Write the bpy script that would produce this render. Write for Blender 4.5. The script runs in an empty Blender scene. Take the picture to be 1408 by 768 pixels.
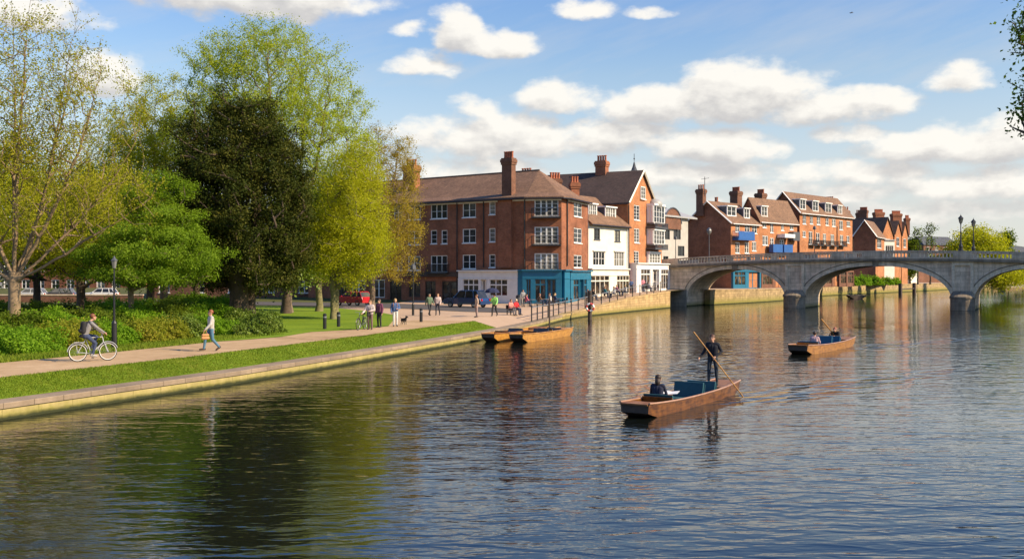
import bpy, math, random
import numpy as np
from mathutils import Vector
PI = math.pi
R = math.radians
sc = bpy.context.scene
COL = sc.collection
CAMZ, F, CX, HY = 4.2, 1400.0, 704.0, 378.0

# ------------------------------------------------------------------ measuring helpers (photo pixel -> place)
def gp(px, py, z=1.0):
    Y = F * (CAMZ - z) / (py - HY)
    return ((px - CX) / F * Y, Y, z)
def dp(px, py, Y):
    return ((px - CX) / F * Y, Y, CAMZ - (py - HY) / F * Y)

# ------------------------------------------------------------------ objects
LOC = {}
def tag(o, label=None, cat=None, group=None, kind=None):
    if label: o['label'] = label
    if cat: o['category'] = cat
    if group: o['group'] = group
    if kind: o['kind'] = kind
    return o
def thing(name, label, cat, loc=(0, 0, 0), group=None, rz=0.0):
    o = bpy.data.objects.new(name, None); COL.objects.link(o)
    o.empty_display_size = 0.3
    o.location = loc; o.rotation_euler = (0, 0, rz)
    LOC[o.name] = Vector(loc)
    return tag(o, label, cat, group)
def link(name, me, parent=None, loc=None):
    o = bpy.data.objects.new(name, me); COL.objects.link(o)
    if parent is not None:
        o.parent = parent
        LOC[o.name] = LOC[parent.name]
    else:
        LOC[o.name] = Vector(loc or (0, 0, 0))
        if loc: o.location = loc
    return o
def copy_tree(o, parent=None, loc=None, rz=None, label=None):
    c = o.copy(); COL.objects.link(c)
    if parent is not None: c.parent = parent
    if loc is not None: c.location = loc; LOC[c.name] = Vector(loc)
    if rz is not None: c.rotation_euler = (0, 0, rz)
    if label: c['label'] = label
    for ch in list(o.children): copy_tree(ch, c)
    return c

def np_mesh(name, V, FACES, mats, midx=None, smooth=False, nside=4):
    """V (n,3); FACES (m,nside) int array"""
    me = bpy.data.meshes.new(name)
    V = np.asarray(V, dtype=np.float32); FACES = np.asarray(FACES, dtype=np.int32)
    m = len(FACES)
    me.vertices.add(len(V)); me.vertices.foreach_set('co', V.ravel())
    me.loops.add(m * nside); me.loops.foreach_set('vertex_index', FACES.ravel())
    me.polygons.add(m)
    me.polygons.foreach_set('loop_start', np.arange(0, m * nside, nside, dtype=np.int32))
    me.polygons.foreach_set('loop_total', np.full(m, nside, dtype=np.int32))
    if midx is not None: me.polygons.foreach_set('material_index', np.asarray(midx, dtype=np.int32))
    if smooth: me.polygons.foreach_set('use_smooth', np.ones(m, dtype=bool))
    for mm in (mats if isinstance(mats, (list, tuple)) else [mats]): me.materials.append(mm)
    me.update(calc_edges=True)
    return me

class MB:
    def __init__(self):
        self.v = []; self.f = []; self.m = []; self.s = []; self.mi = 0; self.sm = False
    def add(self, verts, faces):
        b = len(self.v); self.v += [tuple(p) for p in verts]
        for f in faces:
            self.f.append([b + i for i in f]); self.m.append(self.mi); self.s.append(self.sm)
        return self
    def poly(self, *pts): return self.add(pts, [list(range(len(pts)))])
    def hexa(self, p):   # 8 points: bottom 4 ccw, top 4 ccw
        return self.add(p, [(3, 2, 1, 0), (4, 5, 6, 7), (0, 1, 5, 4), (1, 2, 6, 5), (2, 3, 7, 6), (3, 0, 4, 7)])
    def box(self, x0, x1, y0, y1, z0, z1):
        return self.hexa([(x0, y0, z0), (x1, y0, z0), (x1, y1, z0), (x0, y1, z0), (x0, y0, z1), (x1, y0, z1), (x1, y1, z1), (x0, y1, z1)])
    def prism(self, poly, z0, z1):  # poly ccw list of xy
        n = len(poly)
        v = [(x, y, z0) for x, y in poly] + [(x, y, z1) for x, y in poly]
        f = [list(range(n))[::-1], list(range(n, 2 * n))] + [(i, (i + 1) % n, n + (i + 1) % n, n + i) for i in range(n)]
        return self.add(v, f)
    def tube(self, pts, rad, n=8, cap=True):
        pts = [Vector(p) for p in pts]
        if not isinstance(rad, (list, tuple)): rad = [rad] * len(pts)
        v = []; f = []
        prev = None
        for i, p in enumerate(pts):
            d = (pts[min(i + 1, len(pts) - 1)] - pts[max(i - 1, 0)])
            d = d.normalized() if d.length > 1e-9 else Vector((0, 0, 1))
            if prev is None:
                a = Vector((0, 0, 1)) if abs(d.z) < .9 else Vector((1, 0, 0))
                u = d.cross(a).normalized()
            else:
                u = (prev - d * prev.dot(d)).normalized()
            prev = u; w = d.cross(u)
            for k in range(n):
                t = 2 * PI * k / n
                v.append(p + (u * math.cos(t) + w * math.sin(t)) * rad[i])
        for i in range(len(pts) - 1):
            for k in range(n):
                a, b = i * n + k, i * n + (k + 1) % n
                f.append((a, b, b + n, a + n))
        if cap:
            f.append(list(range(n))[::-1]); f.append([(len(pts) - 1) * n + k for k in range(n)])
        return self.add(v, f)
    def lathe(self, prof, c=(0, 0, 0), n=12):
        v = []; f = []
        for r, z in prof:
            for k in range(n):
                t = 2 * PI * k / n
                v.append((c[0] + r * math.cos(t), c[1] + r * math.sin(t), c[2] + z))
        for i in range(len(prof) - 1):
            for k in range(n):
                a, b = i * n + k, i * n + (k + 1) % n
                f.append((a, b, b + n, a + n))
        f.append(list(range(n))[::-1]); f.append([(len(prof) - 1) * n + k for k in range(n)])
        return self.add(v, f)
    def ball(self, c, r, n=10, sx=1, sy=1, sz=1):
        pr = [(r * math.sin(PI * i / n), -r * math.cos(PI * i / n)) for i in range(n + 1)]
        pr[0] = (r * .02, -r); pr[-1] = (r * .02, r)
        b = len(self.v)
        self.lathe(pr, (0, 0, 0), n + 4)
        for i in range(b, len(self.v)):
            x, y, z = self.v[i]; self.v[i] = (c[0] + x * sx, c[1] + y * sy, c[2] + z * sz)
        return self
    def torus(self, c, Rr, r, axis=(0, 1, 0), n=28, k=6):
        ax = Vector(axis).normalized(); u = ax.cross(Vector((0, 0, 1)) if abs(ax.z) < .9 else Vector((1, 0, 0))).normalized(); w = ax.cross(u)
        c = Vector(c); v = []; f = []
        for i in range(n):
            t = 2 * PI * i / n; d = u * math.cos(t) + w * math.sin(t)
            for j in range(k):
                s = 2 * PI * j / k
                v.append(c + d * (Rr + r * math.cos(s)) + ax * (r * math.sin(s)))
        for i in range(n):
            for j in range(k):
                f.append((i * k + j, ((i + 1) % n) * k + j, ((i + 1) % n) * k + (j + 1) % k, i * k + (j + 1) % k))
        return self.add(v, f)
    def build(self, name, mats, parent=None, loc=None, smooth=False):
        me = bpy.data.meshes.new(name)
        off = LOC[parent.name] if parent is not None else Vector(loc or (0, 0, 0))
        me.from_pydata([(p[0] - off[0], p[1] - off[1], p[2] - off[2]) for p in self.v], [], self.f)
        for mm in (mats if isinstance(mats, (list, tuple)) else [mats]): me.materials.append(mm)
        me.polygons.foreach_set('material_index', self.m)
        me.polygons.foreach_set('use_smooth', [bool(s or smooth) for s in self.s])
        me.update()
        return link(name, me, parent, loc)

# ------------------------------------------------------------------ materials
class NT:
    def __init__(self, tree): self.t = tree; self.n = tree.nodes; self.l = tree.links
    def node(self, typ, **kw):
        nd = self.n.new(typ)
        for k, v in kw.items(): setattr(nd, k, v)
        return nd
    def link(self, a, b): self.l.new(a, b)
    def setin(self, sock, v):
        if isinstance(v, bpy.types.NodeSocket): self.l.new(v, sock)
        else: sock.default_value = v
    def math(self, op, a, b=None, c=None, clamp=False):
        nd = self.node('ShaderNodeMath', operation=op, use_clamp=clamp)
        self.setin(nd.inputs[0], a)
        if b is not None: self.setin(nd.inputs[1], b)
        if c is not None: self.setin(nd.inputs[2], c)
        return nd.outputs[0]
    def vmath(self, op, a, b=None, scale=None):
        nd = self.node('ShaderNodeVectorMath', operation=op)
        self.setin(nd.inputs[0], a)
        if b is not None: self.setin(nd.inputs[1], b)
        if scale is not None: self.setin(nd.inputs['Scale'], scale)
        return nd.outputs['Value'] if op in ('LENGTH', 'DOT_PRODUCT') else nd.outputs[0]
    def noise(self, vec, scale, detail=4, rough=.55, dist=0):
        nd = self.node('ShaderNodeTexNoise')
        if vec is not None: self.l.new(vec, nd.inputs['Vector'])
        nd.inputs['Scale'].default_value = scale; nd.inputs['Detail'].default_value = detail
        nd.inputs['Roughness'].default_value = rough; nd.inputs['Distortion'].default_value = dist
        return nd.outputs['Fac']
    def ramp(self, fac, stops):
        nd = self.node('ShaderNodeValToRGB'); e = nd.color_ramp.elements
        while len(e) < len(stops): e.new(.5)
        for el, (p, c) in zip(e, stops):
            el.position = p; el.color = (c[0], c[1], c[2], 1) if not isinstance(c, (int, float)) else (c, c, c, 1)
        self.l.new(fac, nd.inputs[0]); return nd.outputs[0]
    def mix(self, fac, a, b, blend='MIX'):
        nd = self.node('ShaderNodeMix', data_type='RGBA', blend_type=blend)
        self.setin(nd.inputs[0], fac)
        for i, v in ((6, a), (7, b)):
            if isinstance(v, (tuple, list)): v = (v[0], v[1], v[2], 1)
            self.setin(nd.inputs[i], v)
        return nd.outputs[2]
    def mapr(self, v, a, b, c=0., d=1., smooth=False):
        nd = self.node('ShaderNodeMapRange', clamp=True)
        if smooth: nd.interpolation_type = 'SMOOTHSTEP'
        self.setin(nd.inputs[0], v)
        for i, x in enumerate((a, b, c, d)): self.setin(nd.inputs[i + 1], x)
        return nd.outputs[0]

def newmat(name):
    m = bpy.data.materials.new(name); m.use_nodes = True
    t = NT(m.node_tree); bs = m.node_tree.nodes['Principled BSDF']
    return m, t, bs
MATS = {}
def plain(name, c, rough=.6, var=.18, scale=6., metal=0., bump=0., spec=.5, coat=0.):
    """painted / stained surface: base colour with grime-scale variation of its own"""
    if name in MATS: return MATS[name]
    m, t, bs = newmat(name)
    tc = t.node('ShaderNodeTexCoord').outputs['Object']
    n = t.noise(tc, scale, 5, .6)
    a = [x * (1 - var) for x in c]; b = [min(1, x * (1 + var)) for x in c]
    t.link(t.ramp(n, [(.3, a), (.7, b)]), bs.inputs['Base Color'])
    bs.inputs['Roughness'].default_value = rough; bs.inputs['Metallic'].default_value = metal
    bs.inputs['Specular IOR Level'].default_value = spec
    bs.inputs['Coat Weight'].default_value = coat
    if bump:
        bp = t.node('ShaderNodeBump'); bp.inputs['Strength'].default_value = bump; bp.inputs['Distance'].default_value = .02
        t.link(t.noise(tc, scale * 6, 4), bp.inputs['Height']); t.link(bp.outputs[0], bs.inputs['Normal'])
    MATS[name] = m; return m
def leafmat(name, cols, rough=.6, trans=.55, nscale=.35, rnd=.5, spec=.12):
    """leaf: colours vary leaf to leaf and clump to clump"""
    if name in MATS: return MATS[name]
    m, t, bs = newmat(name)
    tc = t.node('ShaderNodeTexCoord').outputs['Object']
    n = t.noise(tc, nscale, 3, .6)
    ri = t.node('ShaderNodeNewGeometry').outputs['Random Per Island']
    f = t.math('ADD', t.math('MULTIPLY', t.mapr(n, .3, .7), 1 - rnd), t.math('MULTIPLY', ri, rnd))
    k = len(cols)
    col = t.ramp(f, [(i / (k - 1) if k > 1 else 0, c) for i, c in enumerate(cols)])
    t.link(col, bs.inputs['Base Color']); bs.inputs['Roughness'].default_value = rough
    bs.inputs['Specular IOR Level'].default_value = spec
    tr = t.node('ShaderNodeBsdfTranslucent')
    t.link(t.mix(1., col, (1.0, 1.0, .6), 'MULTIPLY'), tr.inputs['Color'])
    mx = t.node('ShaderNodeMixShader'); mx.inputs[0].default_value = trans
    t.link(bs.outputs[0], mx.inputs[1]); t.link(tr.outputs[0], mx.inputs[2])
    t.link(mx.outputs[0], t.n['Material Output'].inputs['Surface'])
    MATS[name] = m; return m
def brick(name, c1, c2, mortar, soot=.25):
    if name in MATS: return MATS[name]
    m, t, bs = newmat(name)
    geo = t.node('ShaderNodeNewGeometry')
    pos = geo.outputs['Position']; nor = geo.outputs['Normal']
    tang = t.vmath('CROSS_PRODUCT', nor, (0., 0., 1.))
    u = t.vmath('DOT_PRODUCT', pos, t.vmath('NORMALIZE', tang))
    sx = t.node('ShaderNodeSeparateXYZ'); t.link(pos, sx.inputs[0])
    cb = t.node('ShaderNodeCombineXYZ'); t.link(u, cb.inputs[0]); t.link(sx.outputs[2], cb.inputs[1])
    bt = t.node('ShaderNodeTexBrick'); t.link(cb.outputs[0], bt.inputs['Vector'])
    bt.inputs['Scale'].default_value = 1.; bt.inputs['Brick Width'].default_value = .235; bt.inputs['Row Height'].default_value = .078
    bt.inputs['Mortar Size'].default_value = .009; bt.inputs['Bias'].default_value = .1
    bt.inputs['Color1'].default_value = (*c1, 1); bt.inputs['Color2'].default_value = (*c2, 1); bt.inputs['Mortar'].default_value = (*mortar, 1)
    n1 = t.noise(pos, .45, 5, .65)
    n2 = t.noise(cb.outputs[0], 1.6, 4, .7)
    f = t.mapr(n1, .3, .72, 1 - soot, 1.18)
    g = t.mapr(n2, .25, .75, .76, 1.2)
    col = t.vmath('SCALE', bt.outputs['Color'], scale=t.math('MULTIPLY', f, g))
    t.link(col, bs.inputs['Base Color'])
    bs.inputs['Roughness'].default_value = .85; bs.inputs['Specular IOR Level'].default_value = .25
    MATS[name] = m; return m
def tiles(name, c1, c2, row=.16):
    if name in MATS: return MATS[name]
    m, t, bs = newmat(name)
    geo = t.node('ShaderNodeNewGeometry'); pos = geo.outputs['Position']
    tang = t.vmath('NORMALIZE', t.vmath('CROSS_PRODUCT', geo.outputs['Normal'], (0., 0., 1.)))
    u = t.vmath('DOT_PRODUCT', pos, tang)
    w = t.vmath('DOT_PRODUCT', pos, t.vmath('CROSS_PRODUCT', tang, geo.outputs['Normal']))
    cb = t.node('ShaderNodeCombineXYZ'); t.link(u, cb.inputs[0]); t.link(w, cb.inputs[1])
    bt = t.node('ShaderNodeTexBrick'); t.link(cb.outputs[0], bt.inputs['Vector'])
    bt.inputs['Scale'].default_value = 1.; bt.inputs['Brick Width'].default_value = .22; bt.inputs['Row Height'].default_value = row
    bt.inputs['Mortar Size'].default_value = .018
    bt.inputs['Color1'].default_value = (*c1, 1); bt.inputs['Color2'].default_value = (*c2, 1); bt.inputs['Mortar'].default_value = (*[x * .5 for x in c1], 1)
    n1 = t.noise(pos, .6, 6, .7)
    n2 = t.noise(cb.outputs[0], 2.5, 3, .6)
    col = t.vmath('SCALE', bt.outputs['Color'], scale=t.math('MULTIPLY', t.mapr(n1, .3, .7, .72, 1.25), t.mapr(n2, .3, .7, .8, 1.2)))
    # lichen blotches
    l = t.mapr(t.noise(pos, 1.7, 5, .7), .6, .75)
    col = t.mix(t.math('MULTIPLY', l, .35), col, (.22, .19, .12))
    t.link(col, bs.inputs['Base Color']); bs.inputs['Roughness'].default_value = .85
    bp = t.node('ShaderNodeBump'); bp.inputs['Distance'].default_value = .03; bp.inputs['Strength'].default_value = .5
    t.link(bt.outputs['Fac'], bp.inputs['Height']); bp.invert = True; t.link(bp.outputs[0], bs.inputs['Normal'])
    MATS[name] = m; return m
def stone(name, c, block=(0.9, .42), var=.25, streak=True, joint=.55, weed=0., rough=.85):
    """ashlar blocks with weather streaks; weed = green growth just above the water"""
    if name in MATS: return MATS[name]
    m, t, bs = newmat(name)
    geo = t.node('ShaderNodeNewGeometry'); pos = geo.outputs['Position']
    tang = t.vmath('NORMALIZE', t.vmath('CROSS_PRODUCT', geo.outputs['Normal'], (0.0003, 0.0002, 1.)))
    u = t.vmath('DOT_PRODUCT', pos, tang)
    sx = t.node('ShaderNodeSeparateXYZ'); t.link(pos, sx.inputs[0]); z = sx.outputs[2]
    cb = t.node('ShaderNodeCombineXYZ'); t.link(u, cb.inputs[0]); t.link(z, cb.inputs[1])
    bt = t.node('ShaderNodeTexBrick'); t.link(cb.outputs[0], bt.inputs['Vector'])
    bt.inputs['Scale'].default_value = 1.; bt.inputs['Brick Width'].default_value = block[0]; bt.inputs['Row Height'].default_value = block[1]
    bt.inputs['Mortar Size'].default_value = .014; bt.inputs['Mortar Smooth'].default_value = .2
    bt.inputs['Color1'].default_value = (*[x * (1 - var * .5) for x in c], 1); bt.inputs['Color2'].default_value = (*[x * (1 + var * .5) for x in c], 1)
    bt.inputs['Mortar'].default_value = (*[x * joint for x in c], 1)
    n = t.noise(pos, 1.1, 6, .65)
    f = t.mapr(n, .28, .72, 1 - var, 1 + var * .6)
    if streak:
        cs = t.node('ShaderNodeCombineXYZ'); t.link(t.math('MULTIPLY', u, 2.2), cs.inputs[0]); t.link(t.math('MULTIPLY', z, .22), cs.inputs[1])
        s = t.mapr(t.noise(cs.outputs[0], 1.0, 5, .65), .42, .72, 1., .62)
        f = t.math('MULTIPLY', f, s)
    col = t.vmath('SCALE', bt.outputs['Color'], scale=f)
    if weed:
        wz = t.math('ADD', z, t.math('MULTIPLY', t.noise(pos, 2.2, 4, .7), -.5))
        g = t.mapr(wz, -.25, weed, 1., 0.)
        col = t.mix(g, col, (.2, .19, .035))
        g2 = t.mapr(t.math('ADD', z, t.math('MULTIPLY', t.noise(pos, 3., 3), -.12)), .0, .12, 1., 0.)
        col = t.mix(g2, col, (.035, .04, .015))
    t.link(col, bs.inputs['Base Color']); bs.inputs['Roughness'].default_value = rough
    bs.inputs['Specular IOR Level'].default_value = .25
    bp = t.node('ShaderNodeBump'); bp.inputs['Distance'].default_value = .03; bp.inputs['Strength'].default_value = .5
    h = t.math('ADD', t.math('MULTIPLY', bt.outputs['Fac'], -1.), t.math('MULTIPLY', t.noise(pos, 9., 5, .65), .7))
    t.link(h, bp.inputs['Height']); t.link(bp.outputs[0], bs.inputs['Normal'])
    MATS[name] = m; return m
def ground(name, stops, scales=(.25, 3., 40.), rough=.95, bump=.3):
    if name in MATS: return MATS[name]
    m, t, bs = newmat(name)
    pos = t.node('ShaderNodeNewGeometry').outputs['Position']
    n = t.math('ADD', t.math('MULTIPLY', t.noise(pos, scales[0], 4, .6), .4), t.math('ADD', t.math('MULTIPLY', t.noise(pos, scales[1], 4, .65), .35), t.math('MULTIPLY', t.noise(pos, scales[2], 3, .6), .25)))
    t.link(t.ramp(n, stops), bs.inputs['Base Color']); bs.inputs['Roughness'].default_value = rough; bs.inputs['Specular IOR Level'].default_value = .15
    bp = t.node('ShaderNodeBump'); bp.inputs['Distance'].default_value = .03; bp.inputs['Strength'].default_value = bump
    t.link(t.noise(pos, scales[2] * .6, 4, .7), bp.inputs['Height']); t.link(bp.outputs[0], bs.inputs['Normal'])
    MATS[name] = m; return m

M = {}
M['brick_shade'] = brick('red brick', (.38, .125, .055), (.27, .085, .04), (.28, .18, .12), .42)  # shade of the walls turned from the sun is put into this red
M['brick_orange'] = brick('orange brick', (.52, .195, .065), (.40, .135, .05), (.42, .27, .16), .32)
M['brick_dark'] = brick('dark brown brick', (.2, .08, .045), (.15, .06, .035), (.2, .14, .1))
M['roof'] = tiles('weathered brown roof tiles', (.25, .14, .08), (.17, .095, .055))
M['roof_dark'] = tiles('dark brown roof tiles', (.085, .052, .04), (.06, .04, .032))
M['roof_grey'] = plain('grey standing seam roofing', (.34, .34, .33), .5, .1, 2.)
M['slate'] = tiles('blue grey slates', (.09, .1, .12), (.06, .07, .085))
M['white_paint'] = plain('white window paint', (.80, .79, .75), .45, .05, 3.)
M['render_white'] = plain('white painted render', (.69, .65, .55), .7, .1, .9)
M['cream'] = plain('cream shopfront paint', (.74, .69, .56), .5, .08, 1.5)
M['offwhite'] = plain('off white shopfront paint', (.72, .70, .66), .5, .08, 1.5)
M['blue_shop'] = plain('teal blue shopfront paint', (.010, .13, .22), .45, .12, 1.2)
M['black_metal'] = plain('black painted iron', (.015, .015, .017), .4, .3, 8.)
M['dark_grey'] = plain('dark grey panel', (.07, .075, .085), .5, .15, 3.)
M['concrete'] = plain('pale render panels', (.40, .38, .34), .8, .12, 1.)
M['lead'] = plain('grey lead flashing', (.2, .21, .23), .5, .2, 2.)
M['pot'] = plain('terracotta pot', (.36, .11, .05), .8, .2, 4.)
M['wood_dark'] = plain('dark timber', (.06, .04, .028), .7, .3, 5., bump=.3)
M['blue_box'] = plain('blue hoarding panel', (.02, .10, .32), .5, .12, 2.)
def mk_glass():
    m, t, bs = newmat('window glass')
    oi = t.node('ShaderNodeObjectInfo').outputs['Random']
    tc = t.node('ShaderNodeNewGeometry').outputs['Position']
    n = t.noise(tc, 1.3, 3)
    col = t.ramp(t.math('ADD', t.math('MULTIPLY', oi, .75), t.math('MULTIPLY', n, .3)), [(.1, (.010, .012, .013)), (.55, (.025, .028, .03)), (.74, (.10, .10, .085)), (.97, (.26, .24, .2))])
    t.link(col, bs.inputs['Base Color']); bs.inputs['Roughness'].default_value = .06
    bs.inputs['Specular IOR Level'].default_value = .4
    bp = t.node('ShaderNodeBump'); bp.inputs['Distance'].default_value = .02; bp.inputs['Strength'].default_value = .25
    t.link(t.noise(tc, .8, 2), bp.inputs['Height']); t.link(bp.outputs[0], bs.inputs['Normal'])
    return m
M['glass'] = mk_glass()
def mk_shopglass():
    m, t, bs = newmat('shop window glass')
    pos = t.node('ShaderNodeNewGeometry').outputs['Position']
    vo = t.node('ShaderNodeTexVoronoi'); vo.inputs['Scale'].default_value = 1.7; t.link(pos, vo.inputs['Vector'])
    n = t.noise(pos, .9, 4, .6)
    sep = t.node('ShaderNodeSeparateColor'); t.link(vo.outputs['Color'], sep.inputs[0])
    f = t.math('MULTIPLY', t.mapr(n, .42, .7), sep.outputs[0])
    col = t.mix(f, (.018, .016, .015), t.mix(sep.outputs[1], (.30, .18, .08), (.16, .17, .16)))
    t.link(col, bs.inputs['Base Color']); bs.inputs['Roughness'].default_value = .08; bs.inputs['Specular IOR Level'].default_value = .35
    return m
M['shopglass'] = mk_shopglass()
# ------------------------------------------------------------------ camera, light, sky
cam = bpy.data.cameras.new('camera'); co = bpy.data.objects.new('camera', cam); COL.objects.link(co)
co.location = (0, 0, CAMZ); co.rotation_euler = (PI / 2, 0, 0)
cam.sensor_width = 36; cam.lens = 36 * F / 1408; cam.shift_y = -6 / 1408; cam.clip_end = 12000; cam.clip_start = .1
sc.camera = co
SUN_EL, SUN_AZ = R(34), R(112)          # azimuth clockwise from +Y (view direction): sun to the right, a little behind the camera
ts = Vector((math.sin(SUN_AZ) * math.cos(SUN_EL), math.cos(SUN_AZ) * math.cos(SUN_EL), math.sin(SUN_EL)))
sl = bpy.data.lights.new('sun', 'SUN'); sl.energy = 5.0; sl.angle = R(.5); sl.color = (1.0, .80, .54)
so = bpy.data.objects.new('sun', sl); COL.objects.link(so); so.rotation_euler = ts.to_track_quat('Z', 'Y').to_euler(); so.location = (60, -20, 60)

w = bpy.data.worlds.new('World'); sc.world = w; w.use_nodes = True
t = NT(w.node_tree); t.n.clear()
out = t.node('ShaderNodeOutputWorld'); bg = t.node('ShaderNodeBackground'); t.link(bg.outputs[0], out.inputs[0])
bg.inputs['Strength'].default_value = .078
sky = t.node('ShaderNodeTexSky', sky_type='NISHITA', sun_disc=False, sun_elevation=SUN_EL, sun_rotation=SUN_AZ)
sky.air_density = 1.0; sky.dust_density = .6; sky.ozone_density = 2.2; sky.altitude = 50
tcw = t.node('ShaderNodeTexCoord').outputs['Generated']
dirn = t.vmath('NORMALIZE', tcw)

def azel(px, py):
    dx, dz = px - CX, HY - py
    return math.atan2(dx, F), math.atan2(dz, math.hypot(F, dx))
# cloud list: photo px centre, half width, half height up, half height down, strength
CL = [(330, -8, 210, 52, 34, 1.15), (40, 20, 120, 30, 20, .8), (140, 108, 70, 42, 26, 1.0), (585, 92, 62, 24, 16, .85), (632, 50, 46, 42, 26, 1.1), (690, 66, 62, 26, 16, 1.05),
      (566, 44, 30, 14, 10, .6), (805, 18, 52, 20, 13, .95), (885, 19, 46, 10, 7, .55), (1025, 140, 130, 62, 34, 1.2), (1150, 148, 120, 30, 24, 1.05), (900, 150, 100, 36, 26, 1.0),
      (772, 142, 66, 32, 20, 1.0), (650, 150, 42, 22, 16, .7), (690, 192, 170, 40, 32, 1.0), (830, 190, 130, 30, 26, .9), (985, 205, 110, 34, 24, 1.0), (930, 240, 130, 24, 20, .8),
      (1160, 186, 62, 18, 12, .8), (1318, 112, 62, 26, 15, 1.0), (1300, 205, 150, 34, 26, 1.05), (1420, 190, 120, 34, 26, 1.0), (1180, 238, 130, 24, 18, .85), (1380, 255, 160, 26, 20, .85),
      (640, 235, 130, 26, 22, .75), (1090, 268, 190, 20, 16, .6), (1300, 292, 230, 20, 16, .65), (800, 270, 200, 22, 18, .55)]
# cloud density as a group of directions, so that it can be asked twice (here and a little nearer the sun)
g = bpy.data.node_groups.new('cloud density', 'ShaderNodeTree')
g.interface.new_socket('Dir', in_out='INPUT', socket_type='NodeSocketVector')
g.interface.new_socket('D', in_out='OUTPUT', socket_type='NodeSocketFloat')
q = NT(g); gi = q.node('NodeGroupInput'); go_ = q.node('NodeGroupOutput')
sp = q.node('ShaderNodeSeparateXYZ'); q.link(gi.outputs[0], sp.inputs[0])
az = q.math('ARCTAN2', sp.outputs[0], sp.outputs[1]); el = q.math('ARCSINE', sp.outputs[2])
cv = q.node('ShaderNodeCombineXYZ'); q.link(az, cv.inputs[0]); q.link(q.math('MULTIPLY', el, 1.7), cv.inputs[1])
wn = q.node('ShaderNodeTexNoise'); wn.inputs['Scale'].default_value = 22; wn.inputs['Detail'].default_value = 6; wn.inputs['Roughness'].default_value = .55
q.link(cv.outputs[0], wn.inputs['Vector'])
wv = q.vmath('SCALE', q.vmath('SUBTRACT', wn.outputs['Color'], (.5, .5, .5)), scale=.028)
sw = q.node('ShaderNodeSeparateXYZ'); q.link(wv, sw.inputs[0])
aw = q.math('ADD', az, sw.outputs[0]); ew = q.math('ADD', el, q.math('MULTIPLY', sw.outputs[1], .6))
best = None
for (px, py, a, bt, bb, s) in CL:
    a0, e0 = azel(px, py)
    k = F * (1 + ((px - CX) / F) ** 2)
    du = q.math('MULTIPLY', q.math('SUBTRACT', aw, a0), k / a)
    de = q.math('SUBTRACT', ew, e0)
    dv = q.math('MULTIPLY', de, q.math('ADD', F / bb, q.math('MULTIPLY', q.math('GREATER_THAN', de, 0.), F / bt - F / bb)))
    r2 = q.math('ADD', q.math('MULTIPLY', du, du), q.math('MULTIPLY', dv, dv))
    d = q.math('MULTIPLY', q.math('SUBTRACT', 1., r2), s)
    best = d if best is None else q.math('SMOOTH_MAX', best, d, .25)
# scattered fair-weather clouds in the rest of the sky (seen in the water)
high = q.mapr(el, R(16.5), R(22.)); back = q.mapr(q.math('ABSOLUTE', az), R(29), R(36))
els = q.node('ShaderNodeCombineXYZ'); q.link(q.math('MULTIPLY', az, 1.), els.inputs[0]); q.link(q.math('MULTIPLY', el, 2.2), els.inputs[1])
nz = q.noise(els.outputs[0], 4.2, 5, .55)
gen = q.math('MULTIPLY', q.math('MULTIPLY', q.math('SUBTRACT', nz, .63), 8.), q.math('MAXIMUM', high, back))
gen = q.math('SUBTRACT', gen, q.math('MULTIPLY', q.math('SUBTRACT', 1., q.math('MAXIMUM', high, back)), 3.))
gen = q.math('MINIMUM', gen, 1.)
best = q.math('MAXIMUM', best, gen)
fb = q.noise(cv.outputs[0], 26, 8, .57)
fb2 = q.noise(cv.outputs[0], 9, 4, .5)
dd = q.math('ADD', best, q.math('ADD', q.math('MULTIPLY', q.math('SUBTRACT', fb, .5), 2.1), q.math('MULTIPLY', q.math('SUBTRACT', fb2, .5), 1.3)))
q.link(dd, go_.inputs[0])
g1 = t.node('ShaderNodeGroup', node_tree=g); t.link(dirn, g1.inputs[0])
off = t.vmath('NORMALIZE', t.vmath('ADD', dirn, (.006, 0., .016)))
g2 = t.node('ShaderNodeGroup', node_tree=g); t.link(off, g2.inputs[0])
d0, d1 = g1.outputs[0], g2.outputs[0]
alpha = t.mapr(d0, -.1, .72, 0., .97, smooth=True)
lit = t.mapr(t.math('SUBTRACT', d0, d1), -.62, .62)
thick = t.mapr(d0, .3, 1.6)
shade = t.math('ADD', t.math('MULTIPLY', lit, .75), t.math('MULTIPLY', t.math('SUBTRACT', 1., thick), .25))
ccol = t.ramp(shade, [(.05, (4.5, 4.4, 4.5)), (.36, (5.5, 5.35, 5.2)), (.6, (7.0, 6.75, 6.35)), (.85, (8.2, 7.9, 7.3))])
# thin high veil and pale air near the horizon
spw = t.node('ShaderNodeSeparateXYZ'); t.link(dirn, spw.inputs[0])
elw = t.math('ARCSINE', spw.outputs[2]); azw = t.math('ARCTAN2', spw.outputs[0], spw.outputs[1])
vv = t.node('ShaderNodeCombineXYZ'); t.link(t.math('MULTIPLY', azw, 3.), vv.inputs[0]); t.link(t.math('ADD', t.math('MULTIPLY', elw, 14.), t.math('MULTIPLY', azw, -4.)), vv.inputs[1])
veil = t.math('MULTIPLY', t.math('MULTIPLY', t.mapr(t.noise(vv.outputs[0], 1.6, 6, .6), .42, .75), .34), t.mapr(elw, R(13.), R(19.), 1., .15))
low = t.mapr(elw, R(1.), R(13.), .74, 0., smooth=True)
skyc = t.mix(1., sky.outputs[0], (1.36, 1.34, 1.30), 'MULTIPLY')
skyc = t.mix(t.mapr(elw, R(11.), R(26.)), skyc, t.mix(1., skyc, (.42, .82, 1.38), 'MULTIPLY'))
skyc = t.mix(t.math('MAXIMUM', veil, low), skyc, (5.9, 5.8, 5.7))
fin = t.mix(alpha, skyc, ccol)
t.link(fin, bg.inputs['Color'])

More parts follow.
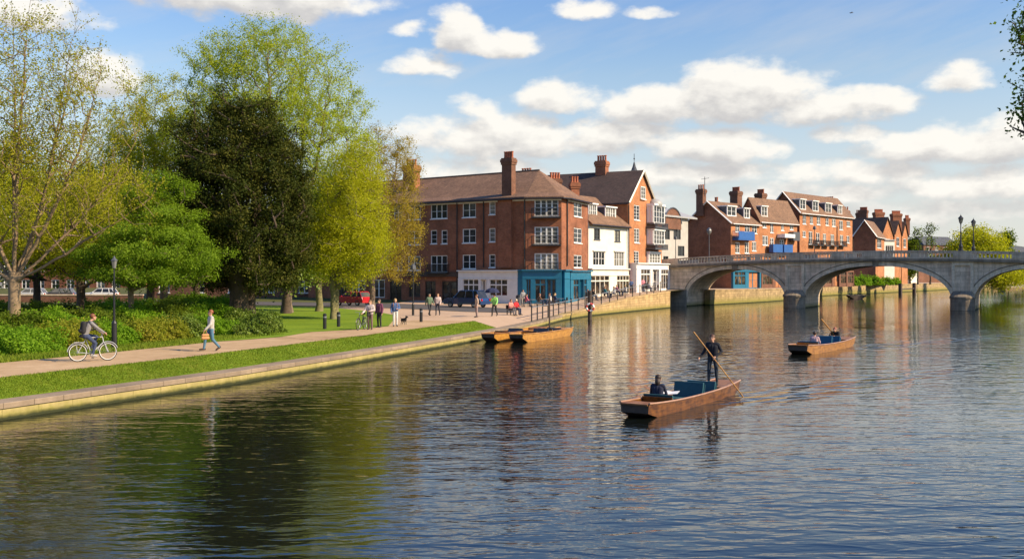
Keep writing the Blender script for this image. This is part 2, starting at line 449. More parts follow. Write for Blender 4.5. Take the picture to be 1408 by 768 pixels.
sc.view_settings.view_transform = 'Standard'; sc.view_settings.look = 'None'; sc.view_settings.gamma = 1.0
sc.view_settings.use_curve_mapping = False; sc.view_settings.exposure = 0.68
sc.render.engine = 'CYCLES'
sc.cycles.use_denoising = True
try: sc.cycles.denoiser = 'OPENIMAGEDENOISE'; sc.cycles.denoising_prefilter = 'ACCURATE'
except Exception: pass
sc.cycles.max_bounces = 6; sc.cycles.diffuse_bounces = 3; sc.cycles.glossy_bounces = 3; sc.cycles.transmission_bounces = 3; sc.cycles.transparent_max_bounces = 4
sc.cycles.caustics_reflective = False; sc.cycles.caustics_refractive = False
w.cycles.sampling_method = 'MANUAL'; w.cycles.sample_map_resolution = 512

# ------------------------------------------------------------------ river banks and ground
# left quay edge (x, y, z of the coping)
BANK = [(-39, -28, .5), (-26.8, 0.9, .5), (-14.8, 29.4, .5), (-10.55, 39.5, .5), (-3.7, 60.2, .5), (-.3, 71.5, .5), (2.0, 81.0, .5), (4.6, 93.5, .52), (8.4, 105.6, .85),
        (13.2, 116., 1.55), (20.3, 130.7, 2.15), (23.6, 137.0, 2.2), (33., 150., 2.1), (44.8, 168., 2.0), (65.7, 210., 2.0), (117., 280., 2.0), (227, 452, 2.0), (520, 800, 2.0), (2300, 2600, 3.0)]
def resample(P, step=6.0, until=400):
    P = [Vector(p) for p in P]; out = []
    for i in range(len(P) - 1):
        p0, p1, p2, p3 = P[max(i - 1, 0)], P[i], P[i + 1], P[min(i + 2, len(P) - 1)]
        L = (p2 - p1).length; n = max(1, min(10, int(L / step)))
        for k in range(n):
            s = k / n
            if L > 60: out.append(p1.lerp(p2, s)); continue
            out.append(.5 * ((2 * p1) + (p2 - p0) * s + (2 * p0 - 5 * p1 + 4 * p2 - p3) * s * s + (3 * p1 - p0 - 3 * p2 + p3) * s ** 3))
    out.append(P[-1]); return out
BK = resample(BANK)
def normals(L):
    N = []
    for i in range(len(L)):
        d = L[min(i + 1, len(L) - 1)] - L[max(i - 1, 0)]; d.z = 0; d.normalize()
        N.append(Vector((-d.y, d.x, 0)))
    return N
BN = normals(BK)
CW, VW, PW = .84, 2.45, 7.0    # coping, verge and path edges, metres from the water
def gz(off, zc):   # height of the land at a distance from the coping
    if off <= CW + .01: return zc
    base = max(zc, .95) if zc < 1.2 else zc
    return zc + (base - zc) * min(1., (off - CW - .01) / (VW - CW - .01))
def strip(name, offs, mat, dz=0., i0=0, i1=None, label=None, zf=gz):
    V = []; Fc = []
    pts = BK[i0:i1]; ns = BN[i0:i1]
    for p, n in zip(pts, ns):
        for o in offs: V.append((p.x + n.x * o, p.y + n.y * o, zf(o, p.z) + dz))
    k = len(offs)
    for i in range(len(pts) - 1):
        for j in range(k - 1): Fc.append((i * k + j, (i + 1) * k + j, (i + 1) * k + j + 1, i * k + j + 1))
    me = np_mesh(name, V, [f for f in Fc], mat)
    o = link(name, me); tag(o, kind='structure'); return o
def idx_near(y): return min(range(len(BK)), key=lambda i: abs(BK[i].y - y))
_P = np.array([[p.x, p.y, p.z] for p in BK]); _D = _P[1:, :2] - _P[:-1, :2]
def bank_off(x, y):
    """signed distance inland from the quay edge, and the coping height there"""
    q = np.array([x, y]); t = np.clip(((q - _P[:-1, :2]) * _D).sum(1) / (_D ** 2).sum(1), 0, 1); c = _P[:-1, :2] + _D * t[:, None]
    d = np.linalg.norm(q - c, axis=1); i = int(np.argmin(d)); v = q - c[i]; sg = 1. if _D[i][0] * v[1] - _D[i][1] * v[0] >= 0 else -1.
    return sg * d[i], _P[i, 2] + (_P[i + 1, 2] - _P[i, 2]) * t[i]
def on_ground(x, y):
    """height of the left bank's land at a place"""
    o, z = bank_off(x, y); return gz(max(o, 0), z)
def at_quay(px, inland):
    """place on the quay seen in a pixel column, so far inland of the edge"""
    Y = 76.
    while Y < 160:
        x = (px - CX) / F * Y; o, z = bank_off(x, Y)
        if o >= inland: return (x, Y, gz(o, z) + .012)
        Y += .1
G_EARTH = ground('park earth', [(.3, (.05, .055, .02)), (.5, (.09, .10, .03)), (.7, (.13, .11, .06))])
G_GRASS = ground('lawn turf', [(.26, (.13, .13, .03)), (.36, (.09, .15, .010)), (.48, (.14, .22, .012)), (.6, (.19, .26, .016)), (.72, (.27, .28, .04))], (.35, 4., 30.))
G_PATH = ground('sandy path gravel', [(.34, (.27, .18, .10)), (.46, (.41, .28, .155)), (.56, (.47, .33, .19)), (.66, (.56, .41, .25))], (.2, 1.6, 25.), bump=.15)
G_PAVE = ground('pale plaza paving', [(.25, (.36, .25, .165)), (.5, (.45, .32, .22)), (.75, (.51, .38, .27))], (.15, 1.2, 18.), bump=.1)
G_ROAD = ground('worn asphalt', [(.3, (.075, .07, .068)), (.7, (.13, .12, .115))], (.2, 2., 30.), bump=.1)
strip('ground', [.3, CW, CW + .01, VW, 7.5, 20, 60, 250, 900, 3200], G_EARTH, -.02)
iA, iB = idx_near(75), idx_near(137)
strip('grass_verge', [CW - .02, CW + .01, VW + .03], G_GRASS, .004, 0, iA + 1)
strip('path', [VW, 4.5, 6., PW], G_PATH, .008, 0, iA + 1)
strip('plaza', [PW, 10., 20., 30.], G_PAVE, .004, idx_near(60), iA + 1)
strip('plaza', [CW - .02, CW + .01, VW, 8., 14., 24.], G_PAVE, .004, iA, iB + 3)
strip('promenade', [.62, CW + .01, VW, 9.], G_PAVE, .004, iB + 2, len(BK) - 2)

def flat(name, px, mat, z, kind='structure'):
    """ground sheet given by photo pixels of its corners"""
    pts = [gp(x, y, z) for x, y in px]
    mb = MB(); mb.poly(*pts)
    o = mb.build(name, mat); tag(o, kind=kind); return o
flat('lawn', [(388, 462.5), (428, 456), (500, 452), (534, 448), (541, 440), (543, 433), (520, 428.5), (462, 423), (400, 420.5), (330, 420), (285, 424), (280, 470), (330, 467)], G_GRASS, .975)
flat('path', [(384, 462.5), (396, 452), (430, 445), (545, 444.5), (560, 452), (500, 461), (430, 467)], G_PATH, .967)
flat('road', [(140, 422.5), (330, 418.6), (470, 421.), (560, 424.), (640, 428), (705, 429.5), (712, 424.5), (640, 420.5), (560, 417.5), (470, 414.5), (330, 412), (140, 412)], G_ROAD, .982)

def wall_strip(name, label, i0, i1, mat, zlow=-1.2, cap=CW, capmat=None, caph=.16, cat='wall', over=.05):
    """quay wall from the river bed to the coping, with its coping as a part"""
    p0 = BK[i0]; t_ = thing(name, label, cat, (p0.x, p0.y, 0))
    pts = BK[i0:i1 + 1]; ns = BN[i0:i1 + 1]
    mb = MB(); V = []; 
    for p, n in zip(pts, ns):
        V += [(p.x, p.y, zlow), (p.x, p.y, p.z - caph), (p.x + n.x * cap, p.y + n.y * cap, p.z - caph), (p.x + n.x * cap, p.y + n.y * cap, zlow)]
    Fc = []
    for i in range(len(pts) - 1):
        for j in range(3): Fc.append((i * 4 + j, i * 4 + j + 1, i * 4 + 5 + j, i * 4 + 4 + j))
    Fc += [(0, 3, 2, 1), tuple(4 * (len(pts) - 1) + k for k in range(4))]
    mb.add(V, Fc); mb.build('wall_face', mat, t_)
    mb = MB(); V = []
    for p, n in zip(pts, ns):
        for (o, z) in ((-over, p.z - caph), (-over, p.z - .02), (-over + .02, p.z), (cap, p.z), (cap, p.z - caph)):
            V.append((p.x + n.x * o, p.y + n.y * o, z))
    Fc = []
    for i in range(len(pts) - 1):
        for j in range(5): Fc.append((i * 5 + j, i * 5 + (j + 1) % 5, i * 5 + 5 + (j + 1) % 5, i * 5 + 5 + j))
    Fc += [(4, 3, 2, 1, 0), tuple(5 * (len(pts) - 1) + k for k in range(5))]
    mb.add(V, Fc); mb.build('coping', capmat or mat, t_); return t_
S_QUAY = stone('pale quay stone', (.62, .48, .24), (1.3, .34), .22, True, .6, weed=.30)
S_COPE = stone('weathered coping stone', (.27, .205, .14), (1.1, .9), .3, False, .5)
S_RET = stone('yellow retaining stone', (.52, .36, .17), (.8, .3), .3, True, .6, weed=.45)
S_FAR = stone('far quay stone', (.42, .30, .15), (.9, .35), .35, True, .6, weed=.9)
iT = idx_near(93.5)
wall_strip('quay_wall', 'low pale stone quay wall along the grass verge beside the path', 0, iT, S_QUAY, capmat=S_COPE)
wall_strip('retaining_wall', 'yellowish stone retaining wall that rises towards the bridge below the cafes', iT, iB - 1, S_RET, capmat=S_RET, cap=CW)
wall_strip('embankment_wall', 'stone embankment wall beyond the bridge seen through its arches', iB + 1, len(BK) - 1, S_FAR, capmat=S_FAR, cap=CW)

# right bank (outside the frame, carries the overhanging tree and the far end of the bridge)
RB = [Vector(p) for p in ((-8, -60, .6), (2.2, 0, .6), (11.8, 15, .6), (22, 30, .6), (29, 41, .6), (45, 66, .8), (66.5, 108, 1.2), (80, 125, 1.2), (110, 160, 1.0), (165, 215, .9), (300, 330, .9), (700, 640, 1.), (2600, 2300, 2.))]
RN = [-n for n in normals(RB)]
V = []; Fc = []; offs = [0, 3, 10, 60, 400, 3000]
for p, n in zip(RB, RN):
    V.append((p.x, p.y, -1.2))
    for o in offs: V.append((p.x + n.x * o, p.y + n.y * o, p.z + min(o, 10) * .06))
k = len(offs) + 1
for i in range(len(RB) - 1):
    for j in range(k - 1): Fc.append((i * k + j, i * k + j + 1, (i + 1) * k + j + 1, (i + 1) * k + j))
tag(link('riverbank', np_mesh('riverbank', V, Fc, G_GRASS)), kind='structure')

# ------------------------------------------------------------------ water
def mk_water():
    m, t, bs = newmat('river water')
    pos = t.node('ShaderNodeNewGeometry').outputs['Position']
    bs.inputs['Base Color'].default_value = (.005, .007, .006, 1)
    bs.inputs['Roughness'].default_value = .03; bs.inputs['IOR'].default_value = 1.5; bs.inputs['Specular IOR Level'].default_value = .5
    # ripples blown across the river: short crested, longer across the view than along it
    mp = t.node('ShaderNodeMapping'); mp.inputs['Rotation'].default_value = (0, 0, R(-8)); mp.inputs['Scale'].default_value = (.42, 1., 1.)
    t.link(pos, mp.inputs['Vector']); v = mp.outputs[0]
    a = t.noise(v, .8, 1.5, .45, .3); b = t.noise(v, 2.6, 2, .5, .5); c = t.noise(v, 5.5, 2, .5, .3)
    patch = t.mapr(t.noise(pos, .06, 3, .55), .34, .68, .35, 1.45)
    patch2 = t.mapr(t.noise(pos, .14, 3, .55), .36, .66, .3, 1.5)
    h = t.math('ADD', t.math('MULTIPLY', a, .034), t.math('ADD', t.math('MULTIPLY', t.math('MULTIPLY', b, .026), patch), t.math('MULTIPLY', t.math('MULTIPLY', c, .0085), patch2)))
    # wakes: crests spreading behind the two moving punts
    sx = t.node('ShaderNodeSeparateXYZ'); t.link(pos, sx.inputs[0])
    for (sx0, sy0, ang, k, amp) in ((7.7, 36.5, 58.2, 6.0, .022), (20., 60.9, 55.4, 4.5, .03)):
        ca, sa = math.cos(R(ang)), math.sin(R(ang))          # backwards along the punt's track
        dx = t.math('SUBTRACT', sx.outputs[0], sx0 - 5 * ca); dy = t.math('SUBTRACT', sx.outputs[1], sy0 - 5 * sa)
        s_ = t.math('ADD', t.math('MULTIPLY', dx, ca), t.math('MULTIPLY', dy, sa)); l_ = t.math('ABSOLUTE', t.math('SUBTRACT', t.math('MULTIPLY', dy, ca), t.math('MULTIPLY', dx, sa)))
        q = t.math('SUBTRACT', l_, t.math('ADD', t.math('MULTIPLY', s_, .27), .35))
        win = t.math('MULTIPLY', t.math('POWER', 2.718, t.math('MULTIPLY', t.math('MULTIPLY', q, q), -.5)), t.math('MULTIPLY', t.mapr(s_, 0., 2.5), t.mapr(s_, 10., 30., 1., 0.)))
        wv = t.math('MULTIPLY', t.math('SINE', t.math('ADD', t.math('MULTIPLY', q, k), t.math('MULTIPLY', a, 16.))), t.math('MULTIPLY', win, amp))
        h = t.math('ADD', h, wv)
    bp = t.node('ShaderNodeBump'); bp.inputs['Strength'].default_value = 1.; bp.inputs['Distance'].default_value = 1.
    t.link(h, bp.inputs['Height']); t.link(bp.outputs[0], bs.inputs['Normal'])
    return m
WATER = mk_water()
mb = MB(); mb.poly((-400, -120, 0), (2600, -120, 0), (2600, 2600, 0), (-400, 2600, 0))
tag(mb.build('water', WATER), kind='structure')
# far hills
def hill(name, y0, pts, depth, mat):
    V = []; n = len(pts)
    for (x, z) in pts: V += [(x, y0, 0), (x, y0 + depth * .35, z), (x, y0 + depth, z * .7)]
    Fc = []
    for i in range(n - 1):
        for j in range(2): Fc.append((i * 3 + j, i * 3 + 3 + j, i * 3 + 4 + j, i * 3 + 1 + j))
    tag(link(name, np_mesh(name, V, Fc, mat, smooth=True)), kind='structure')
G_HILL = ground('wooded far hill', [(.3, (.045, .06, .035)), (.6, (.08, .095, .05)), (.8, (.14, .13, .09))], (.006, .03, .2))
rr = random.Random(4)
hill('hills', 1250, [(-1400 + 70 * i, 26 + 14 * math.sin(i * .5) + rr.uniform(-4, 5) + (14 if i > 26 else 0)) for i in range(52)], 600, G_HILL)
# ------------------------------------------------------------------ facades
class Fac:
    """a vertical wall plane from p0 to p1 (left to right seen from outside)"""
    def __init__(s, p0, p1):
        s.p0 = Vector((p0[0], p0[1], 0)); d = Vector((p1[0] - p0[0], p1[1] - p0[1], 0)); s.w = d.length; s.U = d.normalized()
        s.N = Vector((s.U.y, -s.U.x, 0))
    def P(s, u, z, n=0.): 
        q = s.p0 + s.U * u + s.N * n; return (q.x, q.y, z)
    def at(s, px, py):
        k = (px - CX) / F
        u = (k * s.p0.y - s.p0.x) / (s.U.x - k * s.U.y); Y = s.p0.y + u * s.U.y
        return u, CAMZ - (py - HY) / F * Y
    def rect(s, x0, y0, x1, y1):
        xc = (x0 + x1) / 2
        return (s.at(x0, y0)[0], s.at(x1, y0)[0], s.at(xc, y1)[1], s.at(xc, y0)[1])
    def box(s, mb, u0, u1, z0, z1, n0, n1):
        return mb.hexa([s.P(u0, z0, n1), s.P(u1, z0, n1), s.P(u1, z0, n0), s.P(u0, z0, n0), s.P(u0, z1, n1), s.P(u1, z1, n1), s.P(u1, z1, n0), s.P(u0, z1, n0)])
    def wall(s, mb, z0, z1, holes=(), u0=0., u1=None, depth=.22):
        u1 = s.w if u1 is None else u1
        hs = [(max(a, u0 + .02), min(b, u1 - .02), max(c, z0), min(d, z1 - .02)) for a, b, c, d in holes if b > u0 and a < u1]
        us = sorted({u0, u1} | {x for h in hs for x in h[:2]}); zs = sorted({z0, z1} | {x for h in hs for x in h[2:]})
        for i in range(len(us) - 1):
            for j in range(len(zs) - 1):
                uc, zc = (us[i] + us[i + 1]) / 2, (zs[j] + zs[j + 1]) / 2
                if any(h[0] < uc < h[1] and h[2] < zc < h[3] for h in hs): continue
                mb.poly(s.P(us[i], zs[j]), s.P(us[i + 1], zs[j]), s.P(us[i + 1], zs[j + 1]), s.P(us[i], zs[j + 1]))
        for a, b, c, d in hs:
            mb.poly(s.P(a, c), s.P(a, d), s.P(a, d, -depth), s.P(a, c, -depth))
            mb.poly(s.P(b, c), s.P(b, c, -depth), s.P(b, d, -depth), s.P(b, d))
            mb.poly(s.P(a, d), s.P(b, d), s.P(b, d, -depth), s.P(a, d, -depth))
            mb.poly(s.P(a, c), s.P(a, c, -depth), s.P(b, c, -depth), s.P(b, c))
    def window(s, parent, r, cols=2, rows=2, fr=.085, bar=.05, thin=.035, glass=None, frame=None, n=0., sill=True, name='window', lights=1):
        """frame + glazing bars (one mesh), its panes and its sill; lights = casements of cols/lights columns each"""
        a, b, c, d = r; glass = glass or M['glass']; frame = frame or M['white_paint']
        f0, f1 = n - .15, n - .05
        mb = MB()
        s.box(mb, a, a + fr, c, d, f0, f1); s.box(mb, b - fr, b, c, d, f0, f1)
        s.box(mb, a + fr, b - fr, d - fr, d, f0, f1); s.box(mb, a + fr, b - fr, c, c + fr, f0, f1)
        for i in range(1, cols):
            u = a + fr + (b - a - 2 * fr) * i / cols
            wd = bar if (lights > 1 and i % max(1, cols // lights) == 0) or lights == cols else thin
            s.box(mb, u - wd / 2 * 1.6, u + wd / 2 * 1.6, c + fr, d - fr, f0 + .012, f1 - .012)
        for j in range(1, rows):
            z = c + fr + (d - c - 2 * fr) * j / rows
            s.box(mb, a + fr, b - fr, z - thin / 2, z + thin / 2, f0 + .03, f1 - .03)
        w_ = mb.build(name, frame, parent)
        mb = MB(); mb.poly(s.P(a + .02, c + .02, n - .125), s.P(b - .02, c + .02, n - .125), s.P(b - .02, d - .02, n - .125), s.P(a + .02, d - .02, n - .125))
        mb.build('pane', glass, w_)
        if sill:
            mb = MB(); s.box(mb, a - .07, b + .07, c - .09, c, n - .02, n + .09); mb.build('sill', frame, w_)
        return w_
    def balcony(s, parent, u0, u1, z, out=.7, h=1.0, mat=None):
        mat = mat or M['black_metal']
        mb = MB(); s.box(mb, u0, u1, z - .16, z, .01, out)
        b_ = mb.build('balcony', mat, parent)
        mb = MB(); 
        s.box(mb, u0, u1, z + h - .05, z + h, out - .06, out); s.box(mb, u0, u0 + .05, z + h - .05, z + h, .01, out - .06); s.box(mb, u1 - .05, u1, z + h - .05, z + h, .01, out - .06)
        s.box(mb, u0, u1, z + .06, z + .1, out - .05, out - .01)
        k = int((u1 - u0) / .11)
        for i in range(k + 1):
            u = u0 + .02 + (u1 - u0 - .04) * i / k; s.box(mb, u - .012, u + .012, z, z + h - .05, out - .045, out - .02)
        for i in range(1, int(out / .11)):
            for uu in (u0 + .015, u1 - .03): s.box(mb, uu, uu + .022, z, z + h - .05, i * .11, i * .11 + .022)
        mb.build('railing', mat, b_); return b_
    def shopfront(s, parent, u0, u1, z0, z1, mat, bays, out=.45, fascia=.75, rise=.7, glass=None, corn=.22, cols=3, name='shopfront'):
        """pilasters, fascia with cornice, stall risers and glazed bays [(u0,u1,kind)]"""
        mb = MB(); zt = z1 - fascia
        s.box(mb, u0, u1, zt, z1 - .14, .003, out)                                  # fascia
        s.box(mb, u0 - .08, u1 + .08, z1 - .14, z1, .003, out + corn)               # cornice
        s.box(mb, u0 - .04, u1 + .04, zt - .07, zt, .003, out + .07)
        cur = u0
        for (a, b, kd) in bays + [(u1, u1, None)]:
            if a - cur > .02: s.box(mb, cur, a, z0 - .05, zt - .07, .003, out + (.05 if a - cur < .9 else 0))
            cur = b
        o = mb.build(name, mat, parent)
        for (a, b, kd) in bays:
            if kd == 'door':
                s.window(o, (a, b, z0, zt - .07), 2, 2, .13, .12, glass=glass or M['shopglass'], frame=mat, n=out - .25, sill=False, name='door', lights=2)
            else:
                mb = MB(); s.box(mb, a, b, z0 - .05, z0 + rise, .003, out - .02); mb.build('stall_riser', mat, o)
                zz = zt - .07 - (.62 if kd == 'transom' else 0)
                s.window(o, (a, b, z0 + rise, zz), cols, 1, .07, .06, glass=glass or M['shopglass'], frame=mat, n=out + .02, sill=False, lights=cols)
                if kd == 'transom': s.window(o, (a, b, zz + .003, zt - .07), cols, 1, .07, .06, glass=glass or M['shopglass'], frame=mat, n=out + .02, sill=False, name='transom_light', lights=cols)
        return o
def chimney(parent, c, w, d, z0, z1, U, npots=4, mat=None, potm=None):
    """stack on axes U / perpendicular, with corbelled head and its row of pots"""
    mat = mat or M['brick_dark']; U = Vector((U[0], U[1], 0)).normalized(); W = Vector((-U.y, U.x, 0)); c = Vector((c[0], c[1], 0))
    def bx(mb, hw, hd, a, b):
        q = [c - U * hw - W * hd, c + U * hw - W * hd, c + U * hw + W * hd, c - U * hw + W * hd]
        mb.hexa([(p.x, p.y, a) for p in q] + [(p.x, p.y, b) for p in q])
    mb = MB(); H = z1 - z0
    bx(mb, w / 2, d / 2, z0, z1 - .75); bx(mb, w / 2 + .08, d / 2 + .08, z1 - .75, z1 - .5); bx(mb, w / 2 + .14, d / 2 + .14, z1 - .5, z1 - .16); bx(mb, w / 2 + .06, d / 2 + .06, z1 - .16, z1)
    o = mb.build('chimney', mat, parent)
    for i in range(npots):
        p = c + U * ((i + .5) / npots - .5) * w * .95
        MB().lathe([(.15, 0), (.17, .06), (.14, .12), (.13, .62), (.17, .66), (.17, .74), (.11, .76)], (p.x, p.y, z1), 8).build('chimney_pot', potm or M['pot'], o, smooth=False)
    return o
def dormer(parent, fac, u0, u1, z0, z1, depth=2.2, n=-.3, roofm=None, cols=2, rows=2, side=None, flat=True):
    """box dormer on a roof slope above a facade, its cheeks, flat lid and window"""
    side = side or M['dark_grey']
    mb = MB(); fac.box(mb, u0, u1, z0, z1, n - depth, n - .16)
    o = mb.build('dormer', side, parent)
    mb = MB(); fac.box(mb, u0 - .12, u1 + .12, z1 + .002, z1 + .16, n - depth, n + .15); mb.build('dormer_roof', M['white_paint'], o)
    
    for ua_, ub2 in ((u0 + .002, u0 + .12), (u1 - .12, u1 - .002)): mb = MB(); fac.box(mb, ua_, ub2, z0, z1, n - .158, n); mb.build('dormer_post', M['white_paint'], o)
    fac.window(o, (u0 + .12, u1 - .12, z0 + .05, z1 - .003), cols, rows, .08, .07, n=n, sill=True, lights=cols)
    return o
def dormer_on(parent, fac, ez, sl, x0, x1, yt, yb, cols=2, rows=2, depth=2.8):
    """dormer whose front stands where its foot meets the slope (ez = eaves height, sl = rise per metre inwards)"""
    n = 1.0
    for _ in range(6):
        f2 = Fac(Vector(fac.P(0, 0, -n)), Vector(fac.P(fac.w, 0, -n)))
        zb = f2.at((x0 + x1) / 2, yb)[1]; n = n * .4 + .6 * max(.15, (zb - ez) / sl - .02)
    f2 = Fac(Vector(fac.P(0, 0, -n)), Vector(fac.P(fac.w, 0, -n)))
    r = f2.rect(x0, yt, x1, yb)
    return dormer(parent, f2, r[0], r[1], r[2] - .05, r[3], depth, 0., cols=cols, rows=rows)
def roof_mesh(parent, faces, mat, name='roof', thick=.22):
    """closed roof skin: each face (points ccw from above) given a thickness downwards"""
    mb = MB()
    for f in faces:
        k = len(f); dn = [(p[0], p[1], p[2] - thick) for p in f]
        mb.add(list(f) + dn, [list(range(k)), list(range(2 * k - 1, k - 1, -1))] + [(i, k + i, k + (i + 1) % k, (i + 1) % k) for i in range(k)])
    return mb.build(name, mat, parent)
def gutter(parent, pts, mat=None, r=.09, name='gutter'):
    MB().tube(pts, r, 6).build(name, mat or M['black_metal'], parent)
def pipe(parent, fac, u, z0, z1, n=.09, r=.07, mat=None):
    MB().tube([fac.P(u, z0, n), fac.P(u, z1, n)], r, 6).build('drainpipe', mat or M['black_metal'], parent)
def lerp3(a, b, t): return tuple(a[i] + (b[i] - a[i]) * t for i in range(3))

# ================================================================== corner apartment building
b1 = thing('apartment_building', 'long four storey red brick corner building with hipped brown roof and shops below', 'building', (1.5, 111.5, 1.0))
d = Vector((-.832, .555, 0)); K1 = Vector((1.5, 111.5, 0)); A0 = K1 + d * 33
K2, K3, K4 = Vector((5.4, 111.0, 0)), Vector((6.05, 111.75, 0)), Vector((8.84, 119.0, 0))
FL, FC, FX, FR = Fac(A0, K1), Fac(K1, K2), Fac(K2, K3), Fac(K3, K4)
EZ = 12.75; GZ1 = 0.6
wl3 = [FL.rect(592.3, 280.3, 615, 300.6), FL.rect(592.3, 351, 615, 374)]
wl2 = [FL.rect(636, 278.9, 654.2, 298.8), FL.rect(636, 314.5, 654.2, 333.9), FL.rect(636, 350, 654.2, 369.5)]
wl1 = [FL.rect(672.6, 277, 681, 295), FL.rect(672.6, 313.6, 681, 332.4), FL.rect(672.6, 349.6, 681, 367.6)]
wln = [FL.rect(592.3, 316.3, 600.8, 335), FL.rect(607, 316.3, 615, 335)]
wlb = [FL.rect(x0, y0, x1, y1) for (x0, x1) in ((561, 578), (541.7, 553), (519, 533), (496, 509), (472, 484)) for (y0, y1) in ((282.5, 302), (317.5, 336.5), (352, 371.5))]
gz_dark = [FL.rect(584.5, 386, 599, 412), FL.rect(607.5, 386, 630, 414), FL.rect(562, 387, 578, 408), FL.rect(536, 384, 552, 419), FL.rect(512, 384, 529, 409), FL.rect(484, 385, 502, 409), FL.rect(462, 386, 477, 409)]
mb = MB(); FL.wall(mb, GZ1, EZ, wl3 + wl2 + wl1 + wln + wlb + gz_dark)
cw = [FC.rect(735, 273.3, 767.8, 297), FC.rect(735, 311.7, 767.8, 335.1), FC.rect(735, 348, 767.8, 370.8)]
FC.wall(mb, GZ1, EZ, cw); FX.wall(mb, GZ1, EZ)
rw = [FR.rect(789, 278, 800, 298), FR.rect(789, 313.6, 800, 334), FR.rect(789, 350.5, 800, 368)]
FR.wall(mb, GZ1, EZ, rw)
inn = Vector((.555, .832, 0)); Bk0 = A0 + inn * 11.5; Bk1 = K1 + inn * 11.5
Fac(K4, Bk1).wall(mb, GZ1, EZ); Fac(Bk1, Bk0).wall(mb, GZ1, EZ); Fac(Bk0, A0).wall(mb, GZ1, EZ)
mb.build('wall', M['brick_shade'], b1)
# chimney breast and a second shallow pier on the long front, string courses
mb = MB(); ub0, ub1 = FL.at(686.5, 300)[0], FL.at(705, 300)[0]
FL.box(mb, ub0, ub1, 5.0, EZ - .05, .003, .32); ua0, ua1 = FL.at(621, 300)[0], FL.at(627, 300)[0]
mb.build('chimney_breast', M['brick_shade'], b1)
mb = MB(); FL.box(mb, 0, FL.w - .01, EZ - .42, EZ - .25, .002, .09); FC.box(mb, .02, FC.w - .02, EZ - .42, EZ - .25, .002, .09); FR.box(mb, .02, FR.w - .02, EZ - .42, EZ - .25, .002, .09)
mb.build('cornice', M['white_paint'], b1)
for r in wl3: FL.window(b1, r, 3, 2, lights=3)
for r in wl2: FL.window(b1, r, 2, 2, lights=2)
for r in wl1 + wln: FL.window(b1, r, 1, 3)
for r in wlb: FL.window(b1, r, 2, 2, lights=2)
for r in cw: FC.window(b1, r, 4, 4, fr=.1, bar=.1, lights=4)
for r in rw: FR.window(b1, r, 2, 3, lights=2, bar=.07)
for r in (wl3[1],): FL.balcony(b1, r[0] - .35, r[1] + .35, r[2] - .05, .6, .95)
for r in cw[:2]: FC.balcony(b1, r[0] - .3, r[1] + .3, r[2] - .08, .62, .95)
FC.balcony(b1, cw[2][0] - .3, cw[2][1] + .3, cw[2][2] + .02, .5, .8)
for fc, px in ((FL, 665.5), (FL, 723), (FL, 629)): pipe(b1, fc, min(fc.at(px, 300)[0], fc.w - .1), 5.1 if px > 630 else 1, EZ - .3)
pipe(b1, FX, FX.w - .05, 5.2, EZ - .3)
# roof: eaves polygon, ridge back from the long front, pyramid at the corner
ov = .55
def offp(p, n, k): return Vector((p.x + n.x * k, p.y + n.y * k, EZ))
e0 = offp(A0, FL.N, ov); e1 = offp(K1, (FL.N + FC.N).normalized(), ov * 1.03); e2 = offp(K2, (FC.N + FX.N).normalized(), ov * 1.03)
e3 = offp(K3, (FX.N + FR.N).normalized(), ov * 1.03); e4 = offp(K4, FR.N, ov); e5 = offp(Bk1, inn, ov); e6 = offp(Bk0, inn, ov)
R1 = Vector((3.15, 117.2, 16.25)); R0 = A0 + inn * 5.6; R0 = Vector((R0.x, R0.y, 16.05))
def fl(a, b, t, dz=-.25):   # sprocketed eaves: a kink near the foot of the slope
    p = a.lerp(b, t); return Vector((p.x, p.y, p.z + dz))
k0, k1, k2, k3, k4 = (fl(e0, R0, .22), fl(e1, R1, .22), fl(e2, R1, .22), fl(e3, R1, .22), fl(e4, R1, .2))
rf = roof_mesh(b1, [(e0, e1, k1, k0), (k0, k1, R1, R0), (e1, e2, k2, k1), (k1, k2, R1), (e2, e3, k3, k2), (k2, k3, R1), (e3, e4, k4, k3), (k3, k4, R1), (e4, e5, R1, k4), (e5, e6, R0, R1), (e6, e0, k0, R0)], M['roof'])
MB().tube([R0, R1], .13, 6).build('ridge_tiles', M['roof_dark'], b1)
gutter(b1, [e0 + Vector((0, 0, -.2)), e1 + Vector((0, 0, -.2)), e2 + Vector((0, 0, -.2)), e3 + Vector((0, 0, -.2)), e4 + Vector((0, 0, -.2))])
c1 = FL.P((ub0 + ub1) / 2, 0, -.55); chimney(b1, c1, 1.3, .85, 12.3, 17.2, FL.U, 4, M['brick_dark'])
c2 = FL.P(FL.at(541, 260)[0], 0, -3.4); chimney(b1, c2, 1.7, 1.2, 14, 17.6, FL.U, 4, M['brick_shade'])
q = dp(763, 250, 119.5); chimney(b1, q, 1.3, .9, 13, q[2] + .35, (1, .2), 4, M['brick_dark'])
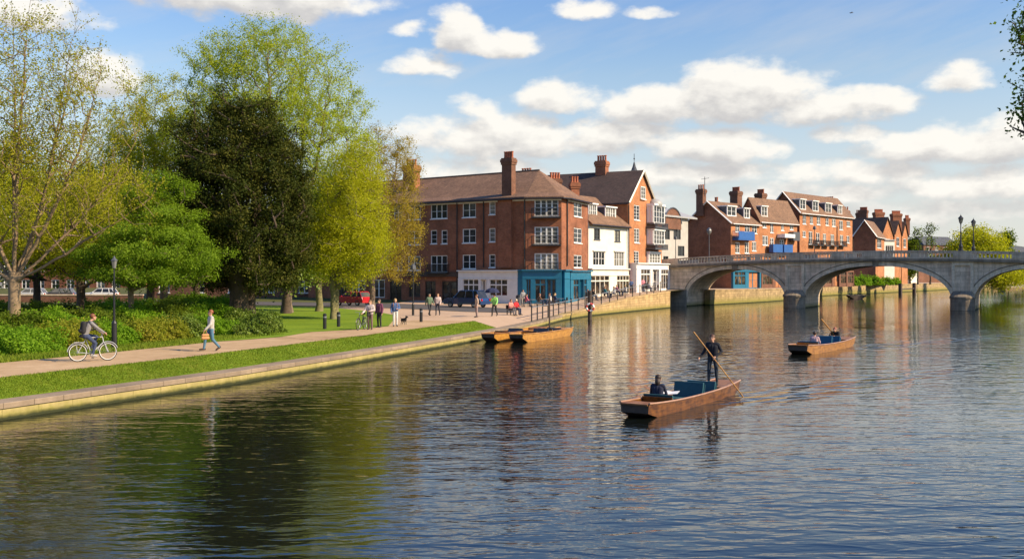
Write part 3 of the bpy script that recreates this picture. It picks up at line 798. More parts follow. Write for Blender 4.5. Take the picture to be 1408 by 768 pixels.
# shops on the ground floor
sz = 5.05
FLs = FL
us0, us1 = FL.at(634, 390)[0], FL.w - .72
bays = [(FL.at(640.5, 390)[0], FL.at(662, 390)[0], 'transom'), (FL.at(665, 390)[0], FL.at(673, 390)[0], 'door'), (FL.at(677, 390)[0], FL.at(701.5, 390)[0], 'transom')]
FL.shopfront(b1, us0, us1, .95, 4.75, M['offwhite'], bays, out=.55, fascia=.95, rise=.95, cols=3)
FL.shopfront(b1, us1 + .03, FL.w, .95, 4.8, M['blue_shop'], [], out=.5, fascia=.95)
ua = FC.at(711.5, 390)[0]
FC.shopfront(b1, -.3, FC.w + .02, .95, 4.8, M['blue_shop'], [(.08, .62, 'win'), (FC.at(736, 400)[0], FC.at(751, 400)[0], 'transom'), (FC.at(752, 400)[0], FC.at(765, 400)[0], 'door')], out=.5, fascia=.95, rise=.5, cols=2)
FX.shopfront(b1, 0.02, FX.w - .02, .95, 4.8, M['blue_shop'], [], out=.42, fascia=.95)
FR.shopfront(b1, 0.05, FR.w + .1, .95, 4.72, M['blue_shop'], [(FR.at(784, 400)[0], FR.at(791.5, 400)[0], 'transom'), (FR.at(792, 400)[0], FR.at(797.5, 400)[0], 'door'), (FR.at(798, 400)[0], FR.at(802.5, 400)[0], 'transom')], out=.4, fascia=.95, rise=.5, cols=2)
for i, r in enumerate(gz_dark):
    FL.window(b1, r, 2, 2, .12 if i < 3 else .1, .08, glass=M['shopglass'], frame=M['white_paint'] if i in (4, 5) else M['wood_dark'], sill=False, name='door' if i == 3 else 'shop_window', lights=2)
mb = MB(); FL.box(mb, FL.at(560, 380)[0], us0 - .12, 4.0, 4.5, .003, .28); mb.build('fascia', M['wood_dark'], b1)

# ================================================================== white house with dormers
W0, W1 = Vector((8.95, 119.2, 0)), Vector((14.45, 127.3, 0)); FW = Fac(W0, W1)
b2 = thing('rendered_house', 'white rendered three storey house with two dormers and a cream shopfront', 'house', (W0.x, W0.y, 1.2))
we = 10.3
ww = [FW.rect(816.7, 314, 825, 329.3), FW.rect(845, 316.7, 852.7, 332), FW.rect(815.5, 345.4, 832, 365), FW.rect(844.6, 346, 858.5, 366.5)]
mb = MB(); FW.wall(mb, .7, we, ww, depth=.2)
wi = -FW.N
X0, X1 = W0 + wi * 9, W1 + wi * 9
Fac(W1, X1).wall(mb, .7, we); Fac(X0, W0).wall(mb, .7, we + 1)
mb.build('wall', M['render_white'], b2)
for r in ww[:2]: FW.window(b2, r, 2, 3, .06, .05, frame=M['dark_grey'], lights=2)
for r in ww[2:]: FW.window(b2, r, 4, 2, .1, .08, lights=2)
for r in ww[2:]:
    mb = MB(); FW.box(mb, r[0] - .15, r[1] + .15, r[3], r[3] + .12, .003, .16); mb.build('hood', M['render_white'], b2)
wr = 14.1
f0 = Vector((*FW.P(-.0, 0, .45)[:2], we)); f1 = Vector((*FW.P(FW.w, 0, .45)[:2], we)); r0 = Vector((*FW.P(0, 0, -4.6)[:2], wr)); r1 = Vector((*FW.P(FW.w, 0, -4.6)[:2], wr))
h0 = Vector((*FW.P(0, 0, -9.4)[:2], we)); h1 = Vector((*FW.P(FW.w, 0, -9.4)[:2], we))
roof_mesh(b2, [(f0, f1, r1, r0), (r0, r1, h1, h0)], M['roof'])
gutter(b2, [FW.P(0, we - .2, .5), FW.P(FW.w, we - .2, .5)], M['black_metal'])
for (x0, x1, y0, y1) in ((809.5, 821, 281, 298), (832.5, 847, 285.5, 301)):
    dormer_on(b2, FW, we, (wr - we) / 4.6, x0, x1, y0, y1, 4, 2)
uu = [FW.at(x, 390)[0] for x in (809, 820, 834.5, 845, 862)]
FW.shopfront(b2, .05, FW.w - .35, 1.15, 5.0, M['cream'], [(uu[0], uu[2], 'transom'), (uu[3], uu[4], 'transom')], out=.35, fascia=.8, rise=.8, cols=4)
pipe(b2, FW, FW.w - .15, 1.3, we - .2, mat=M['white_paint'])
# ================================================================== gabled orange brick house by the bridge
O0, O1 = Vector((14.5, 127.4, 0)), Vector((20.3, 138.0, 0)); FO = Fac(O0, O1)
b3 = thing('gabled_house', 'tall orange brick house with a gable, stacked bay windows and long dark roof', 'house', (O0.x, O0.y, 1.6))
oe = 13.45; op = 17.6; um = FO.at(882.5, 238)[0]; ue = 2 * um
ow = [FO.rect(871.7, 282, 879.5, 302.5), FO.rect(872, 314, 879.3, 333.7), FO.rect(871.7, 345, 878.5, 362)]
mb = MB(); FO.wall(mb, 1.2, oe, ow)
gw = FO.rect(880, 256.7, 886.3, 273.8)
mb.poly(FO.P(0, oe), FO.P(ue, oe), FO.P(um, op))
oi = -FO.N; D3 = 24
Y0, Y1 = O0 + oi * D3, O1 + oi * D3
Fac(O1, Y1).wall(mb, 1.2, oe); Fac(Y0, O0).wall(mb, 1.2, oe); Fac(Y1, Y0).wall(mb, 1.2, oe)
if ue < FO.w: mb.poly(FO.P(ue, oe), FO.P(FO.w, oe), FO.P(FO.w, oe - .01))
mb.build('wall', M['brick_orange'], b3)
for r in ow: FO.window(b3, r, 2, 4, .09, .06, lights=2)
FO.window(b3, gw, 2, 3, .1, .06, n=.17)
def ro(u, z, n): return Vector(FO.P(u, z, n))
roof_mesh(b3, [(ro(-.35, oe - .2, .3), ro(um, op + .15, .3), ro(um, op + .15, -D3), ro(-.35, oe - .2, -D3))[::-1], (ro(um, op + .15, .3), ro(ue + .4, oe - .2, .3), ro(ue + .4, oe - .2, -D3), ro(um, op + .15, -D3))[::-1]], M['roof_dark'])
mb = MB()
for (a, b) in (((-.3, oe - .25), (um, op + .03)), ((um, op + .03), (ue + .35, oe - .25))):
    mb.tube([FO.P(a[0], a[1], .31), FO.P(b[0], b[1], .31)], .13, 4)
mb.build('bargeboard', M['cream'], b3)
chimney(b3, FO.P(um, 0, -5.6), 1.45, 1.1, op - 1.5, 19.2, oi, 4, M['brick_shade'], M['pot'])
chimney(b3, FO.P(um - 1.6, 0, -16), 1.6, 1.0, op - 3, 17.9, oi, 4, M['brick_shade'])
chimney(b3, FO.P(ue - 1.1, 0, -4.5), 1.6, 1.4, 13, 16.4, oi, 0, M['brick_dark'])
# stacked bays: white box bays with dark balconies between them
ub_ = (FO.at(889, 300)[0], FO.at(904.5, 300)[0])
def zat(py): return FO.at(896, py)[1]
for k, (yt, yb) in enumerate(((282, 308), (316, 337), (347, 363))):
    z0_, z1_ = zat(yb), zat(yt); pr = 1.0 if k < 2 else .4
    mb = MB(); FO.box(mb, ub_[0], ub_[1], z1_ - .12, z1_ + .12, .003, pr + .1); FO.box(mb, ub_[0], ub_[1], z0_, z0_ + .12, .003, pr)
    FO.box(mb, ub_[0], ub_[0] + .12, z0_ + .12, z1_ - .12, .003, pr); FO.box(mb, ub_[1] - .12, ub_[1], z0_ + .12, z1_ - .12, .003, pr)
    FO.box(mb, ub_[0] + .12, ub_[1] - .12, z0_ + .12, z1_ - .12, .003, pr - .2)
    bb = mb.build('bay', M['white_paint'], b3)
    FO.window(bb, (ub_[0] + .12, ub_[1] - .12, z0_ + .12, z1_ - .12), 4, 3, .09, .08, n=pr + .02, sill=False, lights=4)
    FS = Fac(Vector(FO.P(ub_[0], 0, .003)), Vector(FO.P(ub_[0], 0, pr)))
    FS.window(bb, (.1, FS.w - .1, z0_ + .14, z1_ - .14), 2, 3, .08, .06, n=.12, sill=False)
    if k == 0:
        mb = MB(); c = FO.P((ub_[0] + ub_[1]) / 2, z1_ + .1, .4); mb.ball(c, 1.0, 8, 1, 1, .75); mb.build('bay_roof', M['roof_grey'], bb, smooth=True)
    if k < 2: FO.balcony(b3, ub_[0] - .3, ub_[1] + .35, zat(yb + 4.5), 1.35, .55, M['dark_grey'])
uo = [FO.at(x, 390)[0] for x in (866, 872.5, 885, 888, 897, 900, 910.5, 914)]
FO.shopfront(b3, max(uo[0], .55), FO.w + .5, 1.75, 5.75, M['offwhite'], [(uo[1], uo[2], 'transom'), (uo[3], uo[4], 'door'), (uo[5], uo[6], 'transom')], out=.9, fascia=.75, rise=.6, cols=3)
pipe(b3, FO, .12, 2.0, oe - .4)
q = dp(790, 251, 123); chimney(b2, q, 1.0, .8, 12, q[2], (1, .2), 3, M['brick_shade'])
# cupola behind the roof
q = dp(872, 222, 142); cu = thing('cupola', 'small lead covered cupola with a spike behind the dark roof', 'turret', (q[0], q[1], 14))
MB().prism([(q[0] + 1.1 * math.cos(R(45 * i + 22)), q[1] + 1.1 * math.sin(R(45 * i + 22))) for i in range(8)], 14, 17.6).build('drum', M['offwhite'], cu)
MB().lathe([(1.35, 17.6), (1.3, 17.75), (.8, 18.2), (.42, 18.8), (.2, 19.4), (.08, 19.9)], (q[0], q[1], 0), 8).build('roof', M['slate'], cu)
MB().tube([(q[0], q[1], 19.85), (q[0], q[1], 21.1)], .04, 5).ball((q[0], q[1], 20.4), .11, 6).build('finial', M['black_metal'], cu)

# ================================================================== pale modern block behind the bridge end
q0, q1 = dp(903, 350, 150), dp(946, 350, 158); FM = Fac(q0, q1)
b4 = thing('modern_block', 'pale modern block with low curved grey roof between brick houses', 'building', (q0[0], q0[1], 2))
hm = [FM.rect(912, 352, 919, 371), FM.rect(926, 313, 936, 329), FM.rect(912, 316, 921, 329), FM.rect(932, 338, 941, 352)]
mb = MB(); FM.wall(mb, 2, 13.0, hm); i4 = -FM.N
Fac(FM.p0 + FM.U * FM.w, FM.p0 + FM.U * FM.w + i4 * 12).wall(mb, 2, 13); Fac(FM.p0 + i4 * 12, FM.p0).wall(mb, 2, 13)
mb.build('wall', M['concrete'], b4)
for r in hm: FM.window(b4, r, 2, 1, .06, .06, frame=M['dark_grey'], lights=2, sill=False)
Fs = []; 
for i in range(8):
    n0, n1 = .6 - i * 1.6, .6 - (i + 1) * 1.6; z0_, z1_ = 13.1 + 2.5 * math.sin(i / 8 * PI * .6), 13.1 + 2.5 * math.sin((i + 1) / 8 * PI * .6)
    Fs.append((Vector(FM.P(-.4, z0_, n0)), Vector(FM.P(FM.w + 2, z0_ , n0)), Vector(FM.P(FM.w + 2, z1_, n1)), Vector(FM.P(-.4, z1_, n1))))
roof_mesh(b4, Fs, M['roof_grey'])
r = FM.rect(911, 294, 934, 315); mb = MB(); 
cpt = [(r[0] + (r[1] - r[0]) * (1 - math.cos(PI * i / 10)) / 2, r[2] + .9 + (r[3] - r[2]) * math.sin(PI * i / 10)) for i in range(11)]
mb.poly(*([FM.P(r[0], r[2], .35)] + [FM.P(u, z, .35) for u, z in cpt] + [FM.P(r[1], r[2], .35)])); mb.build('arched_gable', M['brick_dark'], b4)
mb = MB(); mb.tube([FM.P(u, z, .37) for u, z in cpt], .12, 5); mb.build('arch_trim', M['dark_grey'], b4)
mb = MB(); q = dp(911, 300, 149); mb.tube([(q[0], q[1], 8), (q[0], q[1], 14.2)], .07, 5); mb.tube([(q[0] - .5, q[1], 14.0), (q[0] + .6, q[1], 14.0)], .04, 4); mb.build('aerial', M['black_metal'], b4)

# ================================================================== terraced houses beyond the bridge
def terrace(name, label, gx0, gx1, gpeak, geave, gd, fx1, fd, z0=2., gable_mat=None, front_mat=None, roofm=None, wins=(), dorms=(), chims=(), cat='house', trim=True, sym=True):
    """gable end px gx0..gx1 turned to the camera (right corner at depth gd), front from gx1 to fx1 (depth fd)"""
    k = F
    C = Vector(dp(gx1, geave, gd)); C.z = 0; ez = CAMZ - (geave - HY) / F * gd
    E = Vector(dp(fx1, geave, fd)); E.z = 0
    FF = Fac(C, E); inw = -FF.N
    # gable runs inward from C; its length from the left pixel
    kk = (gx0 - CX) / F; L = (kk * C.y - C.x) / (inw.x - kk * inw.y); L = min(max(L, 4), 22)
    Bc = C + inw * L; FG = Fac(Bc, C)
    pz = CAMZ - (gpeak - HY) / F * (C.y + Bc.y) / 2
    t_ = thing(name, label, cat, (C.x, C.y, z0))
    holes = [FF.rect(*w_[:4]) for w_ in wins]
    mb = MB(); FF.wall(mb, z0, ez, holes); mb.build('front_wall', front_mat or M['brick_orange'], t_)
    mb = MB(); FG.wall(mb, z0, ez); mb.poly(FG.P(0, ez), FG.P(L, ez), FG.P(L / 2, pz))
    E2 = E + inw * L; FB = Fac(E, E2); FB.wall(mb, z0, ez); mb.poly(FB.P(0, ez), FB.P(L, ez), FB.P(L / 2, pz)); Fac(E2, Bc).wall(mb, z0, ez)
    mb.build('gable_wall', gable_mat or M['brick_shade'], t_)  # gable end takes the shade-toned brick, the sunny front the brighter one
    for r, w_ in zip(holes, wins):
        FF.window(t_, r, w_[4] if len(w_) > 4 else 2, 2, .11, .08, lights=2)
    a, b = .35, FF.w + .2; o_ = .4
    def P(u, n, z): return Vector(FF.P(u, z, n))
    sl = (pz - ez) / (L / 2)
    roof_mesh(t_, [(P(-a, o_, ez - sl * o_), P(b, o_, ez - sl * o_), P(b, -L / 2, pz), P(-a, -L / 2, pz)), (P(-a, -L / 2, pz), P(b, -L / 2, pz), P(b, -L - o_, ez - sl * o_), P(-a, -L - o_, ez - sl * o_))], roofm or M['roof'])
    if trim:
        mb = MB(); mb.tube([P(-a - .03, o_, ez - sl * o_ - .08), P(-a - .03, -L / 2, pz - .08), P(-a - .03, -L - o_, ez - sl * o_ - .08)], .14, 4); mb.build('bargeboard', M['white_paint'], t_)
    gutter(t_, [P(0, o_ + .05, ez - sl * o_ - .12), P(FF.w, o_ + .05, ez - sl * o_ - .12)], M['white_paint'], .08)
    for d_ in dorms: dormer_on(t_, FF, ez, sl, d_[0], d_[1], d_[2], d_[3])
    for (cx, top, wd, dep, npots, n_) in chims:
        u = FF.at(cx, top)[0]; p = Vector(FF.P(u, 0, -n_)); zz = CAMZ - (top - HY) / F * p.y
        # keep the pixel column after moving inwards
        kx = (cx - CX) / F; s_ = (kx * p.y - p.x) / (FF.U.x - kx * FF.U.y); p = p + FF.U * s_; zz = CAMZ - (top - HY) / F * p.y
        chimney(t_, p, wd, dep, ez - .5 if n_ < L / 3 else ez + 1, zz - .5, FF.N, npots, M['brick_dark'])
    return t_, FF
hA, FA = terrace('terraced_house', 'red brick house with a big plain white edged gable behind the bridge parapet', 943.6, 1005, 276, 303.8, 165, 1044, 171.5,
    wins=[(1011, 307, 1017, 319), (1024, 308, 1031, 319, 2), (1034, 309, 1041, 321), (1011, 333, 1017, 348), (1034, 332, 1040, 345), (1024, 333, 1030, 348)],
    dorms=[(1000, 1012.5, 284, 296.5, 1.1), (1023, 1031, 287, 299.5, .9)], chims=[(964, 256, 1.3, 1.0, 3, 5.6), (1012, 259, 1.5, 1.5, 5, 5.2), (985, 273, .7, .6, 2, 4.6)])
FA.balcony(hA, FA.at(1007, 329)[0], FA.at(1030, 329)[0], FA.at(1018, 329)[1], 1.1, 1.3, M['blue_box'])
mb = MB(); r = FA.rect(1008, 319, 1029.5, 329); FA.box(mb, r[0], r[1], r[2], r[3], 1.06, 1.12); mb.build('balcony_screen', M['blue_box'], hA)
q = dp(969, 246, 166); mb = MB(); mb.tube([(q[0], q[1], 17), (q[0], q[1], 20.2)], .05, 4); mb.tube([(q[0] - .6, q[1], 19.8), (q[0] + .7, q[1], 20)], .03, 4); mb.build('aerial', M['black_metal'], hA)
hB, FBB = terrace('terraced_house', 'narrower orange brick house with one dormer between plain gable and taller terrace', 1020, 1044, 271, 299, 172, 1096, 181,
    wins=[(1048.5, 302, 1054, 313), (1059, 305, 1063.5, 320), (1074, 305, 1078, 317), (1086, 307, 1091, 316), (1048.5, 324, 1056, 337, 3), (1059, 327, 1064, 338), (1072, 329, 1078, 338)],
    dorms=[(1047, 1055.5, 284, 297, .8)], chims=[(1046, 262, 1.4, 1.5, 5, 4.2)], roofm=M['roof'], trim=False)
for (x0, x1, y0, y1) in ((1054, 1067, 336, 347), (1069, 1081, 336.5, 347)):
    mb = MB(); r = FBB.rect(x0, y0, x1, y1); FBB.box(mb, r[0], r[1], r[2], r[3], .5, 1.3); mb.build('balcony', M['blue_box'], hB)
mb = MB(); r = FBB.rect(1068, 322, 1082, 327); FBB.box(mb, r[0], r[1], r[2], r[3], .1, 1.6); mb.build('canopy', M['white_paint'], hB)
mb = MB(); r = FBB.rect(1084, 319, 1093, 331); FBB.box(mb, r[0], r[1], r[2], r[3], .1, 1.0); mb.build('balcony', M['dark_grey'], hB)
hC, FCc = terrace('terraced_house', 'broad three storey orange terrace with four white dormers and dark gable end', 1056, 1099.5, 263, 289, 184, 1172, 201,
    wins=[(1103.5, 296, 1108.5, 308), (1113.5, 297.5, 1118, 308), (1123, 298, 1128, 309), (1135, 299.5, 1139.5, 310), (1144, 301, 1149, 311.5), (1154, 303, 1159, 316), (1164, 304, 1169, 311.5),
          (1112, 318, 1117, 336), (1122, 320, 1127, 334), (1131.5, 321, 1136, 335), (1142, 322, 1147, 336), (1155, 323, 1159.5, 336), (1164, 324, 1168, 334), (1103.5, 317.5, 1108, 326)],
    dorms=[(1100, 1108, 274.5, 287.5, 1.2), (1117.5, 1125.5, 277, 290, 1.2), (1135, 1143.5, 280, 292.5, 1.2), (1152, 1158, 283, 294, 1.2)],
    chims=[(1140, 272, 1.9, .9, 5, 5.4), (1149, 275, .7, .9, 2, 5.), (1164, 286, .9, .9, 2, 4.4)])
for (x0, x1, y) in ((1112, 1119, 336.5), (1121, 1128, 337), (1130, 1137.5, 337.5), (1141, 1148, 338), (1152, 1160, 338)):
    u0, u1 = FCc.at(x0, y)[0], FCc.at(x1, y)[0]; FCc.balcony(hC, u0, u1, FCc.at((x0 + x1) / 2, y)[1], .8, .9)
pipe(hC, FCc, FCc.at(1150.5, 320)[0], 3, 13.5)
hD, FD = terrace('terraced_house', 'low dark red gabled house with tall chimney stack past the broad terrace', 1174, 1204, 302, 322, 228, 1216, 238, chims=[(1187.5, 286, 1.8, 1.9, 7, 6.5), (1180, 290, 1., 1., 3, 9)],
    wins=[(1206, 327, 1212, 341, 3)], gable_mat=M['brick_shade'])
for (x0, x1, pk, ev, dd, lab, ch) in ((1212, 1228, 299, 322, 240, 'narrow house with a pointed front gable and pale bay next to dark red gable', (1208, 289, 2.2, 1.6, 9)),
                                  (1230, 1239, 304, 320, 246, 'slim orange brick gable with its own chimney row, second of the pointed fronts', (1232, 291, 2.3, 1.6, 9)),
                                  (1240, 1248, 305, 322, 252, 'last slim orange brick gable at the far end of the row', (1247, 297, 1.0, 1.2, 4))):
    p0, p1 = dp(x0, ev, dd), dp(x1, ev, dd + 4); fg = Fac(p0, p1); ez = p0[2]; pz = CAMZ - (pk - HY) / F * (dd + 2)
    t_ = thing('gabled_house', lab, 'house', (p0[0], p0[1], 2)); mb = MB(); r1_ = (fg.w * .28, fg.w * .72, ez - 3.2, ez - 1.)
    fg.wall(mb, 2, ez, [r1_]); mb.poly(fg.P(0, ez), fg.P(fg.w, ez), fg.P(fg.w / 2, pz)); Fac(Vector(fg.P(0, 0, -12)), Vector(fg.P(0, 0, 0))).wall(mb, 2, ez); Fac(Vector(fg.P(fg.w, 0, 0)), Vector(fg.P(fg.w, 0, -12))).wall(mb, 2, ez)
    mb.build('wall', M['brick_orange'], t_); fg.window(t_, r1_, 2, 2, .12, .1)
    P = lambda u, z, n: Vector(fg.P(u, z, n))
    roof_mesh(t_, [(P(-.3, ez - .3, -12), P(-.3, ez - .3, .3), P(fg.w / 2, pz + .15, .3), P(fg.w / 2, pz + .15, -12)), (P(fg.w / 2, pz + .15, -12), P(fg.w / 2, pz + .15, .3), P(fg.w + .3, ez - .3, .3), P(fg.w + .3, ez - .3, -12))], M['roof_dark'])
    q = dp(ch[0], ch[1], dd + 7); chimney(t_, q, ch[2], ch[3], ez, q[2] - .5, (1, .1), ch[4], M['brick_shade'])
for hh, ff, mt_ in ((hA, FA, M['blue_shop']), (hB, FBB, M['brick_dark']), (hC, FCc, M['brick_dark'])):
    k_ = max(2, int(ff.w / 3.2)); by = []
    for i in range(k_): by.append((ff.w * (i + .12) / k_, ff.w * (i + .88) / k_, 'transom' if i % 3 != 1 else 'door'))
    ff.shopfront(hh, .1, ff.w - .1, 2.0, 5.4, mt_, by, out=.35, fascia=.6, rise=.6, cols=3)
# pale bay in front of the first pointed house
q0, q1 = dp(1216, 325, 238), dp(1230, 325, 239); f_ = Fac(q0, q1)
t_ = thing('bay_house', 'small pale rendered bay fronted house among the distant brick gables', 'house', (q0[0], q0[1], 2)); mb = MB(); r = (.25, f_.w - .25, 8.2, 11.2); f_.wall(mb, 2, 12.4, [r]); Fac(Vector(f_.P(0, 0, -6)), Vector(f_.P(0, 0, 0))).wall(mb, 2, 12.4); Fac(Vector(f_.P(f_.w, 0, 0)), Vector(f_.P(f_.w, 0, -6))).wall(mb, 2, 12.4)
mb.build('wall', M['render_white'], t_); f_.window(t_, r, 4, 2, .12, .1); roof_mesh(t_, [tuple(Vector(f_.P(u, 12.5, n)) for u, n in ((-.2, .3), (f_.w + .2, .3), (f_.w + .2, -6), (-.2, -6)))], M['roof_grey'])
# far roofs towards the right
for (x0, x1, y0, ye, dd, mt, lab) in ((1250, 1262, 334, 343, 262, 'render_white', 'small pale far house with dark roof past the last gables'), (1262, 1296, 345, 360, 300, 'brick_dark', 'low far house with a brown roof behind the parapet lamps'), (1270, 1318, 324, 336, 420, 'brick_dark', 'long far building with dark slate roof behind the yellow tree'), (1388, 1440, 338, 352, 380, 'brick_dark', 'far dark roofed building at the right edge above the parapet')):
    p0, p1 = dp(x0, ye, dd), dp(x1, ye, dd + 10); fg = Fac(p0, p1); t_ = thing('far_house', lab, 'house', (p0[0], p0[1], 2)); mb = MB(); ez = p0[2]; pz = CAMZ - (y0 - HY) / F * dd
    hs = [(fg.w * (i + .3) / 4, fg.w * (i + .65) / 4, ez - 2.4, ez - .9) for i in range(4)]
    fg.wall(mb, 2, ez, hs); Fac(Vector(fg.P(0, 0, -9)), Vector(fg.P(0, 0, 0))).wall(mb, 2, ez); Fac(Vector(fg.P(fg.w, 0, 0)), Vector(fg.P(fg.w, 0, -9))).wall(mb, 2, ez); mb.build('wall', M[mt], t_)
    for r in hs: fg.window(t_, r, 2, 2, .12, .1, sill=False)
    P = lambda u, z, n: Vector(fg.P(u, z, n))
    roof_mesh(t_, [(P(-.4, ez, .4), P(fg.w + .4, ez, .4), P(fg.w - 1, pz, -4.5), P(1, pz, -4.5)), (P(fg.w + .4, ez, .4), P(fg.w + .4, ez, -9.4), P(fg.w - 1, pz, -4.5)), (P(fg.w + .4, ez, -9.4), P(-.4, ez, -9.4), P(1, pz, -4.5), P(fg.w - 1, pz, -4.5)), (P(-.4, ez, -9.4), P(-.4, ez, .4), P(1, pz, -4.5))], M['slate'])

# ================================================================== stone bridge
U = Vector((.882, -.471, 0)); NB = Vector((-.471, -.882, 0)); B0 = Vector((23.4, 137., 0)); WB = 9.2
def BP(u, n, z): q = B0 + U * u + NB * n; return (q.x, q.y, z)
def ptop(u): return 7.2 - .00115 * (u - 24) ** 2
def pxu(px): return ((px - CX) * 137 - 23.4 * F) / (.882 * F + .471 * (px - CX))
br = thing('stone_bridge', 'grey stone bridge of three low arches with balustraded parapets across the river', 'bridge', (B0.x, B0.y, 0))
S_BR = stone('grey bridge ashlar', (.72, .57, .40), (1.25, .46), .3, True, .5, weed=.45)
S_BRD = stone('sooty bridge stone', (.27, .22, .155), (1.5, .5), .3, True, .6)
S_BRL = stone('pale dressed bridge stone', (.74, .61, .43), (.8, .4), .2, True, .7)
ARCH = [(.2, 13.2, 5.0), (15.7, 32.9, 5.35), (35.4, 48.4, 5.0)]; ZS = 1.25; UEND0, UEND1 = -9., 66.
def intr(u):
    for a, b, zc in ARCH:
        if a < u < b:
            x = (u - (a + b) / 2) / ((b - a) / 2); return ZS + (zc - ZS) * (1 - abs(x) ** 2.15) ** (1 / 2.0)
    return None
def cz(u): return ptop(u) - 1.28
us = [UEND0, -4, 0]
for a, b, zc in ARCH: us += [a] + [(a + b) / 2 - (b - a) / 2 * math.cos(PI * i / 40) for i in range(1, 40)] + [b]
us += [52, 58, UEND1]; us = sorted(set(us))
mb = MB()
for i in range(len(us) - 1):
    a, b = us[i], us[i + 1]; m_ = (a + b) / 2; isar = intr(m_) is not None
    za = (intr(a) or ZS) if isar else -1.5; zb = (intr(b) or ZS) if isar else -1.5
    mb.poly(BP(a, 0, za), BP(b, 0, zb), BP(b, 0, cz(b)), BP(a, 0, cz(a)))
    mb.poly(BP(b, -WB, zb), BP(a, -WB, za), BP(a, -WB, cz(a)), BP(b, -WB, cz(b)))
    if isar: mb.poly(BP(a, 0, za), BP(a, -WB, za), BP(b, -WB, zb), BP(b, 0, zb))
    mb.poly(BP(a, .0, cz(a) + .1), BP(b, .0, cz(b) + .1), BP(b, -WB, cz(b) + .1), BP(a, -WB, cz(a) + .1))
for a, b, zc in ARCH:
    mb.poly(BP(a, 0, -1.5), BP(a, -WB, -1.5), BP(a, -WB, ZS), BP(a, 0, ZS)); mb.poly(BP(b, 0, ZS), BP(b, -WB, ZS), BP(b, -WB, -1.5), BP(b, 0, -1.5))
mb.poly(BP(UEND0, 0, -1.5), BP(UEND0, -WB, -1.5), BP(UEND0, -WB, cz(UEND0)), BP(UEND0, 0, cz(UEND0))); mb.poly(BP(UEND1, 0, -1.5), BP(UEND1, -WB, -1.5), BP(UEND1, -WB, cz(UEND1)), BP(UEND1, 0, cz(UEND1)))
mb.build('spandrel_wall', S_BR, br)
for a, b, zc in ARCH:
    mb = MB(); n = 48; c = (a + b) / 2; h = (b - a) / 2; pr = []
    for i in range(n + 1):
        x = -math.cos(PI * i / n); zi = ZS + (zc - ZS) * max(0., (1 - abs(x) ** 2.15)) ** .5
        xo = (h + .5) * x; zo = ZS + (zc + .52 - ZS) * max(0., (1 - abs(x) ** 2.15)) ** .5
        pr.append((c + h * x, zi, c + xo, zo))
    for nn, nf in ((.07, 1), (-WB - .07, -1)):
        mb = MB()
        for i in range(n):
            p, q = pr[i], pr[i + 1]; base = -.0 if nf > 0 else -WB
            mb.hexa([BP(p[0], nn, p[1]), BP(q[0], nn, q[1]), BP(q[0], base, q[1]), BP(p[0], base, p[1]), BP(p[2], nn, p[3]), BP(q[2], nn, q[3]), BP(q[2], base, q[3]), BP(p[2], base, p[3])])
        mb.build('arch_ring', S_BRL, br)
    mb = MB(); mb.hexa([BP(c - .3, .2, zc - .12), BP(c + .3, .2, zc - .12), BP(c + .3, .0, zc - .12), BP(c - .3, .0, zc - .12), BP(c - .42, .2, cz(c)), BP(c + .42, .2, cz(c)), BP(c + .42, 0, cz(c)), BP(c - .42, 0, cz(c))]); mb.build('keystone', S_BRD, br)
    # dark moulding line on the outer edge of the ring
    mb = MB(); mb.tube([BP(p[2], .09, p[3] + .03) for p in pr], .055, 5); mb.build('hood_mould', S_BRD, br)
for (a, b) in ((13.2, 15.7), (32.9, 35.4), (48.4, 51.)):
    c = (a + b) / 2; w_ = (b - a) / 2 + .1
    mb = MB(); zt = 1.75
    ring = [(-w_, -.0), (-w_, .35)] + [(-w_ * math.cos(PI * i / 10), .35 + 1.0 * math.sin(PI * i / 10)) for i in range(1, 10)] + [(w_, .35), (w_, 0.)]
    lo = [BP(c + x, y, -1.5) for x, y in ring]; hi = [BP(c + x, y, zt - .35) for x, y in ring]; h2 = [BP(c + x * 1.06, y * 1.05, zt - .33) for x, y in ring]; h3 = [BP(c + x * 1.06, y * 1.05, zt - .12) for x, y in ring]; tp = [BP(c + x * .75, y * .35, zt + .55) for x, y in ring]
    k = len(ring); V_ = lo + hi + h2 + h3 + tp
    mb.add(V_, [(r_ * k + i, r_ * k + i + 1, (r_ + 1) * k + i + 1, (r_ + 1) * k + i) for r_ in range(4) for i in range(k - 1)] + [[4 * k + i for i in range(k)]])
    mb.build('cutwater', S_BRD, br)
    mb = MB()
    for x0, x1 in ((c - w_ + .15, c - w_ + .5), (c + w_ - .5, c + w_ - .15)):
        mb.hexa([BP(x0, .16, 2.3), BP(x1, .16, 2.3), BP(x1, 0, 2.3), BP(x0, 0, 2.3), BP(x0, .16, cz(c) - .003), BP(x1, .16, cz(c) - .003), BP(x1, 0, cz(c) - .003), BP(x0, 0, cz(c) - .003)])
    mb.hexa([BP(c - w_ + .15, .17, cz(c) - .45), BP(c + w_ - .15, .17, cz(c) - .45), BP(c + w_ - .15, 0, cz(c) - .45), BP(c - w_ + .15, 0, cz(c) - .45), BP(c - w_ + .15, .17, cz(c)), BP(c + w_ - .15, .17, cz(c)), BP(c + w_ - .15, 0, cz(c)), BP(c - w_ + .15, 0, cz(c))])
    mb.build('pilaster', S_BRL, br)
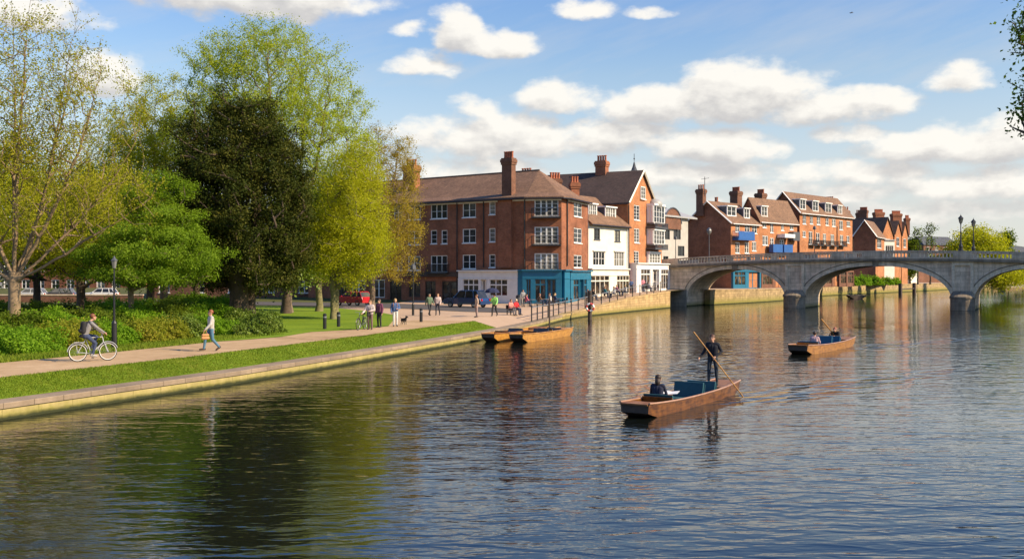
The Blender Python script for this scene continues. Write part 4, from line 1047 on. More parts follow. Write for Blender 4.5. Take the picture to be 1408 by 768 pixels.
def band(u0, u1, n0, n1, zf0, zf1, step=2.0):
    mb = MB(); k = max(1, int((u1 - u0) / step)); 
    for i in range(k):
        a, b = u0 + (u1 - u0) * i / k, u0 + (u1 - u0) * (i + 1) / k
        mb.hexa([BP(a, n1, zf0(a)), BP(b, n1, zf0(b)), BP(b, n0, zf0(b)), BP(a, n0, zf0(a)), BP(a, n1, zf1(a)), BP(b, n1, zf1(b)), BP(b, n0, zf1(b)), BP(a, n0, zf1(a))])
    return mb
band(UEND0, UEND1, -.4, .38, cz, lambda u: cz(u) + .13).build('cornice', S_BRD, br)
band(UEND0, UEND1, -.4, .26, lambda u: cz(u) + .132, lambda u: cz(u) + .3).build('string_course', S_BRD, br)
S_BAL = stone('sunlit baluster stone', (.78, .68, .50), (1, .5), .15, False, .8)  # paler than the parapet: sunlight on the balusters is put into the colour
S_PAR = stone('parapet stone', (.62, .50, .36), (1.4, .5), .25, True, .6)
for side, (na, nb) in enumerate(((-.28, .12), (-WB - .12, -WB + .28))):
    par = band(UEND0, UEND1, na, nb, lambda u: cz(u) + .302, lambda u: cz(u) + .5).build('balustrade', S_PAR, br)
    band(UEND0, UEND1, na - .06, nb + .06, lambda u: ptop(u) - .17, ptop).build('coping', S_PAR, par)
    runs = [(933, 1001), (1007, 1038), (1045, 1081), (1104, 1144), (1161, 1185), (1213, 1251), (1263, 1310), (1336, 1391)]
    runs = [(pxu(a), pxu(b)) for a, b in runs] + [(42.6, 47), (48, 52)]
    ends = [UEND0] + [x for r_ in runs for x in r_] + [UEND1]
    for i in range(0, len(ends), 2):
        a, b = ends[i], ends[i + 1]
        if b - a < .1: continue
        band(a, b, na + .01, nb - .01 + (.06 if b - a > 1.4 else 0), lambda u: cz(u) + .503, lambda u: ptop(u) - .173, 3).build('parapet_pier', S_PAR, par)
    prof = [(.075, 0), (.075, .05), (.04, .08), (.06, .18), (.066, .25), (.035, .42), (.05, .47), (.075, .51), (.075, .56)]
    bme = None; allb = MB()
    for a, b in runs:
        k = max(2, round((b - a) / .42)); mid = []
        for i in range(k):
            u = a + (b - a) * (i + .5) / k; hgt = ptop(u) - .17 - cz(u) - .5; p = BP(u, (na + nb) / 2, cz(u) + .5)
            if side == 0 and u < 42.4:
                if bme is None:
                    o = MB().lathe([(r_ * 1.05, z_ * hgt / .56) for r_, z_ in prof], (0, 0, 0), 6).build('baluster', S_BAL); bme = o.data; bpy.data.objects.remove(o)
                o = bpy.data.objects.new('baluster', bme); COL.objects.link(o); o.parent = par
                o.location = Vector(p) - LOC[par.name]
            else: allb.lathe([(r_, z_ * hgt / .56) for r_, z_ in prof], p, 6)
    if side == 1: o = allb.build('balusters', S_BAL, par); o['kind'] = 'stuff'
# deck road
band(UEND0 - 30, UEND1 + 60, -WB + .4, -.42, lambda u: min(cz(u), 5.2 if u < 0 else 9) - .05 if u < 0 else cz(u) - .05, lambda u: cz(u) + .25, 3).build('deck', G_ROAD, br)
# dark abutment pier at the quay end
mb = MB()
mb.hexa([BP(-2.9, .9, -1.5), BP(.1, .55, -1.5), BP(.1, 0, -1.5), BP(-2.9, 0, -1.5), BP(-2.5, .6, 2.3), BP(.1, .3, 2.3), BP(.1, 0, 2.3), BP(-2.5, 0, 2.3)]); mb.build('abutment', S_BRD, br)
# ------------------------------------------------------------------ plants
def leaves_mesh(name, C, size, rng, mat, parent, up=.35, aspect=.6, outward=None, loc=None, fold=.12):
    n = len(C); C = np.asarray(C)
    N = rng.normal(size=(n, 3)); N /= np.linalg.norm(N, axis=1, keepdims=True)
    N[:, 2] += up
    if outward is not None: N += outward
    N /= np.linalg.norm(N, axis=1, keepdims=True) + 1e-9
    A = rng.normal(size=(n, 3)); T = np.cross(N, A); T /= np.linalg.norm(T, axis=1, keepdims=True) + 1e-9
    B = np.cross(N, T)
    s = (size * (.55 + .9 * rng.random(n)))[:, None]
    f = N * s * fold
    V = np.stack([C - T * s * .5, C + B * s * aspect * .5 + f, C + T * s * .5, C - B * s * aspect * .5 + f], axis=1).reshape(-1, 3)
    Fc = np.arange(4 * n).reshape(n, 4)
    me = np_mesh(name, V, Fc, mat)
    return link(name, me, parent, loc)
def tubes_mesh(name, P0, P1, R0, R1, mat, parent, loc=None):
    """many tapered limbs in one mesh: the wood of one tree"""
    VV = []; FF_ = []; base = 0
    P0, P1, R0, R1 = map(np.asarray, (P0, P1, R0, R1))
    for k, sel in ((10, R0 > .14), (6, (R0 <= .14) & (R0 > .035)), (3, R0 <= .035)):
        if not sel.any(): continue
        a, b, r0, r1 = P0[sel], P1[sel], R0[sel], R1[sel]; e = len(a)
        D = b - a; L = np.linalg.norm(D, axis=1, keepdims=True) + 1e-9; D = D / L
        ref = np.where(np.abs(D[:, 2:3]) < .9, np.array([[0, 0, 1.]]), np.array([[1., 0, 0]]))
        U = np.cross(D, ref); U /= np.linalg.norm(U, axis=1, keepdims=True) + 1e-9; W = np.cross(D, U)
        t = np.arange(k) * 2 * PI / k
        ring = U[:, None, :] * np.cos(t)[None, :, None] + W[:, None, :] * np.sin(t)[None, :, None]
        V = np.concatenate([a[:, None, :] + ring * r0[:, None, None], b[:, None, :] + D[:, None, :] * (r1 * .3)[:, None, None] + ring * r1[:, None, None]], axis=1).reshape(-1, 3)
        i = np.arange(k); q = np.stack([i, (i + 1) % k, (i + 1) % k + k, i + k], axis=1)
        Fc = (np.arange(e) * 2 * k)[:, None, None] + q[None]
        VV.append(V); FF_.append(Fc.reshape(-1, 4) + base); base += len(V)
    me = np_mesh(name, np.concatenate(VV), np.concatenate(FF_), mat, smooth=True)
    return link(name, me, parent, loc)
def sample_crown(rng, ell, n, shell, bump=.22):
    """points through the volume of a few ellipsoids with lumpy outlines"""
    w_ = np.array([e[3] * e[4] * e[5] * (e[6] if len(e) > 6 else 1) for e in ell]); w_ = w_ / w_.sum()
    which = rng.choice(len(ell), n, p=w_)
    d = rng.normal(size=(n, 3)); d /= np.linalg.norm(d, axis=1, keepdims=True)
    r = rng.random(n) ** (1 / (3 + shell))
    ph = rng.random((4, 3)) * 6
    lump = sum(np.sin(d[:, 0] * (3 + k) + ph[k, 0]) * np.sin(d[:, 1] * (4 + k) + ph[k, 1]) * np.sin(d[:, 2] * (3 + 2 * k) + ph[k, 2]) for k in range(4)) * .6
    r = r * (1 + bump * lump)
    E = np.array([e[:6] for e in ell])[which]
    return E[:, :3] + d * r[:, None] * E[:, 3:6]
def grow(rng, targets, trunk_h, lead_h, trunk_r, tip=.012, wob=.12, stems=1, spread=0., expo=.47, seg=.75, up=.25, lean=(0, 0), steep=.15, limbs=()):
    nodes = []; par = []
    free = []   # indices that may bear branches
    for s_ in range(stems):
        a = rng.random() * 6.28 + s_ * 6.28 / max(stems, 1); last = -1 if s_ == 0 or spread > 0 else 0
        k = int(lead_h / .6); x = y = 0.
        for i in range(k + 1):
            z = i * .6; f = i / max(1, k)
            x += rng.normal() * wob * .35; y += rng.normal() * wob * .35
            ox = lean[0] * f + spread * math.cos(a) * (.35 + f); oy = lean[1] * f + spread * math.sin(a) * (.35 + f)
            nodes.append((x + ox, y + oy, z)); par.append(last); last = len(nodes) - 1
            if z >= trunk_h: free.append(last)
    fork = max([i for i in range(len(nodes)) if nodes[i][2] <= trunk_h + .01], key=lambda i: nodes[i][2])
    for li, (ex, ey, ez) in enumerate(limbs):      # main limbs sweeping up from the fork
        a = np.array(nodes[fork]); b = np.array([ex, ey, ez]); m = int(np.linalg.norm(b - a) / .6); last = fork
        c = a + (b - a) * np.array([.62, .62, .38]); w1 = rng.normal(size=3) * .25
        for i in range(1, m + 1):
            f = i / m; pt = (1 - f) ** 2 * a + 2 * f * (1 - f) * c + f * f * b + w1 * math.sin(f * 5 + li) * f + rng.normal(size=3) * .03
            nodes.append(tuple(pt)); par.append(last); last = len(nodes) - 1
            if f > .2: free.append(last)
    NP = np.zeros((len(nodes) + len(targets) * 14, 3)); NP[:len(nodes)] = nodes; n = len(nodes)
    ok = np.zeros(len(NP), bool); ok[free] = True; cost = np.zeros(len(NP))
    par = par + [0] * (len(NP) - n); tips = []
    c0 = NP[free[0]]
    order = np.argsort(np.linalg.norm((targets - c0) * [1, 1, .8], axis=1))
    for ti in order:
        p = targets[ti]
        q = NP[:n]; dlt = p - q; L = np.linalg.norm(dlt, axis=1) + 1e-6
        c = L * (1 + 1.3 * np.clip(steep - dlt[:, 2] / L, 0, 2)) + .12 * cost[:n]
        c[~ok[:n]] = 1e9
        j = int(np.argmin(c)); Lj = L[j]; a = NP[j].copy()
        m = int(min(12, max(1, round(Lj / seg)))); mid = a + (p - a) * .5 + np.array([0, 0, up * Lj * (.3 if dlt[j, 2] > 0 else -.1)]) * .5 + rng.normal(size=3) * Lj * .07
        last = j
        for i in range(1, m + 1):
            s_ = i / m; pt = (1 - s_) ** 2 * a + 2 * s_ * (1 - s_) * mid + s_ * s_ * p
            if i < m: pt = pt + rng.normal(size=3) * .05
            NP[n] = pt; par[n] = last; ok[n] = True; cost[n] = cost[last] + Lj / m; last = n; n += 1
        tips.append(last)
    cnt = np.zeros(n); cnt[tips] = 1
    for i in range(n - 1, -1, -1):
        if par[i] >= 0: cnt[par[i]] += cnt[i]
    cnt = np.maximum(cnt, .5); r = np.maximum(tip, trunk_r * (cnt / cnt[0]) ** expo)
    z = NP[:n, 2]; r = r * (1 + .45 * np.exp(-z / .35))
    e = [i for i in range(n) if par[i] >= 0]; pe = [par[i] for i in e]
    return NP[pe], NP[e], r[pe], np.minimum(r[pe], r[e] * 1.02), NP[tips], NP[:n], r
def make_tree(name, label, loc, crown, trunk_h, lead_h, trunk_r, nt, per, size, lmat, bmat, seed, spread=.4, shell=1., tip=.012, stems=1, stemspread=0., group=None, up=.35, aspect=.6, bump=.22, twig_leaf=0., grp=None, expo=.47, cat='tree', droop=0., lean=(0, 0), updraw=.25, steep=.15, limbs=()):
    rng = np.random.default_rng(seed)
    t_ = thing(name, label, cat, loc, group)
    T = sample_crown(rng, crown, nt, shell, bump); T = T[T[:, 2] > trunk_h * .7]
    p0, p1, r0, r1, tips, nodes, r = grow(rng, T, trunk_h, lead_h, trunk_r, tip, stems=stems, spread=stemspread, expo=expo, lean=lean, up=updraw, steep=steep, limbs=limbs)
    L = np.array(loc)
    LOC_ = LOC[t_.name]
    tr = tubes_mesh('trunk', p0, p1, r0, r1, bmat, t_)
    C = np.repeat(tips, per, axis=0); jit = rng.normal(size=C.shape) * spread * np.array([1, 1, .75]); C = C + jit
    if droop: C[:, 2] -= np.abs(rng.normal(size=len(C))) * droop
    if twig_leaf:   # leaves strung along the fine twigs too
        thin = np.where(r0 < .05)[0]; k = int(len(C) * twig_leaf); ch = rng.choice(thin, k); f = rng.random((k, 1))
        C = np.concatenate([C, p0[ch] * (1 - f) + p1[ch] * f + rng.normal(size=(k, 3)) * .12])
    cen = np.average(np.array([e[:3] for e in crown]), axis=0)
    outw = C - cen; outw /= np.linalg.norm(outw, axis=1, keepdims=True) + 1e-6
    leaves_mesh('crown', C, size, rng, lmat, t_, up=up, aspect=aspect, outward=outw * .5)
    return t_
def gxy(px, Y): return ((px - CX) / F * Y, Y)
def ell(px, py, Y, rx, ry, bx, by, bz, rz=None, w=1.):
    """crown lobe given by photo pixels at depth Y, relative to the tree's base"""
    k = Y / F
    return ((px - CX) * k - bx, Y - by, CAMZ - (py - HY) * k - bz, rx * k, (rz or rx) * k, ry * k, w)
BK_GREY = plain('grey brown bark', (.17, .125, .085), .9, .3, 5., bump=.6)
BK_PALE = plain('pale tan bark', (.22, .155, .09), .9, .3, 4., bump=.5)
BK_DARK = plain('dark bark', (.075, .052, .035), .9, .3, 5., bump=.5)
BK_MOSS = plain('greenish bark', (.16, .14, .06), .9, .3, 4., bump=.5)
L_OLIVE = leafmat('olive gold young leaves', [(.22, .23, .018), (.37, .37, .025), (.48, .43, .035)])
L_GOLD = leafmat('yellow green maple leaves', [(.26, .30, .014), (.44, .46, .022), (.55, .51, .035)])
L_BRIGHT = leafmat('bright green leaves', [(.11, .19, .012), (.20, .32, .02), (.31, .43, .045)])
L_DARK = leafmat('dark evergreen leaves', [(.018, .030, .005), (.042, .056, .009), (.14, .13, .022)], .6, .22, .55, .45, .06)
L_LIGHT = leafmat('light yellow green leaves', [(.25, .33, .02), (.40, .48, .03), (.50, .55, .05)])
L_LIME = leafmat('lime yellow leaves', [(.28, .31, .012), (.45, .47, .018), (.55, .54, .03)])
L_BROWN = leafmat('bronze spring leaves', [(.28, .20, .03), (.43, .33, .04), (.48, .41, .05)])
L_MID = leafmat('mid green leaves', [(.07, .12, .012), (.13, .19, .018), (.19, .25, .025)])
L_HEDGE = leafmat('lush undergrowth leaves', [(.11, .23, .014), (.21, .38, .022), (.32, .48, .035)])
L_BUSH2 = leafmat('bronze tipped shrub leaves', [(.17, .21, .02), (.31, .34, .03), (.46, .36, .06)])
L_GLOSS = leafmat('glossy shrub leaves', [(.07, .12, .014), (.13, .20, .024), (.22, .27, .04)], .45, .25, spec=.2)
def T(name, label, px, Y, z0, lobes, trunk_h, lead_h, trunk_r, nt, per, size, lmat, bmat, seed, **kw):
    x, y = gxy(px, Y); z0 = on_ground(x, y) - .05 if z0 is None else z0
    c = [ell(l[0], l[1], l[4] if len(l) > 4 and l[4] else Y, l[2], l[3], x, y, z0, w=(l[5] if len(l) > 5 else 1.)) for l in lobes]
    return make_tree(name, label, (x, y, z0), c, trunk_h, lead_h, trunk_r, nt, per, size, lmat, bmat, seed, **kw)
PK = 'trees of the riverside park'
T('maple_tree', 'tall sparse spring tree at the left edge with pale trunk and bare ascending limbs', 20, 55, None, [(20, 120, 120, 130), (95, 165, 105, 115, 55, .8), (30, 250, 130, 95), (150, 260, 75, 60, 54, .8), (-60, 190, 90, 120)],
  3.0, 3.0, .31, 1700, 18, .105, L_OLIVE, BK_PALE, 11, spread=.26, shell=.3, stems=1, group=PK, expo=.53, tip=.011, twig_leaf=.6, updraw=.5, steep=.6, limbs=[(-5.5, 1, 12.5), (-3, -1, 16.5), (-.8, 1.5, 19.5), (1.2, -1.2, 19.8), (3.2, 1, 18), (5, -.6, 14.5), (6.2, 1.2, 11), (-6.5, -1, 8.5), (2.2, 2.5, 15), (7.2, -.5, 7.6), (-1.8, -2.2, 14)])
T('maple_tree', 'broad yellow green tree with gold tinted leaves behind the cyclist', 110, 68, None, [(120, 300, 100, 70), (180, 285, 60, 55), (60, 330, 75, 50), (150, 350, 90, 35), (30, 300, 60, 70)],
  2.2, 6., .24, 700, 105, .12, L_GOLD, BK_DARK, 12, spread=.34, shell=.8, group=PK)
T('maple_tree', 'small fresh bright green tree in tiers beside the lamp post', 183, 62, None, [(200, 378, 88, 13), (212, 350, 86, 15), (252, 362, 46, 11), (150, 352, 52, 13), (208, 322, 70, 15), (250, 330, 40, 11), (218, 293, 58, 14), (205, 268, 42, 13), (240, 262, 30, 11), (222, 245, 26, 11)],
  1.6, 5.8, .17, 480, 165, .115, L_BRIGHT, BK_GREY, 13, spread=.25, shell=.8, bump=.35, group=PK, up=.9)
T('evergreen_oak', 'large dark evergreen tree with dense crown and ivy round its clustered trunks', 336, 70, None, [(335, 270, 92, 120), (305, 195, 62, 68), (375, 290, 55, 110), (275, 300, 42, 90), (350, 365, 78, 38), (340, 175, 45, 42)],
  2.4, 11., .5, 1000, 190, .135, L_DARK, BK_DARK, 14, spread=.33, shell=2.4, stems=3, stemspread=.9, group=PK, bump=.3)
T('poplar_tree', 'tallest light green tree whose airy crown rises behind the dark evergreen', 395, 88, None, [(380, 120, 110, 85), (330, 130, 75, 75), (440, 185, 72, 95), (470, 235, 58, 80), (495, 215, 26, 45), (300, 80, 50, 40), (365, 60, 60, 35), (300, 190, 70, 70)],
  3.5, 5., .42, 1400, 62, .13, L_LIGHT, BK_GREY, 15, spread=.36, shell=.6, group=PK, twig_leaf=.35, updraw=.5, expo=.54, steep=.6, limbs=[(-7, 0, 17), (-4.5, 1.5, 20.5), (-1.5, -1, 23), (1.5, 1.5, 22), (3.5, -1.5, 18.5), (5, 1, 14), (-3, -2, 15.5), (1, 2, 17)])
T('willow_tree', 'lime yellow tree with a dense drooping crown and a forked trunk on the lawn', 459, 75, None, [(480, 290, 52, 80), (475, 333, 60, 50), (450, 320, 33, 64), (505, 330, 32, 48), (490, 230, 36, 45)],
  2.4, 9., .22, 560, 170, .10, L_LIME, BK_MOSS, 16, spread=.34, shell=1.2, group=PK, stems=2, stemspread=.25, droop=.28)
T('lime_tree', 'light green tree with a straight trunk between dark evergreen and lime yellow tree', 437, 91, None, [(445, 300, 45, 75), (430, 350, 45, 45)],
  3.6, 9., .28, 330, 90, .13, L_LIGHT, BK_MOSS, 17, spread=.42, group=PK)
T('plane_tree', 'bronze leaved half bare tree in front of the brick corner building', 512, 99, None, [(540, 275, 45, 95), (545, 330, 40, 70), (520, 220, 34, 50), (555, 230, 26, 50)],
  3.0, 4., .26, 600, 44, .12, L_BROWN, BK_GREY, 18, spread=.32, shell=.5, group=PK, twig_leaf=.4, updraw=.5, expo=.54, steep=.6, limbs=[(.5, 0, 16.5), (2.4, .8, 15), (3.6, -.6, 11.5), (-.6, 1, 13.5), (2, -1, 9)])
T('lime_tree', 'yellow green tree rising behind and left of the dark evergreen', 225, 96, None, [(215, 180, 68, 80), (180, 220, 60, 80), (250, 200, 50, 80), (215, 260, 85, 70), (150, 250, 50, 60)],
  3.2, 5., .34, 900, 85, .14, L_GOLD, BK_GREY, 19, spread=.42, shell=.6, group=PK, twig_leaf=.3, expo=.52, steep=.5, limbs=[(-3.5, 0, 15), (-1.5, 1, 17.5), (.6, -1, 18), (2.2, 1, 15.5), (-5, -1, 11)])
# trees in the second row: each its own crown, filling the park behind
for i, (px, Y, lobes, lm, lab, sd) in enumerate((
    (52, 104, [(50, 300, 85, 90), (10, 260, 70, 90)], L_MID, 'shaded green tree behind the pale trunk at the left edge', 31),
    (112, 100, [(110, 330, 60, 55), (140, 290, 55, 60)], L_MID, 'dark trunked tree in the second row behind the cyclist', 32),
    (205, 92, [(215, 330, 60, 55), (245, 310, 45, 60)], L_MID, 'thick trunked shaded tree behind the bright green one', 33),
    (270, 100, [(275, 330, 55, 60), (300, 280, 50, 80)], L_MID, 'tree hidden behind the dark evergreen, its trunk in shade', 34),
    (395, 86, [(400, 350, 40, 42), (410, 300, 40, 50)], L_GLOSS, 'dull green tree just right of the evergreen with a bare mossy trunk', 35),
    (-60, 90, [(-50, 280, 90, 100)], L_GOLD, 'yellow green tree partly cut off by the left edge', 36))):
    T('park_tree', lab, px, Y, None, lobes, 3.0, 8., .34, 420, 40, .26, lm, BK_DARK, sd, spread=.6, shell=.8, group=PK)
# beyond the bridge and on the far bank
T('willow_tree', 'yellow green willow behind the two bridge lamps', 1345, 175, 1.5, [(1345, 345, 42, 32), (1320, 357, 28, 22), (1372, 360, 24, 20), (1350, 326, 24, 15), (1308, 362, 18, 14), (1375, 377, 36, 14)],
  2., 7., .35, 600, 60, .3, L_LIME, BK_GREY, 41, spread=.6, shell=1., droop=.5)
for i, (px, yt, rx, lab, sd) in enumerate(((1262, 312, 6, 'thin half bare far tree nearest the last gables', 42), (1279, 306, 8, 'thin half bare far tree with tufted top left of the lamps', 43), (1252, 328, 8, 'dark small far tree against the last gable', 44), (1386, 318, 9, 'dark narrow far conifer right of the yellow willow', 45), (1402, 350, 14, 'dark bushy far tree at the right edge over the parapet', 46))):
    T('far_tree', lab, px, 262, 1.8, [(px, yt + 8, rx, 8), (px, yt + 26, rx * .7, 14), (px, yt + 44, rx * .8, 10)], 2, 8, .2, 70 if i < 2 else 130, 9 if i < 2 else 26, .42, (L_MID, L_GLOSS, L_MID)[i % 3], BK_DARK, sd, spread=.5, shell=.4, group='small far trees past the bridge')
for i in range(16):
    px = 1330 + i * 9.5; Y = 300 + (i * 37 % 60) + max(0, px - 1390) * .6
    T('riverside_tree', 'green bankside tree on the far shore beyond the right arch', px, Y, .9, [(px, 374 - (i * 7 % 5), 14, 10), (px + 5, 380, 13, 7)], 1., 3., .2, 70, 40, .5, (L_MID, L_LIME, L_HEDGE)[i % 3], BK_DARK, 60 + i, spread=.7, group='bankside trees beyond the right arch')
# the overhanging branch at the top right: a tree on the right bank
bx, by = 27.5, 41.
make_tree('bank_tree', 'leafy branch reaching in at the top right edge of the picture', (bx, by, 1.0), [(-6.4, 0, 10.2, .9, 2, 1.7, 3), (-5.9, 0, 13.0, 1.3, 2, 1.9, 3), (-3.2, 0, 11, 2.6, 2.6, 3.4), (0, 0, 12, 3.2, 3, 4)], 3., 9., .3, 420, 14, .17, leafmat('deep green spring leaves', [(.05, .10, .012), (.09, .16, .018), (.14, .21, .03)]), BK_DARK, 71, spread=.26, shell=.3, twig_leaf=.4)

# ------------------------------------------------------------------ undergrowth: each shrub on its own
def bush(name, label, px, py, rx, h, mat, seed, n=5200, size=.12, ry=None, group='shrubs along the park path', Y=None, z0=None, core=True):
    rng = np.random.default_rng(seed)
    if Y is None: x, y, _ = gp(px, py, .95)
    else: x, y = gxy(px, Y)
    z0 = on_ground(x, y) if z0 is None else z0
    t_ = thing(name, label, 'shrub', (x, y, z0), group)
    ry = ry or rx * .8
    d = rng.normal(size=(n, 3)); d /= np.linalg.norm(d, axis=1, keepdims=True); d[:, 2] = np.abs(d[:, 2])
    a = np.arctan2(d[:, 1], d[:, 0]); ph = rng.random(6) * 6.28
    lump = 1 + .16 * np.sin(a * 3 + ph[0] + d[:, 2] * 3) + .13 * np.sin(a * 5 + ph[1]) * np.sin(d[:, 2] * 6 + ph[2]) + .1 * np.sin(a * 9 + ph[3] + d[:, 2] * 9)
    r = lump * (.72 + .34 * rng.random(n) ** .7)
    C = d * r[:, None] * np.array([rx, ry, h])
    sp = rng.random(n) < .06; C[sp] *= 1.12; C[sp, 2] += .06
    leaves_mesh('foliage', C, size, rng, mat, t_, up=.35, outward=d * .6)
    mb = MB()
    for i in range(7):
        aa = i * .9 + seed; mb.tube([(x + .1 * math.cos(aa), y + .1 * math.sin(aa), z0 - .05), (x + rx * .4 * math.cos(aa), y + ry * .4 * math.sin(aa), z0 + h * .45), (x + rx * .62 * math.cos(aa + .3), y + ry * .6 * math.sin(aa + .3), z0 + h * .72)], [.03, .022, .01], 5)
    mb.build('stems', BK_DARK, t_)
    return t_
rb = random.Random(8)
BL = [ # px, py(base), rx m, h m, material
 (-18, 484, 1.5, 1.0, L_HEDGE), (12, 487, 1.3, .85, L_HEDGE), (45, 484, 1.4, .95, L_HEDGE), (76, 481, 1.3, 1.0, L_BUSH2), (104, 478, 1.2, 1.1, L_BUSH2), (130, 475, 1.3, 1.05, L_HEDGE), (160, 472, 1.0, .8, L_HEDGE),
 (192, 470, 1.25, .9, L_BUSH2), (222, 467, 1.3, .95, L_BUSH2), (250, 464, 1.3, 1.0, L_GLOSS), (276, 461, 1.2, .95, L_HEDGE), (306, 460, 1.0, .7, L_HEDGE), (362, 457, 1.15, 1.05, L_GLOSS), (344, 461, .9, .6, L_GLOSS),
 (10, 462, 2.2, 1.1, L_MID), (62, 460, 2.4, 1.2, L_HEDGE), (120, 456, 2.2, 1.2, L_MID), (170, 452, 2.4, 1.2, L_HEDGE), (228, 448, 2.4, 1.1, L_MID), (285, 445, 2.2, 1.1, L_HEDGE), (322, 445, 1.8, .9, L_GLOSS),
 (40, 443, 3., 1.2, L_MID), (105, 440, 3., 1.25, L_MID), (165, 437, 3., 1.3, L_HEDGE), (225, 434, 3., 1.2, L_MID), (262, 424, 3., 1.3, L_HEDGE), (300, 428, 2.6, 1.2, L_HEDGE), (-20, 440, 3., 1.3, L_MID)]
desc = {id(L_HEDGE): 'lush green', id(L_BUSH2): 'bronze tipped', id(L_GLOSS): 'dark glossy', id(L_MID): 'shaded dull green'}
where = ['cut by the left edge at the path', 'at the path nearest the left corner', 'beside the pale trunk foot', 'behind the bicycle rear wheel', 'behind the cyclist and pack', 'between cyclist and lamp post', 'low by the lamp post foot',
         'right of the lamp post', 'under the bright green tree', 'left of the walker, clipped round', 'just left of the walker', 'just right of the walker', 'over ivy covered roots of the dark evergreen', 'low at the path under the evergreen',
         'behind the pale trunk', 'second row behind the cyclist', 'second row left of the lamp', 'second row right of the lamp', 'second row under the bright tree', 'second row behind the walker', 'at the evergreen trunks',
         'third row far left', 'third row near the dark trunks', 'third row behind the lamp', 'third row behind the bright tree', 'by the road under the evergreen', 'left of the evergreen trunks', 'third row cut by the left edge']
for i, (px, py, rx, h, mt) in enumerate(BL):
    bush('shrub', f'{desc[id(mt)]} shrub {where[i]}', px, py, rx, h, mt, 100 + i, n=int(8000 * (1.25 if rx > 2 else 1)), size=.10 if rx < 2 else .14)
for i, (px, Y, rx, h, lab) in enumerate(((1172, 214, 1.5, 1.7, 'left'), (1187, 219, 1.8, 2.0, 'second'), (1203, 224, 1.6, 1.8, 'third'), (1218, 229, 1.6, 1.6, 'fourth'), (1231, 233, 1.3, 1.4, 'rightmost'))):
    bush('shrub', f'{lab} of the planter shrubs on the far promenade under the middle arch', px, 0, rx, h, L_HEDGE, 150 + i, n=1500, size=.3, Y=Y, z0=2.0, group='planter shrubs on the far promenade')
bush('shrub', 'weedy plant growing from the far embankment wall under the left arch', 1040, 0, .9, .9, L_HEDGE, 160, n=900, size=.22, Y=163.5, z0=.9, group=None)
bush('shrub', 'second smaller weedy plant on the embankment wall under the left arch', 1049, 0, .6, .7, L_HEDGE, 161, n=600, size=.2, Y=167, z0=1.1, group=None)

# ------------------------------------------------------------------ grass
def grass_on(name, offs, i0, i1, n, seed, hgt=.07):
    rng = np.random.default_rng(seed); C = []
    seg = list(range(i0, i1)); ln = np.array([(BK[i + 1] - BK[i]).length for i in seg]); ws = ln / np.array([max(8, BK[i].y) for i in seg]) ** 1.3; ws = ws / ws.sum()
    ch = rng.choice(len(seg), n, p=ws); f = rng.random(n); o = offs[0] + (offs[1] - offs[0]) * rng.random(n)
    P = np.array([[BK[i].x, BK[i].y, BK[i].z] for i in range(len(BK))]); Nn = np.array([[a.x, a.y] for a in BN])
    a = np.array(seg)[ch]; pt = P[a] * (1 - f[:, None]) + P[a + 1] * f[:, None]; nn = Nn[a] * (1 - f[:, None]) + Nn[a + 1] * f[:, None]
    z = np.array([gz(oo, zz) for oo, zz in zip(o, pt[:, 2])])
    B = np.stack([pt[:, 0] + nn[:, 0] * o, pt[:, 1] + nn[:, 1] * o, z], axis=1)
    return blades(name, B, rng, hgt)
L_GRASS = leafmat('grass blades', [(.07, .12, .01), (.13, .20, .012), (.19, .25, .02), (.30, .29, .05)], .6, .3, .8, .45)
def blades(name, B, rng, hgt):
    n = len(B); a = rng.random(n) * 6.28; w_ = .012 + .01 * rng.random(n); h = hgt * (.4 + 1.1 * rng.random(n)); l = h * .6
    ca, sa = np.cos(a), np.sin(a); b = rng.random(n) * 6.28
    z = np.zeros(n)
    V = np.stack([B + np.stack([-ca * w_, -sa * w_, z - .01], 1), B + np.stack([ca * w_, sa * w_, z - .01], 1), B + np.stack([np.cos(b) * l + ca * .002, np.sin(b) * l + sa * .002, h], 1)], 1).reshape(-1, 3)
    o = link(name, np_mesh(name, V, np.arange(3 * n).reshape(n, 3), L_GRASS, nside=3)); tag(o, kind='stuff'); return o
i0 = idx_near(20)
grass_on('grass', (CW + .02, VW + .05), i0, iA, 90000, 5, .04)
rng = np.random.default_rng(6)
grass_on('grass', (PW - .05, 9.2), i0, idx_near(52), 30000, 7, .13)
